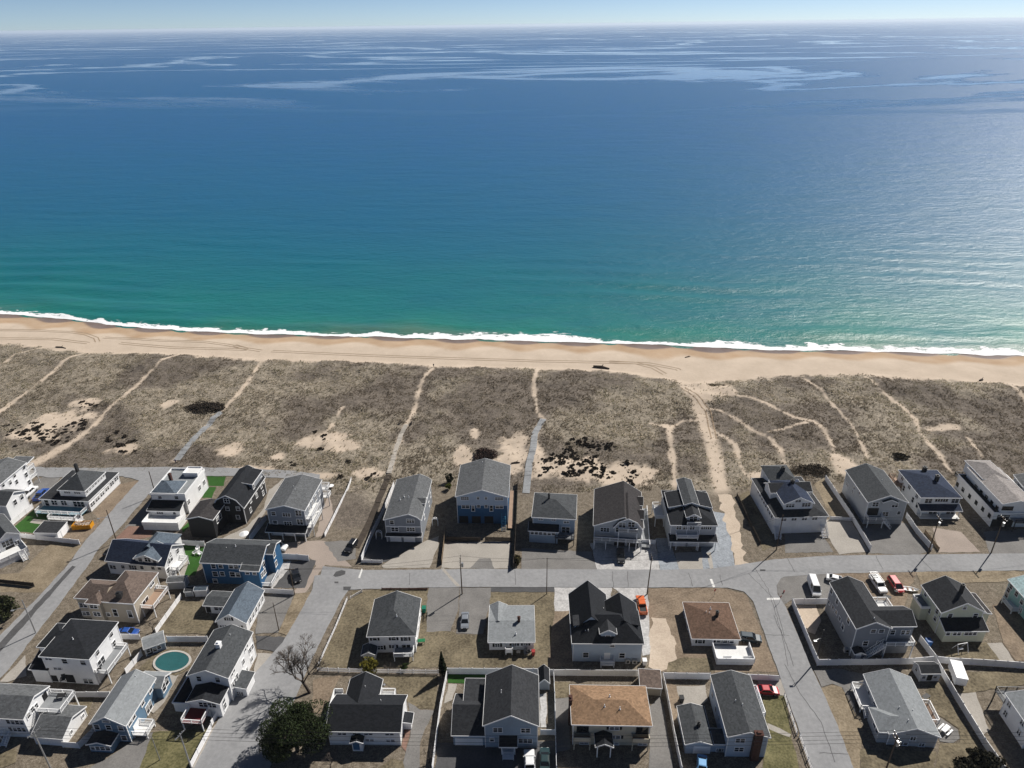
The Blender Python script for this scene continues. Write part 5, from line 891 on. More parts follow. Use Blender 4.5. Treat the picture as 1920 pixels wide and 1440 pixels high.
    h = shed('small charcoal shed with pale gable front against white fence', 'B4', 'gv', dict(a=(1722, 206), b=(1803, 206), r=(1757, 173), A=(1725, 253), B=(1801, 252)), LGREY, R_BLACK, ze=1.9, rise=0.8, w=2.6, d=3.4)
    h = shed('flat taupe-roofed shed in the fence corner', 'B6', 'gu', dict(a=(795, 238), b=(962, 241), c=(957, 106), d=(792, 110)), TAN, R_TAUPE, shape='shed', ze=2.3, rise=0.35, w=4.3, d=4)
    h = shed('grey shed beside the turf yard of the dark blue house', 'A2', 'gu', dict(a=(62, 1342), b=(250, 1345), d=(95, 1280), c=(272, 1270)), LGREY, R_GREY, ze=2.3, rise=0.5, w=5, d=3)
    h = shed('tiny blue-roofed shed with white door behind white fence', 'B2', 'gu', dict(a=(238, 182), b=(330, 182), A=(262, 222), d=(245, 145)), WHITE, R_BLUEG, ze=2.0, rise=0.4, w=3, d=2.2)
    h.door('F', (268, 200), 0.9, 1.6)
    h = shed('tiny dark shed next to the blue-roofed shed', 'B2', 'gu', dict(a=(172, 188), b=(232, 190), A=(185, 222), d=(180, 150)), LGREY, R_CHAR, ze=1.9, rise=0.3, w=2, d=2)
houses()
# ------------------------------------------------------------------ sea
_ab = np.array([[x, SHORE(x)] for x in (-200., 200.)]); _sl = float((_ab[1, 1]-_ab[0, 1])/400.)      # shore slope dy/dx
_nx, _ny = -_sl/math.hypot(1, _sl), 1/math.hypot(1, _sl)                                            # seaward normal
def offshore(x, y): return (x*_nx+(y-float(SHORE(0.)))*_ny)
def swell(X, Y):
    o = offshore(X, Y)+ (SHORE(0.)+_sl*X-SHORE(X))*0.6*np.exp(-np.abs(Y-SHORE(X))/60.)
    along = X*_ny-Y*_nx
    wob = 14*(fbm(along, Y*0.35, 90, 31)-0.5)+8*(fbm(along, Y*0.2, 40, 35)-0.5)
    amp = sstep(0.35, 0.75, fbm(along, o*2.2, 70, 51))
    z = (0.14+0.75*np.exp(-np.maximum(o-20, 0)/60))*amp*np.sin(2*math.pi*(o+wob)/19.0)*np.exp(-np.maximum(o-30, 0)/260)
    near = np.exp(-((o-17)/14.)**2); ph = (o+wob*1.0-15)/5.2
    z = z+near*amp*1.9*np.exp(-ph**2)
    z = z+0.10*(fbm(along*0.5, o*2, 9, 71)-0.5)*np.exp(-np.maximum(o-200, 0)/250)
    return SEA_Z+z*sstep(-1, 9, o)
_sx = np.concatenate([-np.geomspace(60000, 700, 14), np.arange(-660, 660, 2.4), np.geomspace(700, 60000, 14)])
_sy = np.concatenate([np.arange(190, 420, 1.1), np.arange(420, 900, 3.0), np.geomspace(910, 60000, 60)])
sme, SX, SY, SZ = grid_mesh('sea', _sx, _sy, swell)
_att = sme.attributes.new('offshore', 'FLOAT', 'POINT'); _att.data.foreach_set('value', (SY-SHORE(SX)).astype(np.float32).ravel())
def sea_mat():
    m, nt, b = _nodes('sea_water'); p = pos_n(nt)
    at = nd(nt, 'ShaderNodeAttribute', attribute_name='offshore')
    mp = nd(nt, 'ShaderNodeMapping'); nt.links.new(p, mp.inputs[0]); mp.inputs['Rotation'].default_value = (0, 0, -math.atan(_sl)); mp.inputs['Scale'].default_value = (0.45, 1.0, 1.0)
    q = mp.outputs[0]
    n1 = noise_n(nt, q, 0.012, 5); n2 = noise_n(nt, q, 0.05, 5)
    o = math_n(nt, 'ADD', at.outputs['Fac'], math_n(nt, 'MULTIPLY', math_n(nt, 'SUBTRACT', n1, 0.5), 110.0))
    lg = math_n(nt, 'LOGARITHM', math_n(nt, 'ADD', math_n(nt, 'MAXIMUM', o, 0.0), 12.0), 10.0)     # log10 of the distance offshore ~ depth
    f = math_n(nt, 'DIVIDE', math_n(nt, 'SUBTRACT', lg, 1.0), 2.6, True)
    col = ramp_n(nt, f, [(0.03, (0.07, 0.165, 0.125)), (0.16, (0.012, 0.165, 0.135)), (0.34, (0.003, 0.130, 0.155)), (0.52, (0.001, 0.100, 0.195)), (0.70, (0.001, 0.090, 0.235)), (1.0, (0.001, 0.095, 0.27))])
    col = mix_n(nt, math_n(nt, 'MULTIPLY', math_n(nt, 'SUBTRACT', n2, 0.42), 1.3, True), col, mul((0.002, 0.09, 0.15), 1.0))
    nt.links.new(col, b.inputs['Base Color'])
    b.inputs['IOR'].default_value = 1.333; b.inputs['Specular IOR Level'].default_value = 0.5
    # calm slicks (smooth) between ruffled water
    ms = nd(nt, 'ShaderNodeMapping'); nt.links.new(p, ms.inputs[0]); ms.inputs['Scale'].default_value = (0.42, 1.0, 1.0)
    sl = noise_n(nt, ms.outputs[0], 0.0009, 8, 0.58); sl.node.inputs['Distortion'].default_value = 0.6
    slick = ramp_n(nt, math_n(nt, 'ABSOLUTE', math_n(nt, 'SUBTRACT', sl, 0.5)), [(0.0, (1, 1, 1)), (0.007, (0.9, 0.9, 0.9)), (0.024, (0, 0, 0))])
    far = nd(nt, 'ShaderNodeMapRange'); nt.links.new(at.outputs['Fac'], far.inputs[0]); far.inputs[1].default_value = 800; far.inputs[2].default_value = 1300
    slick = math_n(nt, 'MULTIPLY', slick, far.outputs[0])
    rg = nd(nt, 'ShaderNodeMapRange'); nt.links.new(slick, rg.inputs[0]); rg.inputs[3].default_value = 0.36; rg.inputs[4].default_value = 0.05; nt.links.new(rg.outputs[0], b.inputs['Roughness'])
    w1 = noise_n(nt, q, 0.35, 4, 0.65); w2 = noise_n(nt, p, 1.6, 4, 0.6); w3 = noise_n(nt, q, 0.06, 3)
    hgt = math_n(nt, 'ADD', math_n(nt, 'MULTIPLY', w1, 1.1), math_n(nt, 'ADD', math_n(nt, 'MULTIPLY', w2, 0.34), math_n(nt, 'MULTIPLY', w3, 1.6)))
    bn = nd(nt, 'ShaderNodeBump'); bn.inputs['Distance'].default_value = 1.0; nt.links.new(hgt, bn.inputs['Height'])
    bs = nd(nt, 'ShaderNodeMapRange'); nt.links.new(slick, bs.inputs[0]); bs.inputs[3].default_value = 0.6; bs.inputs[4].default_value = 0.02; nt.links.new(bs.outputs[0], bn.inputs['Strength'])
    nt.links.new(bn.outputs[0], b.inputs['Normal'])
    return m
sme.materials.append(sea_mat()); sea = link('sea', sme); tag(sea, kind='structure')
# ---- surf: lumpy foam on the wash, thick where the wave breaks
def surf():
    step = 0.33; xs = np.arange(-330, 330, step); us = np.arange(-2.2, 26, step)
    X, U = np.meshgrid(xs, us); Y = SHORE(X)+U
    wl = 7.0+9*(fbm(X, X*0, 34, 91, 3)-0.4)*2 ; wl = np.clip(wl, 3.0, 17)*0.68         # width of the foam belt along the shore
    lead = -0.6+2.2*(fbm(X, X*0+9, 11, 95, 3)-0.5)*1.6
    t = (U-lead)/wl
    n = fbm(X*0.7, U*1.8, 3.0, 97, 5); n2 = fbm(X*0.6, U*2.4, 0.9, 99, 3)
    dens = np.where(t < 0, -1, 1.12-t*0.72)
    spray = 0.25*np.exp(-((fbm(X, X*0, 16, 103, 2)-0.68)/0.06)**2)
    foam = np.clip(((n*0.55+n2*0.45)-(1.0-np.clip(dens+spray, -1, 1)*0.84))/0.13+0.45, 0, 1)*sstep(0.0, 0.05, t)
    keep = (foam > 0.02) & (t < 2.0)
    Z = np.maximum(swell(X, Y), elev(X, Y))+0.06+0.35*np.clip(n-0.35, 0, 1)*np.clip(1.2-t, 0, 1)
    ny, nx = X.shape; k = keep[:-1, :-1]; i = (np.arange(ny-1)[:, None]*nx+np.arange(nx-1)[None, :])[k]
    q = np.stack([i, i+1, i+1+nx, i+nx], 1); used = np.unique(q); re = np.full(nx*ny, -1); re[used] = np.arange(len(used)); q = re[q].astype(np.int32)
    co = np.stack([X, Y, Z], -1).reshape(-1, 3)[used].astype(np.float32)
    me = bpy.data.meshes.new('surf_foam'); me.vertices.add(len(co)); me.vertices.foreach_set('co', co.ravel()); me.loops.add(q.size); me.loops.foreach_set('vertex_index', q.ravel()); me.polygons.add(len(q)); me.polygons.foreach_set('loop_start', np.arange(0, q.size, 4, dtype=np.int32)); me.update(calc_edges=True)
    fa = me.attributes.new('foam', 'FLOAT', 'POINT'); fa.data.foreach_set('value', foam.ravel()[used].astype(np.float32))
    m, nt, b = _nodes('sea_foam'); b.inputs['Base Color'].default_value = (0.80, 0.82, 0.83, 1); b.inputs['Roughness'].default_value = 0.8
    at = nd(nt, 'ShaderNodeAttribute', attribute_name='foam'); fn = noise_n(nt, pos_n(nt), 2.2, 4, 0.7)
    nt.links.new(math_n(nt, 'MULTIPLY', math_n(nt, 'SUBTRACT', math_n(nt, 'ADD', at.outputs['Fac'], fn), 0.80), 1.7, True), b.inputs['Alpha'])     # thin lace lets the water show
    me.materials.append(m); tag(link('surf_foam', me), kind='stuff')
surf()
# ------------------------------------------------------------------ dune grass and shrubs, trees
def colour_mesh(name, co, tris, cols, m):
    me = bpy.data.meshes.new(name); n = len(co); me.vertices.add(n); me.vertices.foreach_set('co', co.astype(np.float32).ravel())
    t = tris.astype(np.int32); k = t.shape[1]; me.loops.add(t.size); me.loops.foreach_set('vertex_index', t.ravel()); me.polygons.add(len(t)); me.polygons.foreach_set('loop_start', np.arange(0, t.size, k, dtype=np.int32)); me.update(calc_edges=True)
    if cols is not None:
        a = me.color_attributes.new('tint', 'FLOAT_COLOR', 'POINT'); a.data.foreach_set('color', np.concatenate([cols, np.ones((n, 1))], 1).astype(np.float32).ravel())
    me.materials.append(m); return me
def tint_mat(name, rough=0.9, trans=0.0):
    m, nt, b = _nodes(name); at = nd(nt, 'ShaderNodeAttribute', attribute_name='tint'); nt.links.new(at.outputs['Color'], b.inputs['Base Color']); b.inputs['Roughness'].default_value = rough; b.inputs['Specular IOR Level'].default_value = 0.1
    if trans:
        tr = nd(nt, 'ShaderNodeBsdfTranslucent'); nt.links.new(at.outputs['Color'], tr.inputs[0]); mx = nd(nt, 'ShaderNodeMixShader'); mx.inputs[0].default_value = trans
        nt.links.new(b.outputs[0], mx.inputs[1]); nt.links.new(tr.outputs[0], mx.inputs[2]); nt.links.new(mx.outputs[0], nt.nodes['Material Output'].inputs['Surface'])
    return m
GRASSM = tint_mat('dune_grass_straw', 0.9, 0.5); LEAFM = tint_mat('foliage')
def dune_grass():
    n = 230000; y = RNG.uniform(168, 300, n); x = RNG.uniform(-1, 1, n)*(0.80*(y*0.89+54)+12)
    inb = (y > BACK(x)-1) & (y < TOE(x)+5); x, y = x[inb], y[inb]
    c = cover(x, y); pt = fbm(x, y, 22, 88); cl = fbm(x, y, 2.6, 123, 3); big = fbm(x, y, 14, 131, 3)
    p = (1-c)*(0.12+1.0*sstep(0.42, 0.58, cl))+0.05*(y < TOE(x)); keep = RNG.random(len(x)) < p
    x, y, pt, cl, big = x[keep], y[keep], pt[keep], cl[keep], big[keep]; n = len(x)
    z = elev(x, y)-0.03
    low = sstep(0.44, 0.58, pt)
    hgt = RNG.uniform(0.28, 0.62, n)*(1-0.45*low); sp = RNG.uniform(0.22, 0.5, n)
    nb = 7; an = RNG.uniform(0, 2*math.pi, (n, nb)); lean = RNG.uniform(0.15, 1.0, (n, nb)); w = RNG.uniform(0.05, 0.13, (n, nb)); hh = hgt[:, None]*RNG.uniform(0.6, 1.1, (n, nb))
    bx = x[:, None]+np.cos(an)*sp[:, None]*0.35; by = y[:, None]+np.sin(an)*sp[:, None]*0.35
    tx = bx+np.cos(an)*sp[:, None]*lean+0.12; ty = by+np.sin(an)*sp[:, None]*lean-0.10
    px, py = -np.sin(an)*w, np.cos(an)*w
    Z = np.repeat(z[:, None], nb, 1)
    co = np.stack([np.stack([bx-px, by-py, Z], -1), np.stack([bx+px, by+py, Z], -1), np.stack([tx, ty, Z+hh], -1)], 2).reshape(-1, 3)
    straw = np.array([0.62, 0.55, 0.44]); grey = np.array([0.45, 0.405, 0.33]); brown = np.array([0.20, 0.165, 0.122]); olive = np.array([0.27, 0.25, 0.145])
    k = RNG.random((n, 1)); col = straw*(k > 0.45)+grey*((k <= 0.45) & (k > 0.18))+olive*((k <= 0.18)*1.0)
    bk = np.clip(low*0.9+(big-0.5)*2.6+RNG.normal(0, 0.2, n), 0, 1)[:, None]; col = col*(1-bk)+brown*bk*RNG.uniform(0.8, 1.5, (n, 1))
    col = np.repeat(col*RNG.uniform(0.75, 1.2, (n, 1)), nb*3, 0)
    me = colour_mesh('dune_grass', co, np.arange(n*nb*3).reshape(-1, 3), np.clip(col, 0.02, 0.8), GRASSM); tag(link('dune_grass', me), kind='stuff')
dune_grass()
def leaf_cloud(n, rx, ry, rz, base, size, col, var=0.35, clumps=14, seed=0, shell=0.55, cone=0.0):
    """leaf-sized faces in clumps through a crown; returns arrays"""
    r = np.random.default_rng(seed)
    d = r.normal(0, 1, (clumps, 3)); d /= np.linalg.norm(d, axis=1)[:, None]; cc = d*r.uniform(0.35, 0.9, (clumps, 1)); cr = r.uniform(0.25, 0.5, clumps)
    i = r.integers(0, clumps, n); e = r.normal(0, 1, (n, 3)); e /= np.linalg.norm(e, axis=1)[:, None]
    p = cc[i]+e*(cr[i]*r.uniform(shell, 1, n)**0.5)[:, None]
    if cone: p[:, :2] *= np.clip(1-(p[:, 2:3]+1)/2*cone, 0.08, 1)
    tone = (1+var*(np.random.default_rng(seed+1).random(clumps)-0.5)*2)[i]*r.uniform(0.75, 1.25, n)
    c = p*np.array([rx, ry, rz])+np.array([0, 0, base+rz])
    a = r.normal(0, 1, (n, 3)); a /= np.linalg.norm(a, axis=1)[:, None]; b = np.cross(a, r.normal(0, 1, (n, 3))); b /= np.linalg.norm(b, axis=1)[:, None]
    s = size*r.uniform(0.6, 1.3, (n, 1)); a *= s; b *= s*0.6
    co = np.stack([c-a, c+b, c+a, c-b], 1).reshape(-1, 3); cols = np.repeat(np.asarray(col)[None, :]*tone[:, None], 4, 0)
    return co, np.arange(4*n).reshape(-1, 4), np.clip(cols, 0.004, 0.8)
def branches(mb, p, d, L, r, depth, rnd, spread=0.6, seg=2):
    pts = [p]; q = p; dd = d
    for i in range(seg):
        dd = (dd+Vector((rnd.uniform(-1, 1), rnd.uniform(-1, 1), rnd.uniform(-0.3, 0.6)))*0.16).normalized(); q = q+dd*(L/seg); pts.append(q)
    mb.tube(pts, [r*(1-0.4*i/seg) for i in range(seg+1)], 5 if depth > 2 else 3, cap=False)
    if depth <= 0: return
    for k in range(rnd.choice((2, 3, 3))):
        nd_ = (dd+Vector((rnd.uniform(-1, 1), rnd.uniform(-1, 1), rnd.uniform(-0.35, 0.7)))*spread).normalized()
        branches(mb, pts[-1] if k else pts[-1], nd_, L*rnd.uniform(0.62, 0.85), r*0.72, depth-1, rnd, spread, seg)
BARK = mat('bark_grey', (0.12, 0.10, 0.085), 0.95, 0.3, 1.0, 6); BARKD = mat('bark_dark', (0.06, 0.048, 0.04), 0.95, 0.3, 1.0, 6)
def bare_tree(label, crop, xy, h, seed, depth=5, lean=(0, 0), spread=0.75):
    P = W(crop, *xy); t = empty('bare_tree', label, 'tree', tuple(P)); rnd = random.Random(seed)
    tr = MB(); tr.tube([(0, 0, -0.1), (lean[0]*0.3, lean[1]*0.3, h*0.16), (lean[0]*0.6, lean[1]*0.6, h*0.3)], [h*0.032, h*0.026, h*0.022], 8); tr.build('trunk', BARKD, t)
    cr = MB()
    for k in range(5):
        a = k*1.26+rnd.random(); branches(cr, Vector((lean[0]*0.5, lean[1]*0.5, h*0.22+k*h*0.02)), Vector((math.cos(a)*0.7+lean[0]*0.1, math.sin(a)*0.7+lean[1]*0.1, 0.85)).normalized(), h*0.24, h*0.016, depth-1, rnd, spread)
    cr.build('crown', BARK, t); return t
def leafy(label, name, cat, crop, xy, rx, ry, rz, base, n, size, col, seed, trunk_r=0.2, group=None, **kw):
    P = W(crop, *xy); t = empty(name, label, cat, tuple(P), 0, group)
    co, q, c = leaf_cloud(n, rx, ry, rz, base, size, col, seed=seed, **kw); link('crown', colour_mesh('crown', co, q, c, LEAFM), t)
    tr = MB(); tr.tube([(0, 0, -0.1), (0.05, 0.03, base+rz*0.5), (0, 0, base+rz*1.5)], [trunk_r, trunk_r*0.7, trunk_r*0.25], 7)
    rnd = random.Random(seed)
    if rz > 1.5:
        for k in range(6): a = rnd.uniform(0, 6.28); z = base+rz*rnd.uniform(0.3, 1.2); tr.tube([(0, 0, z), (math.cos(a)*rx*0.6, math.sin(a)*ry*0.6, z+rz*0.25)], [trunk_r*0.4, trunk_r*0.12], 5)
    tr.build('trunk' if rz > 1.2 else 'stem', BARKD, t); return t
leafy('big dark green pine with a round crown above the side street', 'pine_tree', 'tree', 'P', (558, 1408), 6.3, 5.6, 4.2, 2.2, 34000, 0.17, (0.024, 0.034, 0.013), 5, 0.4, clumps=46)
bare_tree('large leafless tree beside the side street above the pine', 'B2', (1065, 905), 10.5, 3, 7, (-2.2, 0.6))
leafy('golden-green round bush behind the picket fence', 'round_bush', 'bush', 'B3', (462, 798), 1.75, 1.6, 1.7, 0.3, 2600, 0.18, (0.13, 0.115, 0.02), 8, 0.12, clumps=26)
leafy('tall narrow dark conifer at the end of the picket fence', 'conifer', 'tree', 'B3', (1003, 835), 1.15, 1.15, 3.4, 0.2, 3000, 0.2, (0.014, 0.020, 0.010), 9, 0.14, clumps=60, cone=0.85)
leafy('small clipped green bush below the white deck rail', 'small_bush', 'bush', 'B3', (715, 775), 1.0, 0.8, 0.6, 0.1, 800, 0.14, (0.035, 0.055, 0.015), 10, 0.06)
leafy('dark green tree at the left edge by the dug-up street', 'edge_tree', 'tree', 'A6', (40, 385), 3.2, 3.0, 2.6, 0.8, 4200, 0.26, (0.035, 0.04, 0.018), 12, 0.22, clumps=30)
leafy('yellow-green shrub beside the grey house wall', 'wall_shrub', 'bush', 'A3', (1075, 415), 1.0, 1.0, 0.9, 0.1, 900, 0.15, (0.11, 0.12, 0.025), 14, 0.06)
leafy('dark evergreen against the big blue duplex', 'dark_evergreen', 'bush', 'A3', (1078, 345), 1.2, 1.0, 1.5, 0.1, 1400, 0.18, (0.025, 0.03, 0.014), 15, 0.08)
leafy('dark hedge bush at the street end of the duplex drive', 'hedge_bush', 'bush', 'A3', (1755, 1150), 1.0, 1.9, 1.0, 0.1, 1200, 0.16, (0.07, 0.06, 0.025), 16, 0.06)
leafy('red-brown leafless bush behind the big blue duplex', 'brown_bush', 'bush', 'D3', (120, 1185), 4.0, 2.6, 1.2, 0.0, 5200, 0.2, (0.075, 0.05, 0.042), 17, 0.1, clumps=30)
leafy('dark oval thicket beside the sandy boardwalk path', 'oval_thicket', 'bush', 'D1', (1560, 825), 7.0, 3.4, 0.8, 0.0, 8000, 0.22, (0.06, 0.048, 0.038), 18, 0.1, clumps=50)
leafy('dark thicket behind the white craftsman house', 'low_thicket', 'bush', 'D4', (690, 880), 6.0, 3.0, 0.6, 0.0, 5200, 0.22, (0.11, 0.088, 0.064), 19, 0.1, clumps=40)
leafy('low brown grass mound on the beach by the sand track', 'grass_mound', 'grass mound', 'D4', (60, 395), 9.0, 2.2, 0.5, 0.0, 7000, 0.22, (0.24, 0.19, 0.125), 20, 0.05, clumps=60)
leafy('small round dark bush on the right-hand dunes', 'dune_bush', 'bush', 'D4', (1200, 800), 2.6, 1.8, 0.6, 0.0, 2400, 0.2, (0.055, 0.045, 0.03), 21, 0.05)
for i, (c, xy, h) in enumerate([('B4', (160, 838), 3.2), ('B4', (900, 800), 4.0), ('A6', (1090, 470), 4.2), ('B3', (600, 800), 2.6)]):
    bare_tree(['twiggy bare shrub in front of the split-level house', 'bare sapling by the driveway fence post', 'bare sapling behind the pool house', 'bare twigs behind the picket fence'][i], c, xy, h, 30+i, 4)
for i, (xy, r, h) in enumerate([((1480, 900), 2.2, 3.0), ((1560, 800), 1.8, 2.6), ((1650, 860), 2.4, 3.4)]):
    leafy(['dark tree at the bottom right corner, leftmost of three', 'dark tree at the bottom right corner, highest of three', 'dark tree at the bottom right corner beside the white fence'][i], 'corner_tree', 'tree', 'B8', xy, r, r, h*0.45, 0.4, 1800, 0.24, (0.03, 0.028, 0.018), 50+i, 0.14, clumps=20)
# ---- dark low shrubs on the dunes
def dune_shrubs():
    protos = []
    for k in range(4):
        co, q, c = leaf_cloud(260, 1, 1, 0.22, -0.05, 0.2, (0.06, 0.048, 0.038), seed=70+k, clumps=8); protos.append(colour_mesh('dune_shrub', co, q, c, LEAFM))
    rs = random.Random(4); every = []
    for crop, cl, lab, grp in (('D3', [(680, 1225, 75, 70, 30), (760, 1165, 70, 35, 18), (850, 1085, 120, 32, 28), (1040, 1130, 50, 28, 9), (880, 1240, 80, 65, 26), (965, 1300, 60, 50, 16), (770, 1310, 70, 28, 16), (1185, 1250, 40, 55, 9), (1205, 1365, 55, 28, 10), (570, 1270, 40, 50, 9), (950, 1090, 60, 35, 14), (1230, 1310, 60, 30, 7)], 'small dark low shrub in the sandy hollow behind the middle houses', 'dark shrubs in the middle sandy hollow'),
                      ('D1', [(810, 1075, 45, 30, 7), (900, 1105, 50, 20, 7), (980, 1065, 40, 20, 5), (885, 1005, 20, 14, 3), (925, 1030, 20, 14, 2), (970, 1150, 70, 22, 7)], 'small dark low shrub in the bare patch beside the wide sand path', 'dark shrubs beside the wide sand path'),
                      ('D1', [(320, 990, 190, 60, 40), (120, 1020, 100, 70, 20), (620, 940, 60, 40, 14), (400, 1070, 90, 30, 12), (560, 1000, 60, 40, 8), (650, 800, 60, 40, 10)], 'small dark low shrub on the sandy slope at far left', 'dark shrubs on the far left slope'),
                      ('D2', [(590, 1010, 20, 12, 2), (665, 1050, 14, 20, 3), (650, 1140, 20, 25, 3), (715, 1155, 12, 12, 1), (440, 1245, 30, 18, 4), (850, 1250, 16, 10, 1), (780, 1345, 30, 12, 2), (1010, 1345, 50, 14, 4)], 'small dark low shrub around the twin sand patch', 'dark shrubs around the twin sand patch')):
        for cx, cy, rx, ry, n in cl:
            for i in range(int(n*1.5)):
                P = W(crop, cx+rs.gauss(0, 0.6)*rx, cy+rs.gauss(0, 0.6)*ry); sc = rs.choice((0.3, 0.4, 0.5, 0.6, 0.8, 1.1))
                every.append((sc, P[0], P[1], float(elev(P[0], P[1])), rs.randrange(4), rs.uniform(0, 6.28), rs.uniform(0.7, 1.1), rs.uniform(0.8, 1.2), lab, grp))
    every.sort(key=lambda e: -e[0]); rest = []
    for k, (sc, x, y, z, pi_, rz, fy, fz, lab, grp) in enumerate(every):
        if k < 290:
            o = link('dune_shrub', protos[pi_], None, (x, y, z), rz); o.scale = (sc, sc*fy, sc*fz); tag(o, lab, 'shrub', grp)
        else: rest.append((sc, x, y, z, rz))
    co0, q0, c0_ = leaf_cloud(90, 1, 1, 0.22, -0.05, 0.24, (0.06, 0.048, 0.038), seed=77, clumps=6)
    CO, Q, CC = [], [], []
    for k, (sc, x, y, z, rz) in enumerate(rest):                      # the smallest clumps, too many to pick apart
        c, n_ = math.cos(rz), math.sin(rz); p = co0*sc; CO.append(np.stack([p[:, 0]*c-p[:, 1]*n_+x, p[:, 0]*n_+p[:, 1]*c+y, p[:, 2]+z], 1)); Q.append(q0+k*len(co0)); CC.append(c0_)
    tag(link('low_scrub', colour_mesh('low_scrub', np.concatenate(CO), np.concatenate(Q), np.concatenate(CC), LEAFM)), kind='stuff')
dune_shrubs()
# ------------------------------------------------------------------ vehicles
TYRE = mat('tyre_rubber', (0.015, 0.015, 0.016), 0.8, 0.2); RIM = mat('wheel_rim', (0.35, 0.35, 0.36), 0.35, 0.1, metal=0.8); CGL = glass('car_glass', (0.01, 0.012, 0.015), 0.05); LAMP = mat('headlamp', (0.7, 0.7, 0.68), 0.2, 0.05, spec=0.6); TAIL = mat('tail_lamp', (0.30, 0.015, 0.012), 0.3, 0.1); BLKP = mat('black_plastic', (0.02, 0.02, 0.021), 0.6, 0.2)
def paint(name, c): return mat('car_paint_'+name, c, 0.35, 0.06, 0.8, 4, spec=0.5, coat=0.6)
def loft(secs, n_side=1):
    """sections: (x, half width low, half width high, z low, z mid, z top) front to back -> closed body with tumblehome"""
    mb = MB(); ring = []
    for (x, wl, wm, wt, z0, zm, zt) in secs:
        r = [(x, -wl, z0), (x, -wm, (z0+zm)/2), (x, -wm, zm), (x, -wt, zt), (x, wt, zt), (x, wm, zm), (x, wm, (z0+zm)/2), (x, wl, z0)]; ring.append(r)
    n = 8; vs = [p for r in ring for p in r]; fs = []
    for i in range(len(ring)-1):
        for j in range(n): fs.append((i*n+j, i*n+(j+1) % n, (i+1)*n+(j+1) % n, (i+1)*n+j))
    fs.append(tuple(range(n))); fs.append(tuple(reversed(range((len(ring)-1)*n, len(ring)*n)))); mb.add(vs, fs); return mb
CARS = {  # length, half width, wheelbase, body sections (x from rear -L/2 to front), cabin (x0 low, x1 low, x0 top, x1 top, z belt, z roof)
    'sedan': (4.6, 0.9, 2.7, [(-2.3, .55, .95), (-2.15, .55, 1.0), (-1.3, .6, 1.03), (0.8, .6, 0.98), (1.9, .55, 0.85), (2.25, .5, 0.7), (2.3, .45, 0.62)], (-1.75, 1.15, -1.05, 0.3, 0.98, 1.45)),
    'suv': (4.7, 0.95, 2.8, [(-2.35, .6, 1.1), (-2.25, .6, 1.15), (-1.2, .6, 1.15), (1.0, .6, 1.12), (2.0, .6, 1.05), (2.3, .55, 0.9), (2.35, .5, 0.8)], (-2.2, 1.15, -1.95, 0.35, 1.12, 1.75)),
    'van': (5.6, 1.02, 3.5, [(-2.8, .6, 1.3), (-2.7, .6, 1.35), (0, .6, 1.35), (1.7, .6, 1.3), (2.4, .6, 1.15), (2.75, .55, 0.95), (2.8, .5, 0.85)], (-2.72, 2.2, -2.66, 1.35, 1.3, 2.45)),
    'minivan': (5.0, 0.98, 3.0, [(-2.5, .55, 1.1), (-2.4, .55, 1.15), (0, .6, 1.15), (1.5, .6, 1.1), (2.2, .55, 0.95), (2.45, .5, 0.8), (2.5, .5, 0.7)], (-2.35, 1.8, -2.15, 0.75, 1.12, 1.75)),
    'pickup': (5.7, 0.98, 3.5, [(-2.85, .65, 1.12), (-2.8, .65, 1.15), (-1.0, .65, 1.15), (1.3, .65, 1.15), (2.5, .65, 1.1), (2.8, .6, 0.95), (2.85, .55, 0.85)], (-1.0, 1.45, -0.8, 0.75, 1.14, 1.85))}
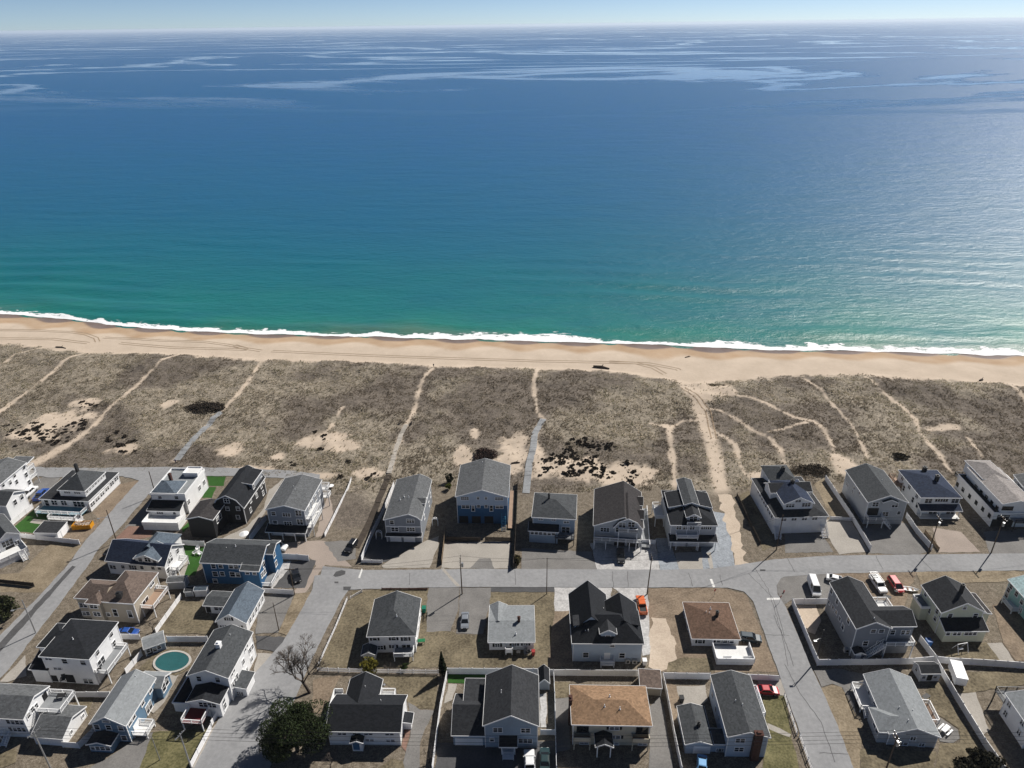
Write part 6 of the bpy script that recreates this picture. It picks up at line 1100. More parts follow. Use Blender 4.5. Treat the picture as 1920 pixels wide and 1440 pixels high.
def car(label, kind, crop, rear, front, col, name=None, rack=False):
    (rx_, ry_), (fx_, fy_) = pix(crop, *rear), pix(crop, *front); a, b_ = G(rx_, ry_+3), G(fx_, fy_+3); d = b_-a; th = math.atan2(d[1], d[0]); c = (a+b_)/2
    L, hw, wb, secs, cab = CARS[kind]; cat = {'sedan': 'car', 'suv': 'suv', 'van': 'van', 'minivan': 'van', 'pickup': 'pickup truck'}[kind]
    t = empty(name or {'sedan': 'car', 'suv': 'suv', 'van': 'van', 'minivan': 'minivan', 'pickup': 'pickup_truck'}[kind], label, cat, (c[0], c[1], 0.09), th); pm = paint(*col)
    body = loft([(x, hw*0.9 if 0 < i < len(secs)-1 else hw*0.8, hw if 0 < i < len(secs)-1 else hw*0.86, hw*0.93 if 0 < i < len(secs)-1 else hw*0.78, 0.28, z1*0.82, z1) for i, (x, z0, z1) in enumerate(secs)]).build('body', pm, t, smooth=False, fix=True)
    x0, x1, x2, x3, zb, zr = cab
    gh = MB(); w0, w1 = hw*0.92, hw*0.76
    gh.add([(x0, -w0, zb), (x1, -w0, zb), (x1, w0, zb), (x0, w0, zb), (x2, -w1, zr-0.05), (x3, -w1, zr-0.05), (x3, w1, zr-0.05), (x2, w1, zr-0.05)], [(0, 1, 5, 4), (1, 2, 6, 5), (2, 3, 7, 6), (3, 0, 4, 7), (4, 5, 6, 7)]); g = gh.build('cabin_glass', CGL, t)
    rf = MB(); e = 0.05; rf.add([(x2-e, -w1-0.02, zr-0.07), (x3+e, -w1-0.02, zr-0.07), (x3+e, w1+0.02, zr-0.07), (x2-e, w1+0.02, zr-0.07), (x2+0.08, -w1+0.1, zr), (x3-0.1, -w1+0.1, zr), (x3-0.1, w1-0.1, zr), (x2+0.08, w1-0.1, zr)], [(0, 1, 5, 4), (1, 2, 6, 5), (2, 3, 7, 6), (3, 0, 4, 7), (4, 5, 6, 7)])
    rf.build('car_roof', pm, t)
    pl = MB()
    fr = ((0, 0), (1, 1)) if kind == 'sedan' else ((0, 0), (0.45, 0.45), (1, 1))
    for s in (-1, 1):
        for f0, f1 in fr: xa, xb = x0+(x1-x0)*f0, x2+(x3-x2)*f1; pl.bar((xa, s*(w0+0.01), zb), (xb, s*(w1+0.015), zr-0.06), 0.09, 0.09)
        if kind == 'van': pl.add([(x0, s*(w0+0.015), zb), (x0+2.9, s*(w0+0.015), zb), (x2+2.85, s*(w1+0.02), zr-0.05), (x2, s*(w1+0.02), zr-0.05)], [(0, 1, 2, 3)])
    if kind == 'van': pl.add([(x0-0.01, -w0, zb), (x0-0.01, w0, zb), (x2-0.01, w1, zr-0.05), (x2-0.01, -w1, zr-0.05)], [(0, 1, 2, 3)])
    pl.build('pillar', pm, t)
    if kind == 'pickup':
        bd = MB(); bd.box(-L/2+0.12, x0-0.08, -hw*0.78, hw*0.78, 1.152, 1.165); bd.build('cargo_bed', BLKP, t)
        sd = MB(); sd.box(-L/2+0.03, x0, -hw*0.95, -hw*0.8, 1.1, 1.3).box(-L/2+0.03, x0, hw*0.8, hw*0.95, 1.1, 1.3).box(-L/2+0.02, -L/2+0.12, -hw*0.8, hw*0.8, 1.0, 1.3); sd.build('bed_side', pm, t)
        if rack:
            rk = MB()
            for i in range(6): y = -0.85+i*0.34; rk.bar((-L/2, y, 2.0), (x3, y, 2.0), 0.06, 0.06)
            for x in (-L/2+0.1, -1.2, x3): rk.bar((x, -0.9, 2.0), (x, 0.9, 2.0), 0.07, 0.07); rk.bar((x, -0.88, 1.2), (x, -0.88, 2.0), 0.06, 0.06); rk.bar((x, 0.88, 1.2), (x, 0.88, 2.0), 0.06, 0.06)
            rk.build('ladder_rack', STEEL, t)
    for sx in (-1, 1):
        for sy in (-1, 1):
            w = MB(); w.tube([(sx*wb/2, sy*(hw-0.24), 0.34), (sx*wb/2, sy*(hw+0.02), 0.34)], 0.34, 14); wo = w.build('wheel', TYRE, t); r = MB(); r.tube([(sx*wb/2, sy*(hw-0.02), 0.34), (sx*wb/2, sy*(hw+0.03), 0.34)], 0.2, 10); r.build('rim', RIM, wo)
    for sy in (-1, 1):
        l = MB(); l.box(L/2-0.1, L/2+0.01, sy*hw*0.62-0.17, sy*hw*0.62+0.17, secs[-1][2]-0.1, secs[-1][2]+0.06); l.build('headlight', LAMP, t)
        l = MB(); l.box(-L/2-0.02, -L/2+0.06, sy*hw*0.72-0.12, sy*hw*0.72+0.12, secs[0][2]-0.25, secs[0][2]-0.05); l.build('tail_light', TAIL, t)
    bp = MB(); bp.box(L/2-0.08, L/2+0.04, -hw*0.8, hw*0.8, 0.3, 0.5).box(-L/2-0.05, -L/2+0.05, -hw*0.8, hw*0.8, 0.32, 0.5); bp.build('bumper', BLKP, t)
    for sy in (-1, 1): mr = MB(); mr.box(x1-0.35, x1-0.2, sy*(hw+0.06)-0.09, sy*(hw+0.06)+0.09, zb+0.02, zb+0.18); mr.build('side_mirror', pm, t)
    return t
WHT = ('white', (0.75, 0.76, 0.77)); BLKC = ('black', (0.012, 0.013, 0.016)); RED = ('red', (0.42, 0.012, 0.022)); ORG = ('orange', (0.62, 0.12, 0.02)); SIL = ('silver', (0.20, 0.22, 0.25)); BLU = ('blue', (0.015, 0.07, 0.30)); NVY = ('dark_teal', (0.015, 0.035, 0.05)); PBL = ('sky_blue', (0.16, 0.36, 0.62)); TLC = ('teal', (0.012, 0.035, 0.038))
car('bright blue pickup between the two left-edge houses', 'pickup', 'A1', (375, 520), (462, 425), BLU); car('white pickup beside the blue pickup', 'pickup', 'A1', (255, 490), (345, 405), WHT, rack=False)
car('black car under the shade of the white cross-gabled house', 'sedan', 'A1', (1085, 1065), (1165, 995), BLKC); car('white pickup parked in front of the grey three-storey house', 'pickup', 'A2', (1075, 985), (1262, 1006), WHT)
car('dark SUV parked beside the long white fence', 'suv', 'A3', (148, 925), (55, 1055), BLKC); car('black jeep parked on white gravel in the house shadow', 'suv', 'A4', (885, 850), (892, 935), BLKC)
car('silver car parked on the gravel drive between two white houses', 'sedan', 'B3', (1170, 365), (1165, 475), SIL); car('orange pickup beside the big black roof', 'pickup', 'B5', (825, 375), (795, 235), ORG)
car('dark SUV beside the brown-roofed house', 'suv', 'B5', (1555, 545), (1690, 560), NVY); car('red car on the concrete drive by the side street', 'sedan', 'B6', (1700, 262), (1800, 266), RED)
car('tall white van parked at the street corner', 'van', 'B7', (318, 110), (362, 232), WHT); car('white pickup with ladder rack behind the dark grey house', 'pickup', 'B7', (790, 105), (850, 190), WHT, rack=True)
car('red minivan parked by the main street', 'minivan', 'B7', (920, 105), (985, 200), RED); car('white car mostly hidden behind the dark grey roof', 'sedan', 'B7', (490, 105), (530, 115), WHT)
car('light blue car at the bottom edge', 'sedan', 'B6', (1262, 800), (1262, 880), PBL); car('white pickup at the bottom edge by the blue-grey house', 'pickup', 'B4', (1655, 880), (1650, 765), WHT); car('dark teal car in shade beside the blue-grey house', 'sedan', 'B4', (1765, 830), (1765, 730), TLC)
car('black car on the patched asphalt drive', 'sedan', 'B2', (965, 55), (978, 100), BLKC); car('dark blue car behind the tan house', 'sedan', 'A6', (862, 478), (972, 482), BLU)
def simple(name, label, cat, parts, loc=(0, 0, 0), rz=0, group=None):
    t = empty(name, label, cat, loc, rz, group)
    for pn, mb, m in parts: mb.build(pn, m, t)
    return t
def two(crop, p, q): a, b_ = W(crop, *p), W(crop, *q); d = b_-a; return (a+b_)/2, math.atan2(d[1], d[0]), float(np.linalg.norm(d))
c, th, L = two('B8', (1388, 110), (1430, 225))
pr = [('box', MB().box(-2.3, 2.3, -1.05, 1.05, 0.5, 2.4), paint(*WHT)), ('roof_cap', MB().box(-2.35, 2.35, -1.09, 1.09, 2.4, 2.48), TRIM), ('drawbar', MB().bar((2.3, 0.7, 0.55), (3.4, 0, 0.55), 0.1, 0.1).bar((2.3, -0.7, 0.55), (3.4, 0, 0.55), 0.1, 0.1), BLKP)]
for x in (-0.5, 0.45):
    for y in (-1, 1): pr.append(('wheel', MB().tube([(x, y*0.86, 0.36), (x, y*1.07, 0.36)], 0.36, 12), TYRE))
simple('box_trailer', 'white box trailer parked beside the white fence', 'trailer', pr, (c[0], c[1], 0.08), th)
# dumpster full of debris
c, th, L = two('A1', (745, 800), (925, 790)); YEL = mat('dumpster_yellow', (0.55, 0.24, 0.01), 0.6, 0.2, 0.8, 5)
db = MB(); db.box(-2.9, 2.9, -1.2, -1.1, 0.15, 1.5).box(-2.9, 2.9, 1.1, 1.2, 0.15, 1.5).box(-2.9, -2.8, -1.1, 1.1, 0.15, 1.5).box(2.8, 2.9, -1.1, 1.1, 0.15, 1.5).box(-2.9, 2.9, -1.2, 1.2, 0.05, 0.15)
for i in range(8): x = -2.6+i*0.74; db.box(x-0.05, x+0.05, -1.28, -1.2, 0.15, 1.5).box(x-0.05, x+0.05, 1.2, 1.28, 0.15, 1.5)
rub = MB(); rr = random.Random(2)
for i in range(60):
    x, y = rr.uniform(-2.5, 2.5), rr.uniform(-0.9, 0.9); a = rr.uniform(0, 3); l = rr.uniform(0.3, 1.0); rub.bar((x-math.cos(a)*l/2, y-math.sin(a)*l/2, rr.uniform(1.1, 1.5)), (x+math.cos(a)*l/2, y+math.sin(a)*l/2, rr.uniform(1.2, 1.7)), rr.uniform(0.1, 0.4), 0.06)
t = simple('dumpster', 'yellow dumpster full of debris by the left street', 'dumpster', [('bin', db, YEL)], (c[0], c[1], 0.05), th); t.scale = (0.84, 0.84, 0.9); tag(rub.build('debris', mat('debris', (0.42, 0.34, 0.27), 0.9, 0.4, 1.5, 5), t), kind='stuff')
# ------------------------------------------------------------------ fences: every panel and post a part
_FM = {}
def fence(label, crop, pts, h=1.8, style='vinyl', m=None, name=None, step=2.4):
    m = m or PICKET; P = [W(crop, x, y) for x, y in pts]; t = empty(name or {'vinyl': 'vinyl_fence', 'picket': 'picket_fence', 'rail': 'rail_fence', 'wood': 'wood_fence'}[style], label, 'fence', (P[0][0], P[0][1], 0)); o = P[0]
    posts = []
    for p, q in zip(P[:-1], P[1:]):
        L = np.linalg.norm(q-p); n = max(1, int(round(L/step)))
        for k in range(n):
            a = p+(q-p)*k/n-o; b_ = p+(q-p)*(k+1)/n-o; l = L/n; an = math.atan2(b_[1]-a[1], b_[0]-a[0]); key = (style, round(l, 2), h, m.name)
            if key not in _FM:
                b = MB(); x0, x1 = 0.07, l-0.07
                if style in ('vinyl', 'wood'):
                    nb = max(3, int((x1-x0)/0.2)); w = (x1-x0)/nb
                    for i in range(nb): b.box(x0+i*w+0.008, x0+(i+1)*w-0.008, -0.02, 0.02, 0.12, h-0.12)
                    b.box(x0, x1, -0.035, 0.035, 0.06, 0.2).box(x0, x1, -0.035, 0.035, h-0.14, h)
                elif style == 'picket':
                    nb = int((x1-x0)/0.2)
                    for i in range(nb): xx = x0+(i+0.5)*(x1-x0)/nb; b.box(xx-0.05, xx+0.05, -0.02, 0.02, 0.1, h)
                    b.box(x0, x1, 0.02, 0.06, 0.25, 0.37).box(x0, x1, 0.02, 0.06, h-0.35, h-0.23)
                else:
                    for z in (h*0.35, h*0.85): b.box(x0, x1, -0.03, 0.03, z-0.09, z+0.09)
                _FM[key] = b.mesh('panel', m)
            dz = random.uniform(-0.02, 0.02)
            pn = link('panel', _FM[key], t, (a[0], a[1], dz), an); pn.rotation_euler = (random.gauss(0, 0.008), 0, an); posts.append(a)
        if tuple(q) == tuple(P[-1]): posts.append(q-o)
    k2 = ('post', h, m.name)
    if k2 not in _FM: b = MB(); b.box(-0.065, 0.065, -0.065, 0.065, 0, h+0.08); b.add([(-0.09, -0.09, h+0.08), (0.09, -0.09, h+0.08), (0.09, 0.09, h+0.08), (-0.09, 0.09, h+0.08), (0, 0, h+0.2)], [(3, 2, 1, 0), (0, 1, 4), (1, 2, 4), (2, 3, 4), (3, 0, 4)]); _FM[k2] = b.mesh('post', m)
    for a in posts: link('post', _FM[k2], t, (a[0], a[1], 0))
    return t
OLDW = mat('weathered_wood', (0.06, 0.048, 0.038), 0.95, 0.3, 0.8, 6); TANW = mat('fence_wood_tan', (0.20, 0.15, 0.10), 0.95, 0.3, 0.8, 6)
V = 'vinyl'
for f in [('white fence below the low black-roofed garage', 'A1', [(185, 895), (545, 935), (800, 965)], 1.5), ('white fence along the turf beside the left gabled house', 'A1', [(60, 828), (335, 602)], 1.6), ('white fence running from the grey house terrace to the beach', 'A2', [(1650, 888), (1880, 425), (1915, 330)], 1.2), ('white fence behind the turf yard of the dark blue house', 'A2', [(205, 968), (450, 985)], 1.7), ('white fence between the black house and grey house', 'A2', [(905, 935), (1065, 722)], 1.8), ('white fence beside the dark blue house drive', 'A2', [(1130, 1110), (1380, 1118), (1490, 1130)], 1.8), ('short white fence beside the blue-roofed cape', 'B2', [(735, 195), (950, 210)], 1.5), ('long white fence beside the path to the boardwalk', 'A3', [(205, 1135), (300, 900), (430, 640), (530, 385)], 1.8), ('low white fence at the street end of the gambrel house drive', 'A3', [(205, 1148), (410, 1152)], 1.0),
          ('white fence between the craftsman house and grey gabled house', 'A5', [(592, 215), (770, 478), (893, 688)], 1.8), ('white fence between the grey gabled house and navy-roofed house', 'A5', [(1130, 465), (1200, 570), (1300, 685)], 1.8), ('low white fence across the drive beside the craftsman house', 'A5', [(625, 478), (770, 485)], 1.1), ('long white fence behind the middle row, left stretch', 'P', [(840, 1264), (1000, 1265), (1038, 1267)], 1.8), ('long white fence behind the large black-roofed house', 'P', [(1038, 1267), (1197, 1268)], 1.8), ('white fence behind the large white deck', 'P', [(1243, 1273), (1330, 1274)], 1.8), ('white fence by the red car', 'P', [(1400, 1274), (1460, 1277)], 1.6), ('white fence on the left of the blue-grey gabled house', 'P', [(811, 1448), (826, 1330), (839, 1266)], 1.8), ('white fence between blue-grey house and tan-roofed house', 'P', [(1043, 1448), (1040, 1310), (1038, 1270)], 1.8), ('short white gate beside the blue-grey gabled house', 'B4', [(1735, 592), (1840, 592)], 1.5), ('white fence right of the tan-roofed house drive', 'B6', [(968, 170), (1000, 310), (1060, 640), (1110, 880)], 1.8),
          ('white corner fence round the dark grey house', 'B7', [(440, 292), (178, 296), (290, 565), (368, 752), (520, 750), (800, 747), (1080, 742), (1235, 728)], 1.8), ('white fence between the dark grey house and pale yellow house', 'B7', [(1130, 570), (1250, 725)], 1.8), ('white fence behind the pale yellow house', 'B7', [(1252, 728), (1340, 738), (1600, 752), (1960, 778)], 1.8), ('long white fence running down past the box trailer', 'B8', [(1252, 65), (1400, 320), (1610, 665), (1760, 880)], 1.8), ('white fence under the railed deck of the bottom-left house', 'B1', [(690, 372), (1000, 372)], 1.6), ('white fence left of the pool house', 'A6', [(900, 775), (1012, 642)], 1.6), ('white fence above the pool', 'A6', [(1195, 545), (1480, 545)], 1.7), ('white fence beside the wooden deck of the tan house', 'A6', [(1112, 485), (1290, 235)], 1.5), ('short white fence between the tan house and black hip roof house', 'A6', [(860, 525), (1000, 528)], 1.6), ('white fence on the left of the side street at the bottom', 'B2', [(225, 1440), (368, 1165)], 1.5), ('white wicket fence beside the red deck', 'B2', [(370, 1140), (430, 1040)], 1.4), ('pale fence beside the white garage', 'B1', [(570, 822), (720, 832), (850, 705)], 1.6)]:
    fence(*f)
fence('white picket fence below the shuttered white house', 'P', [(596, 1259), (655, 1261), (705, 1262), (822, 1264)], 1.2, 'picket'); fence('white rail fence along the side street lawn', 'B3', [(72, 752), (200, 470), (285, 262)], 0.9, 'rail'); fence('short white rail at the lawn corner', 'B3', [(310, 252), (395, 202)], 0.8, 'rail'); fence('low brown rail along the main street lawn', 'B3', [(545, 182), (885, 184)], 0.5, 'rail', BRICK)
fence('weathered dark fence in front of the big blue duplex, left stretch', 'A3', [(1050, 925), (1390, 935)], 1.3, 'wood', OLDW); fence('weathered dark fence in front of the big blue duplex, right stretch', 'A3', [(1440, 930), (1700, 935)], 1.3, 'wood', OLDW); fence('tall dark fence on the right of the big blue duplex', 'A3', [(1722, 1215), (1742, 940), (1765, 360)], 1.9, 'wood', OLDW); fence('brown fence between gambrel house and duplex drive', 'A3', [(1005, 1165), (1042, 835)], 1.6, 'wood', TANW); fence('dark low fence left of the white craftsman house', 'A5', [(5, 320), (160, 645)], 1.0, 'wood', OLDW); fence('wooden fence left of the navy-roofed house drive', 'A5', [(1258, 565), (1350, 685)], 1.0, 'wood', TANW); fence('white rail fence along the greenish lawn, upper stretch', 'B8', [(120, 305), (215, 592)], 1.0, 'rail'); fence('white rail fence along the greenish lawn, lower stretch', 'B8', [(235, 612), (330, 880)], 1.0, 'rail'); fence('dark hedge-like board fence at the left edge', 'A1', [(-40, 1345), (345, 1385)], 1.2, 'wood', OLDW)
fence('white terrace wall fence right of the charcoal-roofed balcony house', 'A4', [(1050, 785), (1172, 790)], 1.5)
# ------------------------------------------------------------------ utility poles and wires
TOPS = {}
def pole(key, label, crop, base, h=10.5, arms=1, lamp=False, trans=False, r=0.15, m=None, lean=(0, 0), armdir=(1, 0)):
    P = W(crop, *base); t = empty('utility_pole', label, 'utility pole', (P[0], P[1], 0)); m = m or WOODP
    MB().tube([(0, 0, 0), (lean[0]*0.5, lean[1]*0.5, h*0.5), (lean[0], lean[1], h)], [r, r*0.85, r*0.65], 8).build('shaft', m, t)
    dx, dy = armdir; n = math.hypot(dx, dy); dx, dy = dx/n, dy/n; ends = []
    for i in range(arms):
        z = h-0.35-i*0.9; a = MB().bar((lean[0]-dx*1.2, lean[1]-dy*1.2, z), (lean[0]+dx*1.2, lean[1]+dy*1.2, z), 0.12, 0.14).build('crossarm', m, t)
        for s in (-1.1, -0.45, 0.45, 1.1): MB().tube([(lean[0]+dx*s, lean[1]+dy*s, z+0.05), (lean[0]+dx*s, lean[1]+dy*s, z+0.3)], 0.06, 6).build('insulator', STEEL, a)
    if trans:
        MB().tube([(dy*0.42+lean[0], -dx*0.42+lean[1], h-2.6), (dy*0.42+lean[0], -dx*0.42+lean[1], h-1.5)], 0.27, 10).build('transformer', STEEL, t)
    if lamp:
        a = MB().tube([(lean[0], lean[1], h-2.4), (lean[0]-1.0, lean[1]-0.6, h-1.9), (lean[0]-1.8, lean[1]-1.1, h-1.8)], 0.05, 6).build('lamp_arm', STEEL, t); MB().box(lean[0]-2.2, lean[0]-1.6, lean[1]-1.4, lean[1]-1.0, h-1.92, h-1.76).build('lamp_head', STEEL, a)
    TOPS[key] = (P[0]+lean[0], P[1]+lean[1], h, dx, dy); return t
pole(1, 'wooden pole with street lamp beside the left street', 'A1', (1170, 943), 10.5, 0, True); pole(2, 'thin pole behind the white roof-deck house', 'A1', (1560, 480), 8.5, 0)
pole(3, 'pole with lamp beside the black hip-roofed house', 'A6', (256, 482), 9.8, 0, True, m=STEEL); pole(4, 'pole at the corner by the blue-roofed cape', 'B2', (957, 212), 8.2, 1); pole(5, 'thin leaning pole on the gravel by the side street', 'B2', (845, 462), 8.2, 0, r=0.12)
pole(6, 'pole with transformer and two crossarms on the main street', 'B3', (1146, 216), 11, 2, False, True, armdir=(0, 1)); pole(7, 'thin pole above the pale-roofed ranch', 'B3', (1780, 216), 11, 0, r=0.11); pole(8, 'pole beside the orange pickup', 'A4', (1104, 1198), 11.5, 1, False, False, armdir=(0, 1), lean=(0.3, 0))
pole(9, 'pole in front of the white craftsman house', 'A5', (268, 680), 11, 0, False, False); pole(10, 'pole with transformer left of the navy-roofed house drive', 'A5', (1282, 698), 11, 1, False, True, armdir=(0, 1)); pole(11, 'pole in front of the white modern house', 'A5', (1700, 700), 11, 1, False, True, armdir=(0, 1))
pole(12, 'slim black lamp post inside the white corner fence', 'B7', (360, 720), 9.0, 0, True, m=DARKM, r=0.15); pole(13, 'short pale leaning pole on the bottom-left lawn', 'B1', (1440, 938), 6.5, 0, m=STEEL, r=0.1); pole(14, 'pale pole with white crossarm beside the bottom-left fence', 'B1', (1722, 1010), 9.5, 1, m=STEEL, armdir=(0.4, 1)); pole(15, 'grey pole with crossarm in front of the white garage', 'B1', (455, 1010), 10, 1, m=STEEL, armdir=(0.5, 1)); pole(16, 'pole with many insulators in front of the light grey ranch', 'B8', (885, 850), 9.0, 2, False, True, armdir=(0, 1))
WIREM = mat('wire_black', (0.02, 0.02, 0.02), 0.6, 0.1)
def wire(label, a, b_, off=0.0, dz=0.0, sag=0.5, r=0.028):
    A = TOPS[a] if not isinstance(a, tuple) else a; B = TOPS[b_] if not isinstance(b_, tuple) else b_
    pts = []
    for i in range(13):
        t = i/12; x = A[0]+A[3]*off+(B[0]+B[3]*off-A[0]-A[3]*off)*t; y = A[1]+A[4]*off+(B[1]+B[4]*off-A[1]-A[4]*off)*t; z = A[2]-0.1+dz+(B[2]-A[2])*t-sag*4*t*(1-t); pts.append((x, y, z))
    tag(MB().tube(pts, r, 4).build('overhead_wire', WIREM), label, 'wire', 'overhead wires')
far_l = (-160., 88., 10., 0., 1.); far_r = (190., 80., 10., 0., 1.); far_r2 = (210., 152., 11., 0., 1.)
for i, off in enumerate((-1.1, -0.4, 0.4, 1.1)):
    wire('thin overhead wire sagging across the bottom of the scene between poles', 14, 16, off, 0, 1.6)
    wire('thin overhead wire at the bottom right leading out of view', 16, far_r, off, 0, 1.2); wire('thin overhead wire at the bottom left leading out of view', 15, far_l, off, 0, 1.0); wire('thin overhead wire between the two bottom-left poles', 15, 14, off, 0, 0.5)
for off in (-0.9, 0.9):
    wire('thin overhead wire along the main street, middle stretch', 6, 7, off, -0.1, 0.5); wire('thin overhead wire along the main street by the orange pickup', 7, 8, off, -0.1, 0.5); wire('thin overhead wire along the right sea-front row', 9, 10, off, -0.1, 0.6); wire('thin overhead wire past the white modern house', 10, 11, off, -0.1, 0.5); wire('thin overhead wire leading off the right edge', 11, far_r2, off, -0.1, 0.6); wire('thin overhead wire crossing the street corner', 8, 9, off, -0.1, 0.7); wire('thin overhead wire from the street corner to the transformer pole', 4, 6, off, -0.1, 0.8)
# ------------------------------------------------------------------ pool, boardwalks, small things
POOLC = mat('pool_cover_green', (0.02, 0.095, 0.10), 0.6, 0.15, 0.5, 4); c0 = W('A6', 1225, 688); rx = abs(W('A6', 1350, 688)[0]-c0[0]); ry = abs(W('A6', 1225, 605)[1]-c0[1])
def ring(cx, cy, rx, ry, z, n=40): return [(cx+rx*math.cos(2*math.pi*i/n)*(1+0.10*math.cos(4*math.pi*i/n+0.8)), cy+ry*math.sin(2*math.pi*i/n)*(1+0.10*math.cos(4*math.pi*i/n+0.8)), z) for i in range(n)]
t = empty('swimming_pool', 'oval swimming pool under a dark green cover', 'pool', (c0[0], c0[1], 0)); n = 40
cp = MB(); o1, o2, i1 = ring(0, 0, rx, ry, 0.0), ring(0, 0, rx, ry, 0.3), ring(0, 0, rx*0.88, ry*0.86, 0.3); cp.add(o1+o2+i1, [(i, (i+1) % n, n+(i+1) % n, n+i) for i in range(n)]+[(n+i, n+(i+1) % n, 2*n+(i+1) % n, 2*n+i) for i in range(n)]); cp.build('coping', CONC, t)
cv = MB(); cv.add(ring(0, 0, rx*0.885, ry*0.865, 0.25)+[(0, 0, 0.16)], [(i, (i+1) % n, n) for i in range(n)]); cv.build('cover', POOLC, t)
BOARD = mat('boardwalk_grey', (0.27, 0.28, 0.29), 0.9, 0.2, 0.8, 6); SANDW = mat('boardwalk_sandy', (0.38, 0.35, 0.31), 0.9, 0.2, 0.8, 6)
def boardwalk(label, crop, pts, w, m, rails=False):
    P = [W(crop, x, y) for x, y in pts]; t = empty('boardwalk', label, 'boardwalk', (P[0][0], P[0][1], 0)); o = P[0]; k = 0
    me = MB().box(-0.27, 0.27, -w, w, 0, 0.05).mesh('plank', m)
    for p, q in zip(P[:-1], P[1:]):
        L = np.linalg.norm(q-p); an = math.atan2(q[1]-p[1], q[0]-p[0]); n = int(L/0.58)
        for i in range(n):
            c = p+(q-p)*(i+0.5)/n; z = float(elev(c[0], c[1]))+0.10; pl = link('plank', me, t, (c[0]-o[0], c[1]-o[1], z+random.uniform(-0.01, 0.01)), an+random.gauss(0, 0.012))
        st = MB(); nb = max(2, int(L/3))
        for s in (-w*0.8, w*0.8):
            nx, ny = -math.sin(an)*s, math.cos(an)*s
            for i in range(nb): a, b2 = p+(q-p)*i/nb, p+(q-p)*(i+1)/nb; st.bar((a[0]-o[0]+nx, a[1]-o[1]+ny, float(elev(a[0], a[1]))+0.03), (b2[0]-o[0]+nx, b2[1]-o[1]+ny, float(elev(b2[0], b2[1]))+0.03), 0.1, 0.12)
        st.build('joist', m, t)
    return t
boardwalk('grey boardwalk from the left street end to the sand path', 'D1', [(1325, 1215), (1400, 1130), (1520, 1000), (1660, 850)], 1.1, BOARD); boardwalk('narrow pale boardwalk beside the long white fence', 'D2', [(1160, 1330), (1200, 1180), (1250, 1020), (1290, 955)], 0.75, SANDW); boardwalk('winding grey boardwalk behind the small blue-grey house', 'D3', [(425, 1460), (450, 1250), (480, 1130), (490, 1020), (555, 905)], 1.05, BOARD)
boardwalk('dark plank path along the outside of the long white fence', 'A3', [(150, 1000), (300, 720), (420, 430), (480, 290)], 0.9, OLDW)
def bench(label, crop, xy, rz=0.0, m=None):
    P = W(crop, *xy); m = m or OLDW; b = [('seat', MB().box(-0.9, 0.9, -0.22, 0.22, 0.42, 0.48), m), ('backrest', MB().box(-0.9, 0.9, 0.22, 0.27, 0.5, 0.95), m)]+[('leg', MB().box(x-0.05, x+0.05, -0.2, 0.2, 0, 0.42), m) for x in (-0.75, 0.75)]
    return simple('bench', label, 'bench', b, (P[0], P[1], float(elev(P[0], P[1]))+0.1), rz)
bench('bench left of the narrow boardwalk end', 'D2', (1245, 945), 1.2); bench('bench right of the narrow boardwalk end', 'D2', (1325, 945), -1.5)
bench('white bench on the large white deck, left of two', 'B5', (1450, 735), 0.0, TRIM).location.z = 0.9; bench('white bench on the large white deck, right of two', 'B5', (1600, 735), 0.0, TRIM).location.z = 0.9
def grill(label, crop, xy, z=0.1):
    P = W(crop, *xy, z); b = [('bowl', MB().box(-0.35, 0.35, -0.28, 0.28, 0.75, 0.95), BLKP), ('hood', MB().tube([(-0.36, 0, 0.95), (0.36, 0, 0.95)], 0.27, 10), BLKP), ('side_shelf', MB().box(0.35, 0.75, -0.22, 0.22, 0.88, 0.92), STEEL)]+[('leg', MB().box(x-0.03, x+0.03, y-0.03, y+0.03, 0, 0.75), STEEL) for x in (-0.3, 0.3) for y in (-0.2, 0.2)]
    simple('barbecue_grill', label, 'grill', b, (P[0], P[1], z), 0.4)
grill('black grill on the side deck of the black hip-roofed house', 'A6', (715, 760), 2.9); grill('black grill on the greenish turf strip deck of the split-level house', 'B4', (545, 245), 1.4); grill('dark grill beside the back wall of the small white ranch', 'B3', (1640, 668))
def garden_table(label, crop, xy, m, z=0.1, rz=0.0):
    P = W(crop, *xy, z); simple('garden_table', label, 'table', [('table_top', MB().box(-0.8, 0.8, -0.45, 0.45, 0.68, 0.74), m)]+[('leg', MB().box(x-0.04, x+0.04, y-0.04, y+0.04, 0, 0.68), m) for x in (-0.7, 0.7) for y in (-0.35, 0.35)], (P[0], P[1], z), rz)
garden_table('green plastic table beside the shuttered white house', 'B3', (842, 580), mat('plastic_green', (0.01, 0.13, 0.05), 0.5, 0.1), 0.1, 0.1); garden_table('dark table on the railed deck of the bottom-left white house', 'B1', (560, 375), BLKP, 3.6, 0.2); garden_table('dark table on the white deck behind the dark grey house', 'B7', (890, 250), BLKP, 3.4, -0.6); garden_table('low table on the deck of the light grey ranch', 'B8', (1180, 320), BLKP, 1.0, 0.5)
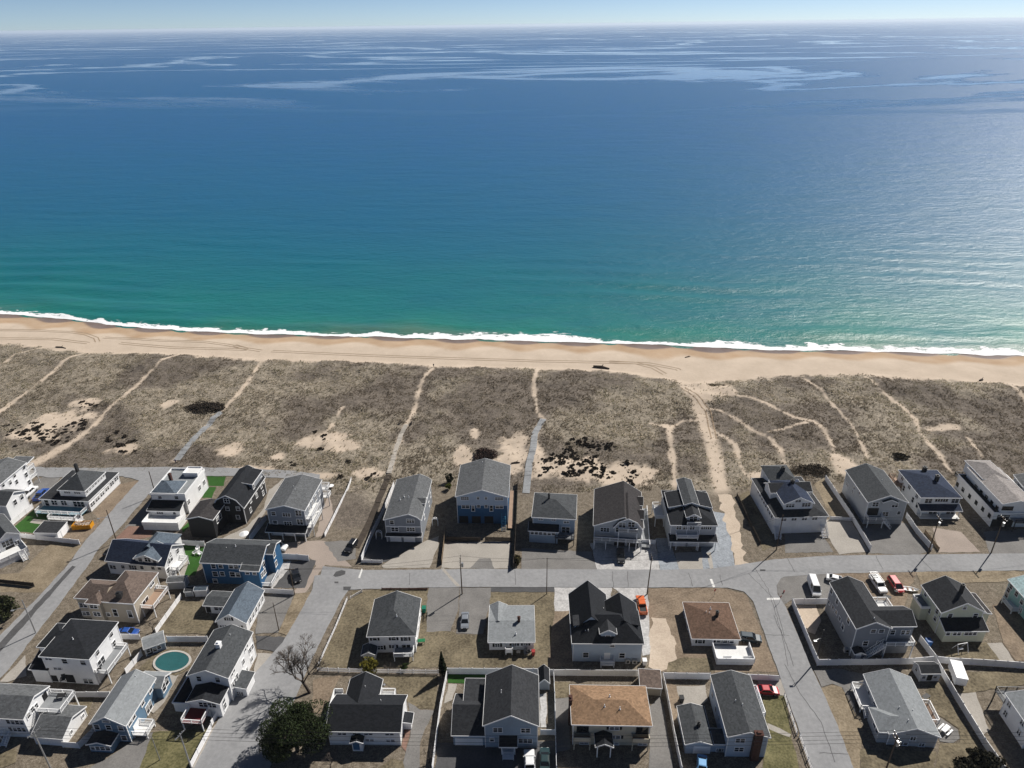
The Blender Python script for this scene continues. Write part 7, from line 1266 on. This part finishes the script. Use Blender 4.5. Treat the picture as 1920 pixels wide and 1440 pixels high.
# picnic table
P = W('B8', 1325, 565); pt = [('table_top', MB().box(-1.0, 1.0, -0.4, 0.4, 0.72, 0.78), TRIM)]+[('seat', MB().box(-1.0, 1.0, s*0.8-0.15, s*0.8+0.15, 0.42, 0.47), TRIM) for s in (-1, 1)]+[('leg', MB().bar((x, -0.8, 0), (x, 0.3, 0.74), 0.1, 0.06).bar((x, 0.8, 0), (x, -0.3, 0.74), 0.1, 0.06), TRIM) for x in (-0.7, 0.7)]
simple('picnic_table', 'white picnic table on the round patio', 'picnic table', pt, (P[0], P[1], 0.12), 0.6)
def chair(label, crop, xy, rz, m=None, group=None):
    P = W(crop, *xy); m = m or TRIM; b = [('seat', MB().box(-0.35, 0.35, -0.4, 0.35, 0.3, 0.38), m), ('backrest', MB().bar((0, 0.3, 0.35), (0, 0.6, 1.1), 0.7, 0.05), m)]+[('armrest', MB().box(s*0.42-0.07, s*0.42+0.07, -0.4, 0.4, 0.55, 0.6), m) for s in (-1, 1)]+[('leg', MB().box(x-0.04, x+0.04, y-0.04, y+0.04, 0, 0.55), m) for x in (-0.4, 0.4) for y in (-0.35, 0.3)]
    return simple('garden_chair', label, 'chair', b, (P[0], P[1], 0.1), rz, group)
chair('white garden chair on the turf, highest of three', 'A2', (380, 1020), 0.3); chair('white garden chair on the turf, leftmost of three', 'A2', (350, 1062), -0.6); chair('white garden chair on the turf, nearest the dark blue house', 'A2', (402, 1068), 0.9)
for xy, lb in (((790, 668), 'nearest the house wall'), ((830, 650), 'at the rail end')): chair('dark deck chair on the black hip-roofed house deck, '+lb, 'A6', xy, -0.5, BLKP).location.z = 2.9
chair('dark chair on the white deck behind the dark grey house', 'B7', (930, 285), 1.2, BLKP).location.z = 3.4; chair('dark deck chair on the railed deck of the bottom-left white house', 'B1', (620, 330), 0.3, BLKP).location.z = 3.6; chair('grey garden chair behind the small white ranch', 'B3', (1625, 665), 0.2, DECKG)
P = W('A2', 855, 925); cn = MB(); nn = 10; cn.add([(1.25*math.cos(2*math.pi*i/nn), 1.25*math.sin(2*math.pi*i/nn), 2.15) for i in range(nn)]+[(0, 0, 2.65)], [(i, (i+1) % nn, nn) for i in range(nn)]); simple('patio_umbrella', 'white patio umbrella beside the fence of the grey house', 'umbrella', [('canopy', cn, TRIM), ('pole', MB().tube([(0, 0, 0), (0, 0, 2.6)], 0.03, 6), STEEL)], (P[0], P[1], 0.1))
P = W('A2', 1715, 400); rt = MB(); rt.tube([(0, 0, 0.70), (0, 0, 0.76)], 0.8, 14); simple('round_table', 'round patio table on the terrace behind the grey house', 'table', [('table_top', rt, TRIM), ('pedestal', MB().tube([(0, 0, 0), (0, 0, 0.7)], 0.07, 6), STEEL)], (P[0], P[1], 0.12))
def arch(label, crop, xy):
    P = W(crop, *xy); a = MB()
    for y in (-0.35, 0.35):
        pts = [(-0.75, y, 0), (-0.75, y, 1.7)]+[(-0.75*math.cos(math.pi*i/8), y, 1.7+0.75*math.sin(math.pi*i/8)) for i in range(1, 8)]+[(0.75, y, 1.7), (0.75, y, 0)]
        a.tube(pts, 0.06, 5)
    s = MB()
    for i in range(7): an = math.pi*i/6; s.bar((-0.75*math.cos(an), -0.4, 1.72+0.75*math.sin(an)), (-0.75*math.cos(an), 0.4, 1.72+0.75*math.sin(an)), 0.09, 0.05)
    simple('garden_arch', label, 'arch', [('hoop', a, TRIM), ('slat', s, TRIM)], (P[0], P[1], 0.05))
arch('white garden arch left of the gambrel house', 'A3', (380, 905)); arch('white garden arch right of the gambrel house', 'A3', (940, 775))
def ac(label, crop, xy):
    P = W(crop, *xy); f = MB().tube([(0, -0.42, 0.5), (0, -0.44, 0.5)], 0.3, 12)
    simple('heat_pump', label, 'air conditioner', [('casing', MB().box(-0.5, 0.5, -0.4, 0.4, 0.08, 0.95), CONC), ('fan_grille', f, BLKP), ('base', MB().box(-0.55, 0.55, -0.45, 0.45, 0, 0.08), CONC)], (P[0], P[1], 0.08))
ac('pale heat pump beside the large house, left of two', 'B5', (705, 728)); ac('pale heat pump beside the large house, right of two', 'B5', (757, 730)); ac('pale heat pump beside the dark grey house', 'B7', (585, 648))
def bin_(label, crop, xy, m, s=1.0):
    P = W(crop, *xy); b = MB(); b.add([(-0.25, -0.28, 0.05), (0.25, -0.28, 0.05), (0.25, 0.28, 0.05), (-0.25, 0.28, 0.05), (-0.32, -0.36, 1.0), (0.32, -0.36, 1.0), (0.32, 0.36, 1.0), (-0.32, 0.36, 1.0)], [(3, 2, 1, 0), (4, 5, 6, 7), (0, 1, 5, 4), (1, 2, 6, 5), (2, 3, 7, 6), (3, 0, 4, 7)])
    t = simple('wheelie_bin', label, 'bin', [('body', b, m), ('lid', MB().box(-0.34, 0.34, -0.38, 0.4, 1.0, 1.07), m), ('wheel', MB().tube([(-0.3, 0.33, 0.12), (0.3, 0.33, 0.12)], 0.12, 8), BLKP)], (P[0], P[1], 0.08)); t.scale = (s, s, s)
GRNP = mat('bin_green', (0.01, 0.16, 0.10), 0.5, 0.1); BLUP = mat('bin_blue', (0.02, 0.10, 0.30), 0.5, 0.1)
bin_('teal bin beside the shuttered white house wall', 'B3', (862, 352), GRNP, 1.4); bin_('white storage bin beside the large pale blue house', 'B5', (832, 745), TRIM, 1.3); bin_('dark bin behind the small white ranch', 'B3', (1568, 680), BLKP, 1.2); bin_('red storage bin behind the small white ranch', 'B3', (1680, 672), RED and mat('bin_red', (0.30, 0.03, 0.03), 0.5, 0.1), 1.1); bin_('dark bin on the patio behind the brick-chimney house', 'B6', (1108, 345), BLKP, 1.3); bin_('blue tarp-covered bin beside the white fence', 'B7', (1195, 605), BLUP, 1.6)
# rowing boat
c, th, L = two('B7', (1035, 185), (1090, 192)); hb = MB(); st = [(-1.8, .55, .5), (-0.9, .75, .45), (0.3, .75, .45), (1.2, .5, .5), (1.9, .04, .65)]; vs = []; fs = []
for x, w, z in st: vs += [(x, -w, z), (x, -w*0.5, 0.08), (x, w*0.5, 0.08), (x, w, z), (x, w*0.85, z-0.02), (x, w*0.45, 0.16), (x, -w*0.45, 0.16), (x, -w*0.85, z-0.02)]
for i in range(len(st)-1):
    for j in range(8): fs.append((i*8+j, i*8+(j+1) % 8, (i+1)*8+(j+1) % 8, (i+1)*8+j))
fs += [tuple(range(8)), tuple(reversed(range(32, 40)))]; hb.add(vs, fs); simple('rowing_boat', 'small pale rowing boat near the red minivan', 'boat', [('hull', hb, TRIM), ('thwart', MB().box(-0.6, -0.35, -0.66, 0.66, 0.36, 0.4), DECKT), ('thwart', MB().box(0.5, 0.75, -0.6, 0.6, 0.36, 0.4), DECKT)], (c[0], c[1], 0.1), th)
# swing frame, driftwood, hydrant
P = W('B7', 1440, 640); sw = MB()
for x in (-1.2, 1.2): sw.bar((x, -0.9, 0), (x, 0, 2.0), 0.09, 0.09).bar((x, 0.9, 0), (x, 0, 2.0), 0.09, 0.09)
simple('swing_frame', 'white swing frame in the shaded yard of the pale yellow house', 'swing', [('leg_frame', sw, TRIM), ('crossbar', MB().bar((-1.2, 0, 2.0), (1.2, 0, 2.0), 0.09, 0.09), TRIM), ('seat', MB().box(-0.6, 0.6, -0.2, 0.2, 0.45, 0.5), TRIM)], (P[0], P[1], 0.1), 0.2)
def drift(label, crop, p, q, r):
    a, b_ = W(crop, *p), W(crop, *q); za, zb = float(elev(a[0], a[1])), float(elev(b_[0], b_[1])); mb = MB(); m = (a+b_)/2
    mb.tube([(a[0], a[1], za+r*0.7), (m[0]+0.15, m[1]+0.2, (za+zb)/2+r), (b_[0], b_[1], zb+r*0.6)], [r, r*1.1, r*0.5], 7); mb.tube([(m[0], m[1], (za+zb)/2+r), (m[0]+0.8, m[1]+0.6, (za+zb)/2+r*3)], [r*0.6, r*0.2], 6)
    tag(mb.build('driftwood_log', BARKD), label, 'driftwood')
drift('dark driftwood log on the beach above the dune edge, centre right', 'D3', (930, 512), (1050, 528), 0.5); drift('dark driftwood log at the far left dune edge', 'D1', (420, 365), (495, 375), 0.3); drift('thin grey driftwood on the far left dune', 'D1', (445, 442), (550, 440), 0.18); drift('driftwood snag on the beach by the sand track', 'D3', (1620, 425), (1660, 415), 0.2); drift('driftwood post lying on the right-hand beach', 'D4', (1662, 355), (1682, 348), 0.35); drift('dark branch lying on the sand behind the big blue duplex', 'D3', (315, 1245), (380, 1238), 0.25)
def hydrant(label, crop, xy):
    P = W(crop, *xy); b = MB().tube([(0, 0, 0), (0, 0, 0.6), (0, 0, 0.75)], [0.14, 0.13, 0.05], 8); simple('fire_hydrant', label, 'hydrant', [('barrel', b, paint(*RED)), ('nozzle', MB().tube([(-0.22, 0, 0.45), (0.22, 0, 0.45)], 0.07, 6), paint(*RED))], (P[0], P[1], 0.05))
hydrant('small hydrant near the street corner by the white van', 'B7', (118, 205))
def sign(label, crop, xy, h=2.2):
    P = W(crop, *xy); s = MB().tube([(0, -0.04, h-0.3), (0, -0.06, h-0.3)], 0.38, 8); simple('street_sign', label, 'sign', [('post', MB().tube([(0, 0, 0), (0, 0, h)], 0.04, 6), STEEL), ('plate', s, paint(*RED))], (P[0], P[1], 0.03), 0.6)
sign('stop sign on the corner opposite the white van', 'B5', (1845, 282)); sign('stop sign at the sandy corner below the brown roof lawn', 'B5', (1355, 232))
# ------------------------------------------------------------------ people
def person(label, crop, xy, top, legs, walk=0.25, h=1.72, rz=0.0):
    P = W(crop, *xy); z = float(elev(P[0], P[1])); k = h/1.75
    V_ = [((0, 0, .95), .15), ((0, 0, 1.2), .15), ((0, 0, 1.42), .16), ((0, 0, 1.52), .06), ((0, .02, 1.62), .10), ((0, .02, 1.72), .085),
          ((-.2, 0, 1.42), .06), ((-.25, -.05, 1.15), .045), ((-.24, -.12, .92), .035), ((.2, 0, 1.42), .06), ((.25, .05, 1.15), .045), ((.24, .0, .92), .035),
          ((-.1, 0, .9), .10), ((-.1, walk*.4, .5), .065), ((-.1, walk, .08), .045), ((-.1, walk+.16, .04), .04), ((.1, 0, .9), .10), ((.1, -walk*.2, .5), .065), ((.1, -walk, .08), .045), ((.1, -walk+.16, .04), .04)]
    E_ = [(0, 1), (1, 2), (2, 3), (3, 4), (4, 5), (2, 6), (6, 7), (7, 8), (2, 9), (9, 10), (10, 11), (0, 12), (12, 13), (13, 14), (14, 15), (0, 16), (16, 17), (17, 18), (18, 19)]
    me = bpy.data.meshes.new('body'); me.from_pydata([tuple(c*k for c in v) for v, r in V_], E_, []); o = link('person', me, None, (P[0], P[1], z), rz)
    sk = o.modifiers.new('skin', 'SKIN'); 
    if not me.skin_vertices: me.attributes.new('skin', 'FLOAT', 'POINT')
    for i, (v, r) in enumerate(V_): me.skin_vertices[0].data[i].radius = (r*k, r*k*0.85); me.skin_vertices[0].data[i].use_root = i == 0
    su = o.modifiers.new('sub', 'SUBSURF'); su.levels = 1; su.render_levels = 1
    m, nt, b = _nodes('clothes'); tc = nd(nt, 'ShaderNodeTexCoord'); sp = nd(nt, 'ShaderNodeSeparateXYZ'); nt.links.new(tc.outputs['Object'], sp.inputs[0]); f = math_n(nt, 'DIVIDE', sp.outputs[2], 2.0)
    r_ = nd(nt, 'ShaderNodeValToRGB'); r_.color_ramp.interpolation = 'CONSTANT'; e = r_.color_ramp.elements; e[0].position = 0; e[0].color = (0.03, 0.03, 0.03, 1); e[1].position = 0.05; e[1].color = (*legs, 1)
    for p_, c_ in ((0.475, top), (0.76, (0.45, 0.28, 0.2)), (0.845, (0.05, 0.035, 0.025))): x = e.new(p_); x.color = (*c_, 1)
    nt.links.new(f, r_.inputs[0]); nt.links.new(r_.outputs[0], b.inputs['Base Color']); b.inputs['Roughness'].default_value = 0.9; me.materials.append(m)
    return tag(o, label, 'person')
person('person in dark purple walking at the foot of the left boardwalk', 'D1', (1320, 1238), (0.08, 0.06, 0.14), (0.04, 0.04, 0.07)); person('person in dark clothes standing where the middle path meets the beach', 'D2', (1493, 522), (0.05, 0.05, 0.06), (0.03, 0.03, 0.04), 0.1)
# ------------------------------------------------------------------ sea haze
hz = MB(); hz.box(-64000, 64000, -4500, 64000, -9.5, 124); 
hm = bpy.data.materials.new('haze'); hm.use_nodes = True; _n = hm.node_tree; _n.nodes.clear()
_v = _n.nodes.new('ShaderNodeVolumePrincipled'); _v.inputs['Color'].default_value = (0.88, 0.95, 1.0, 1); _v.inputs['Density'].default_value = 0.000042; _v.inputs['Anisotropy'].default_value = 0.2
_o = _n.nodes.new('ShaderNodeOutputMaterial'); _n.links.new(_v.outputs[0], _o.inputs['Volume'])
haze = hz.build('haze', hm); tag(haze, kind='stuff')
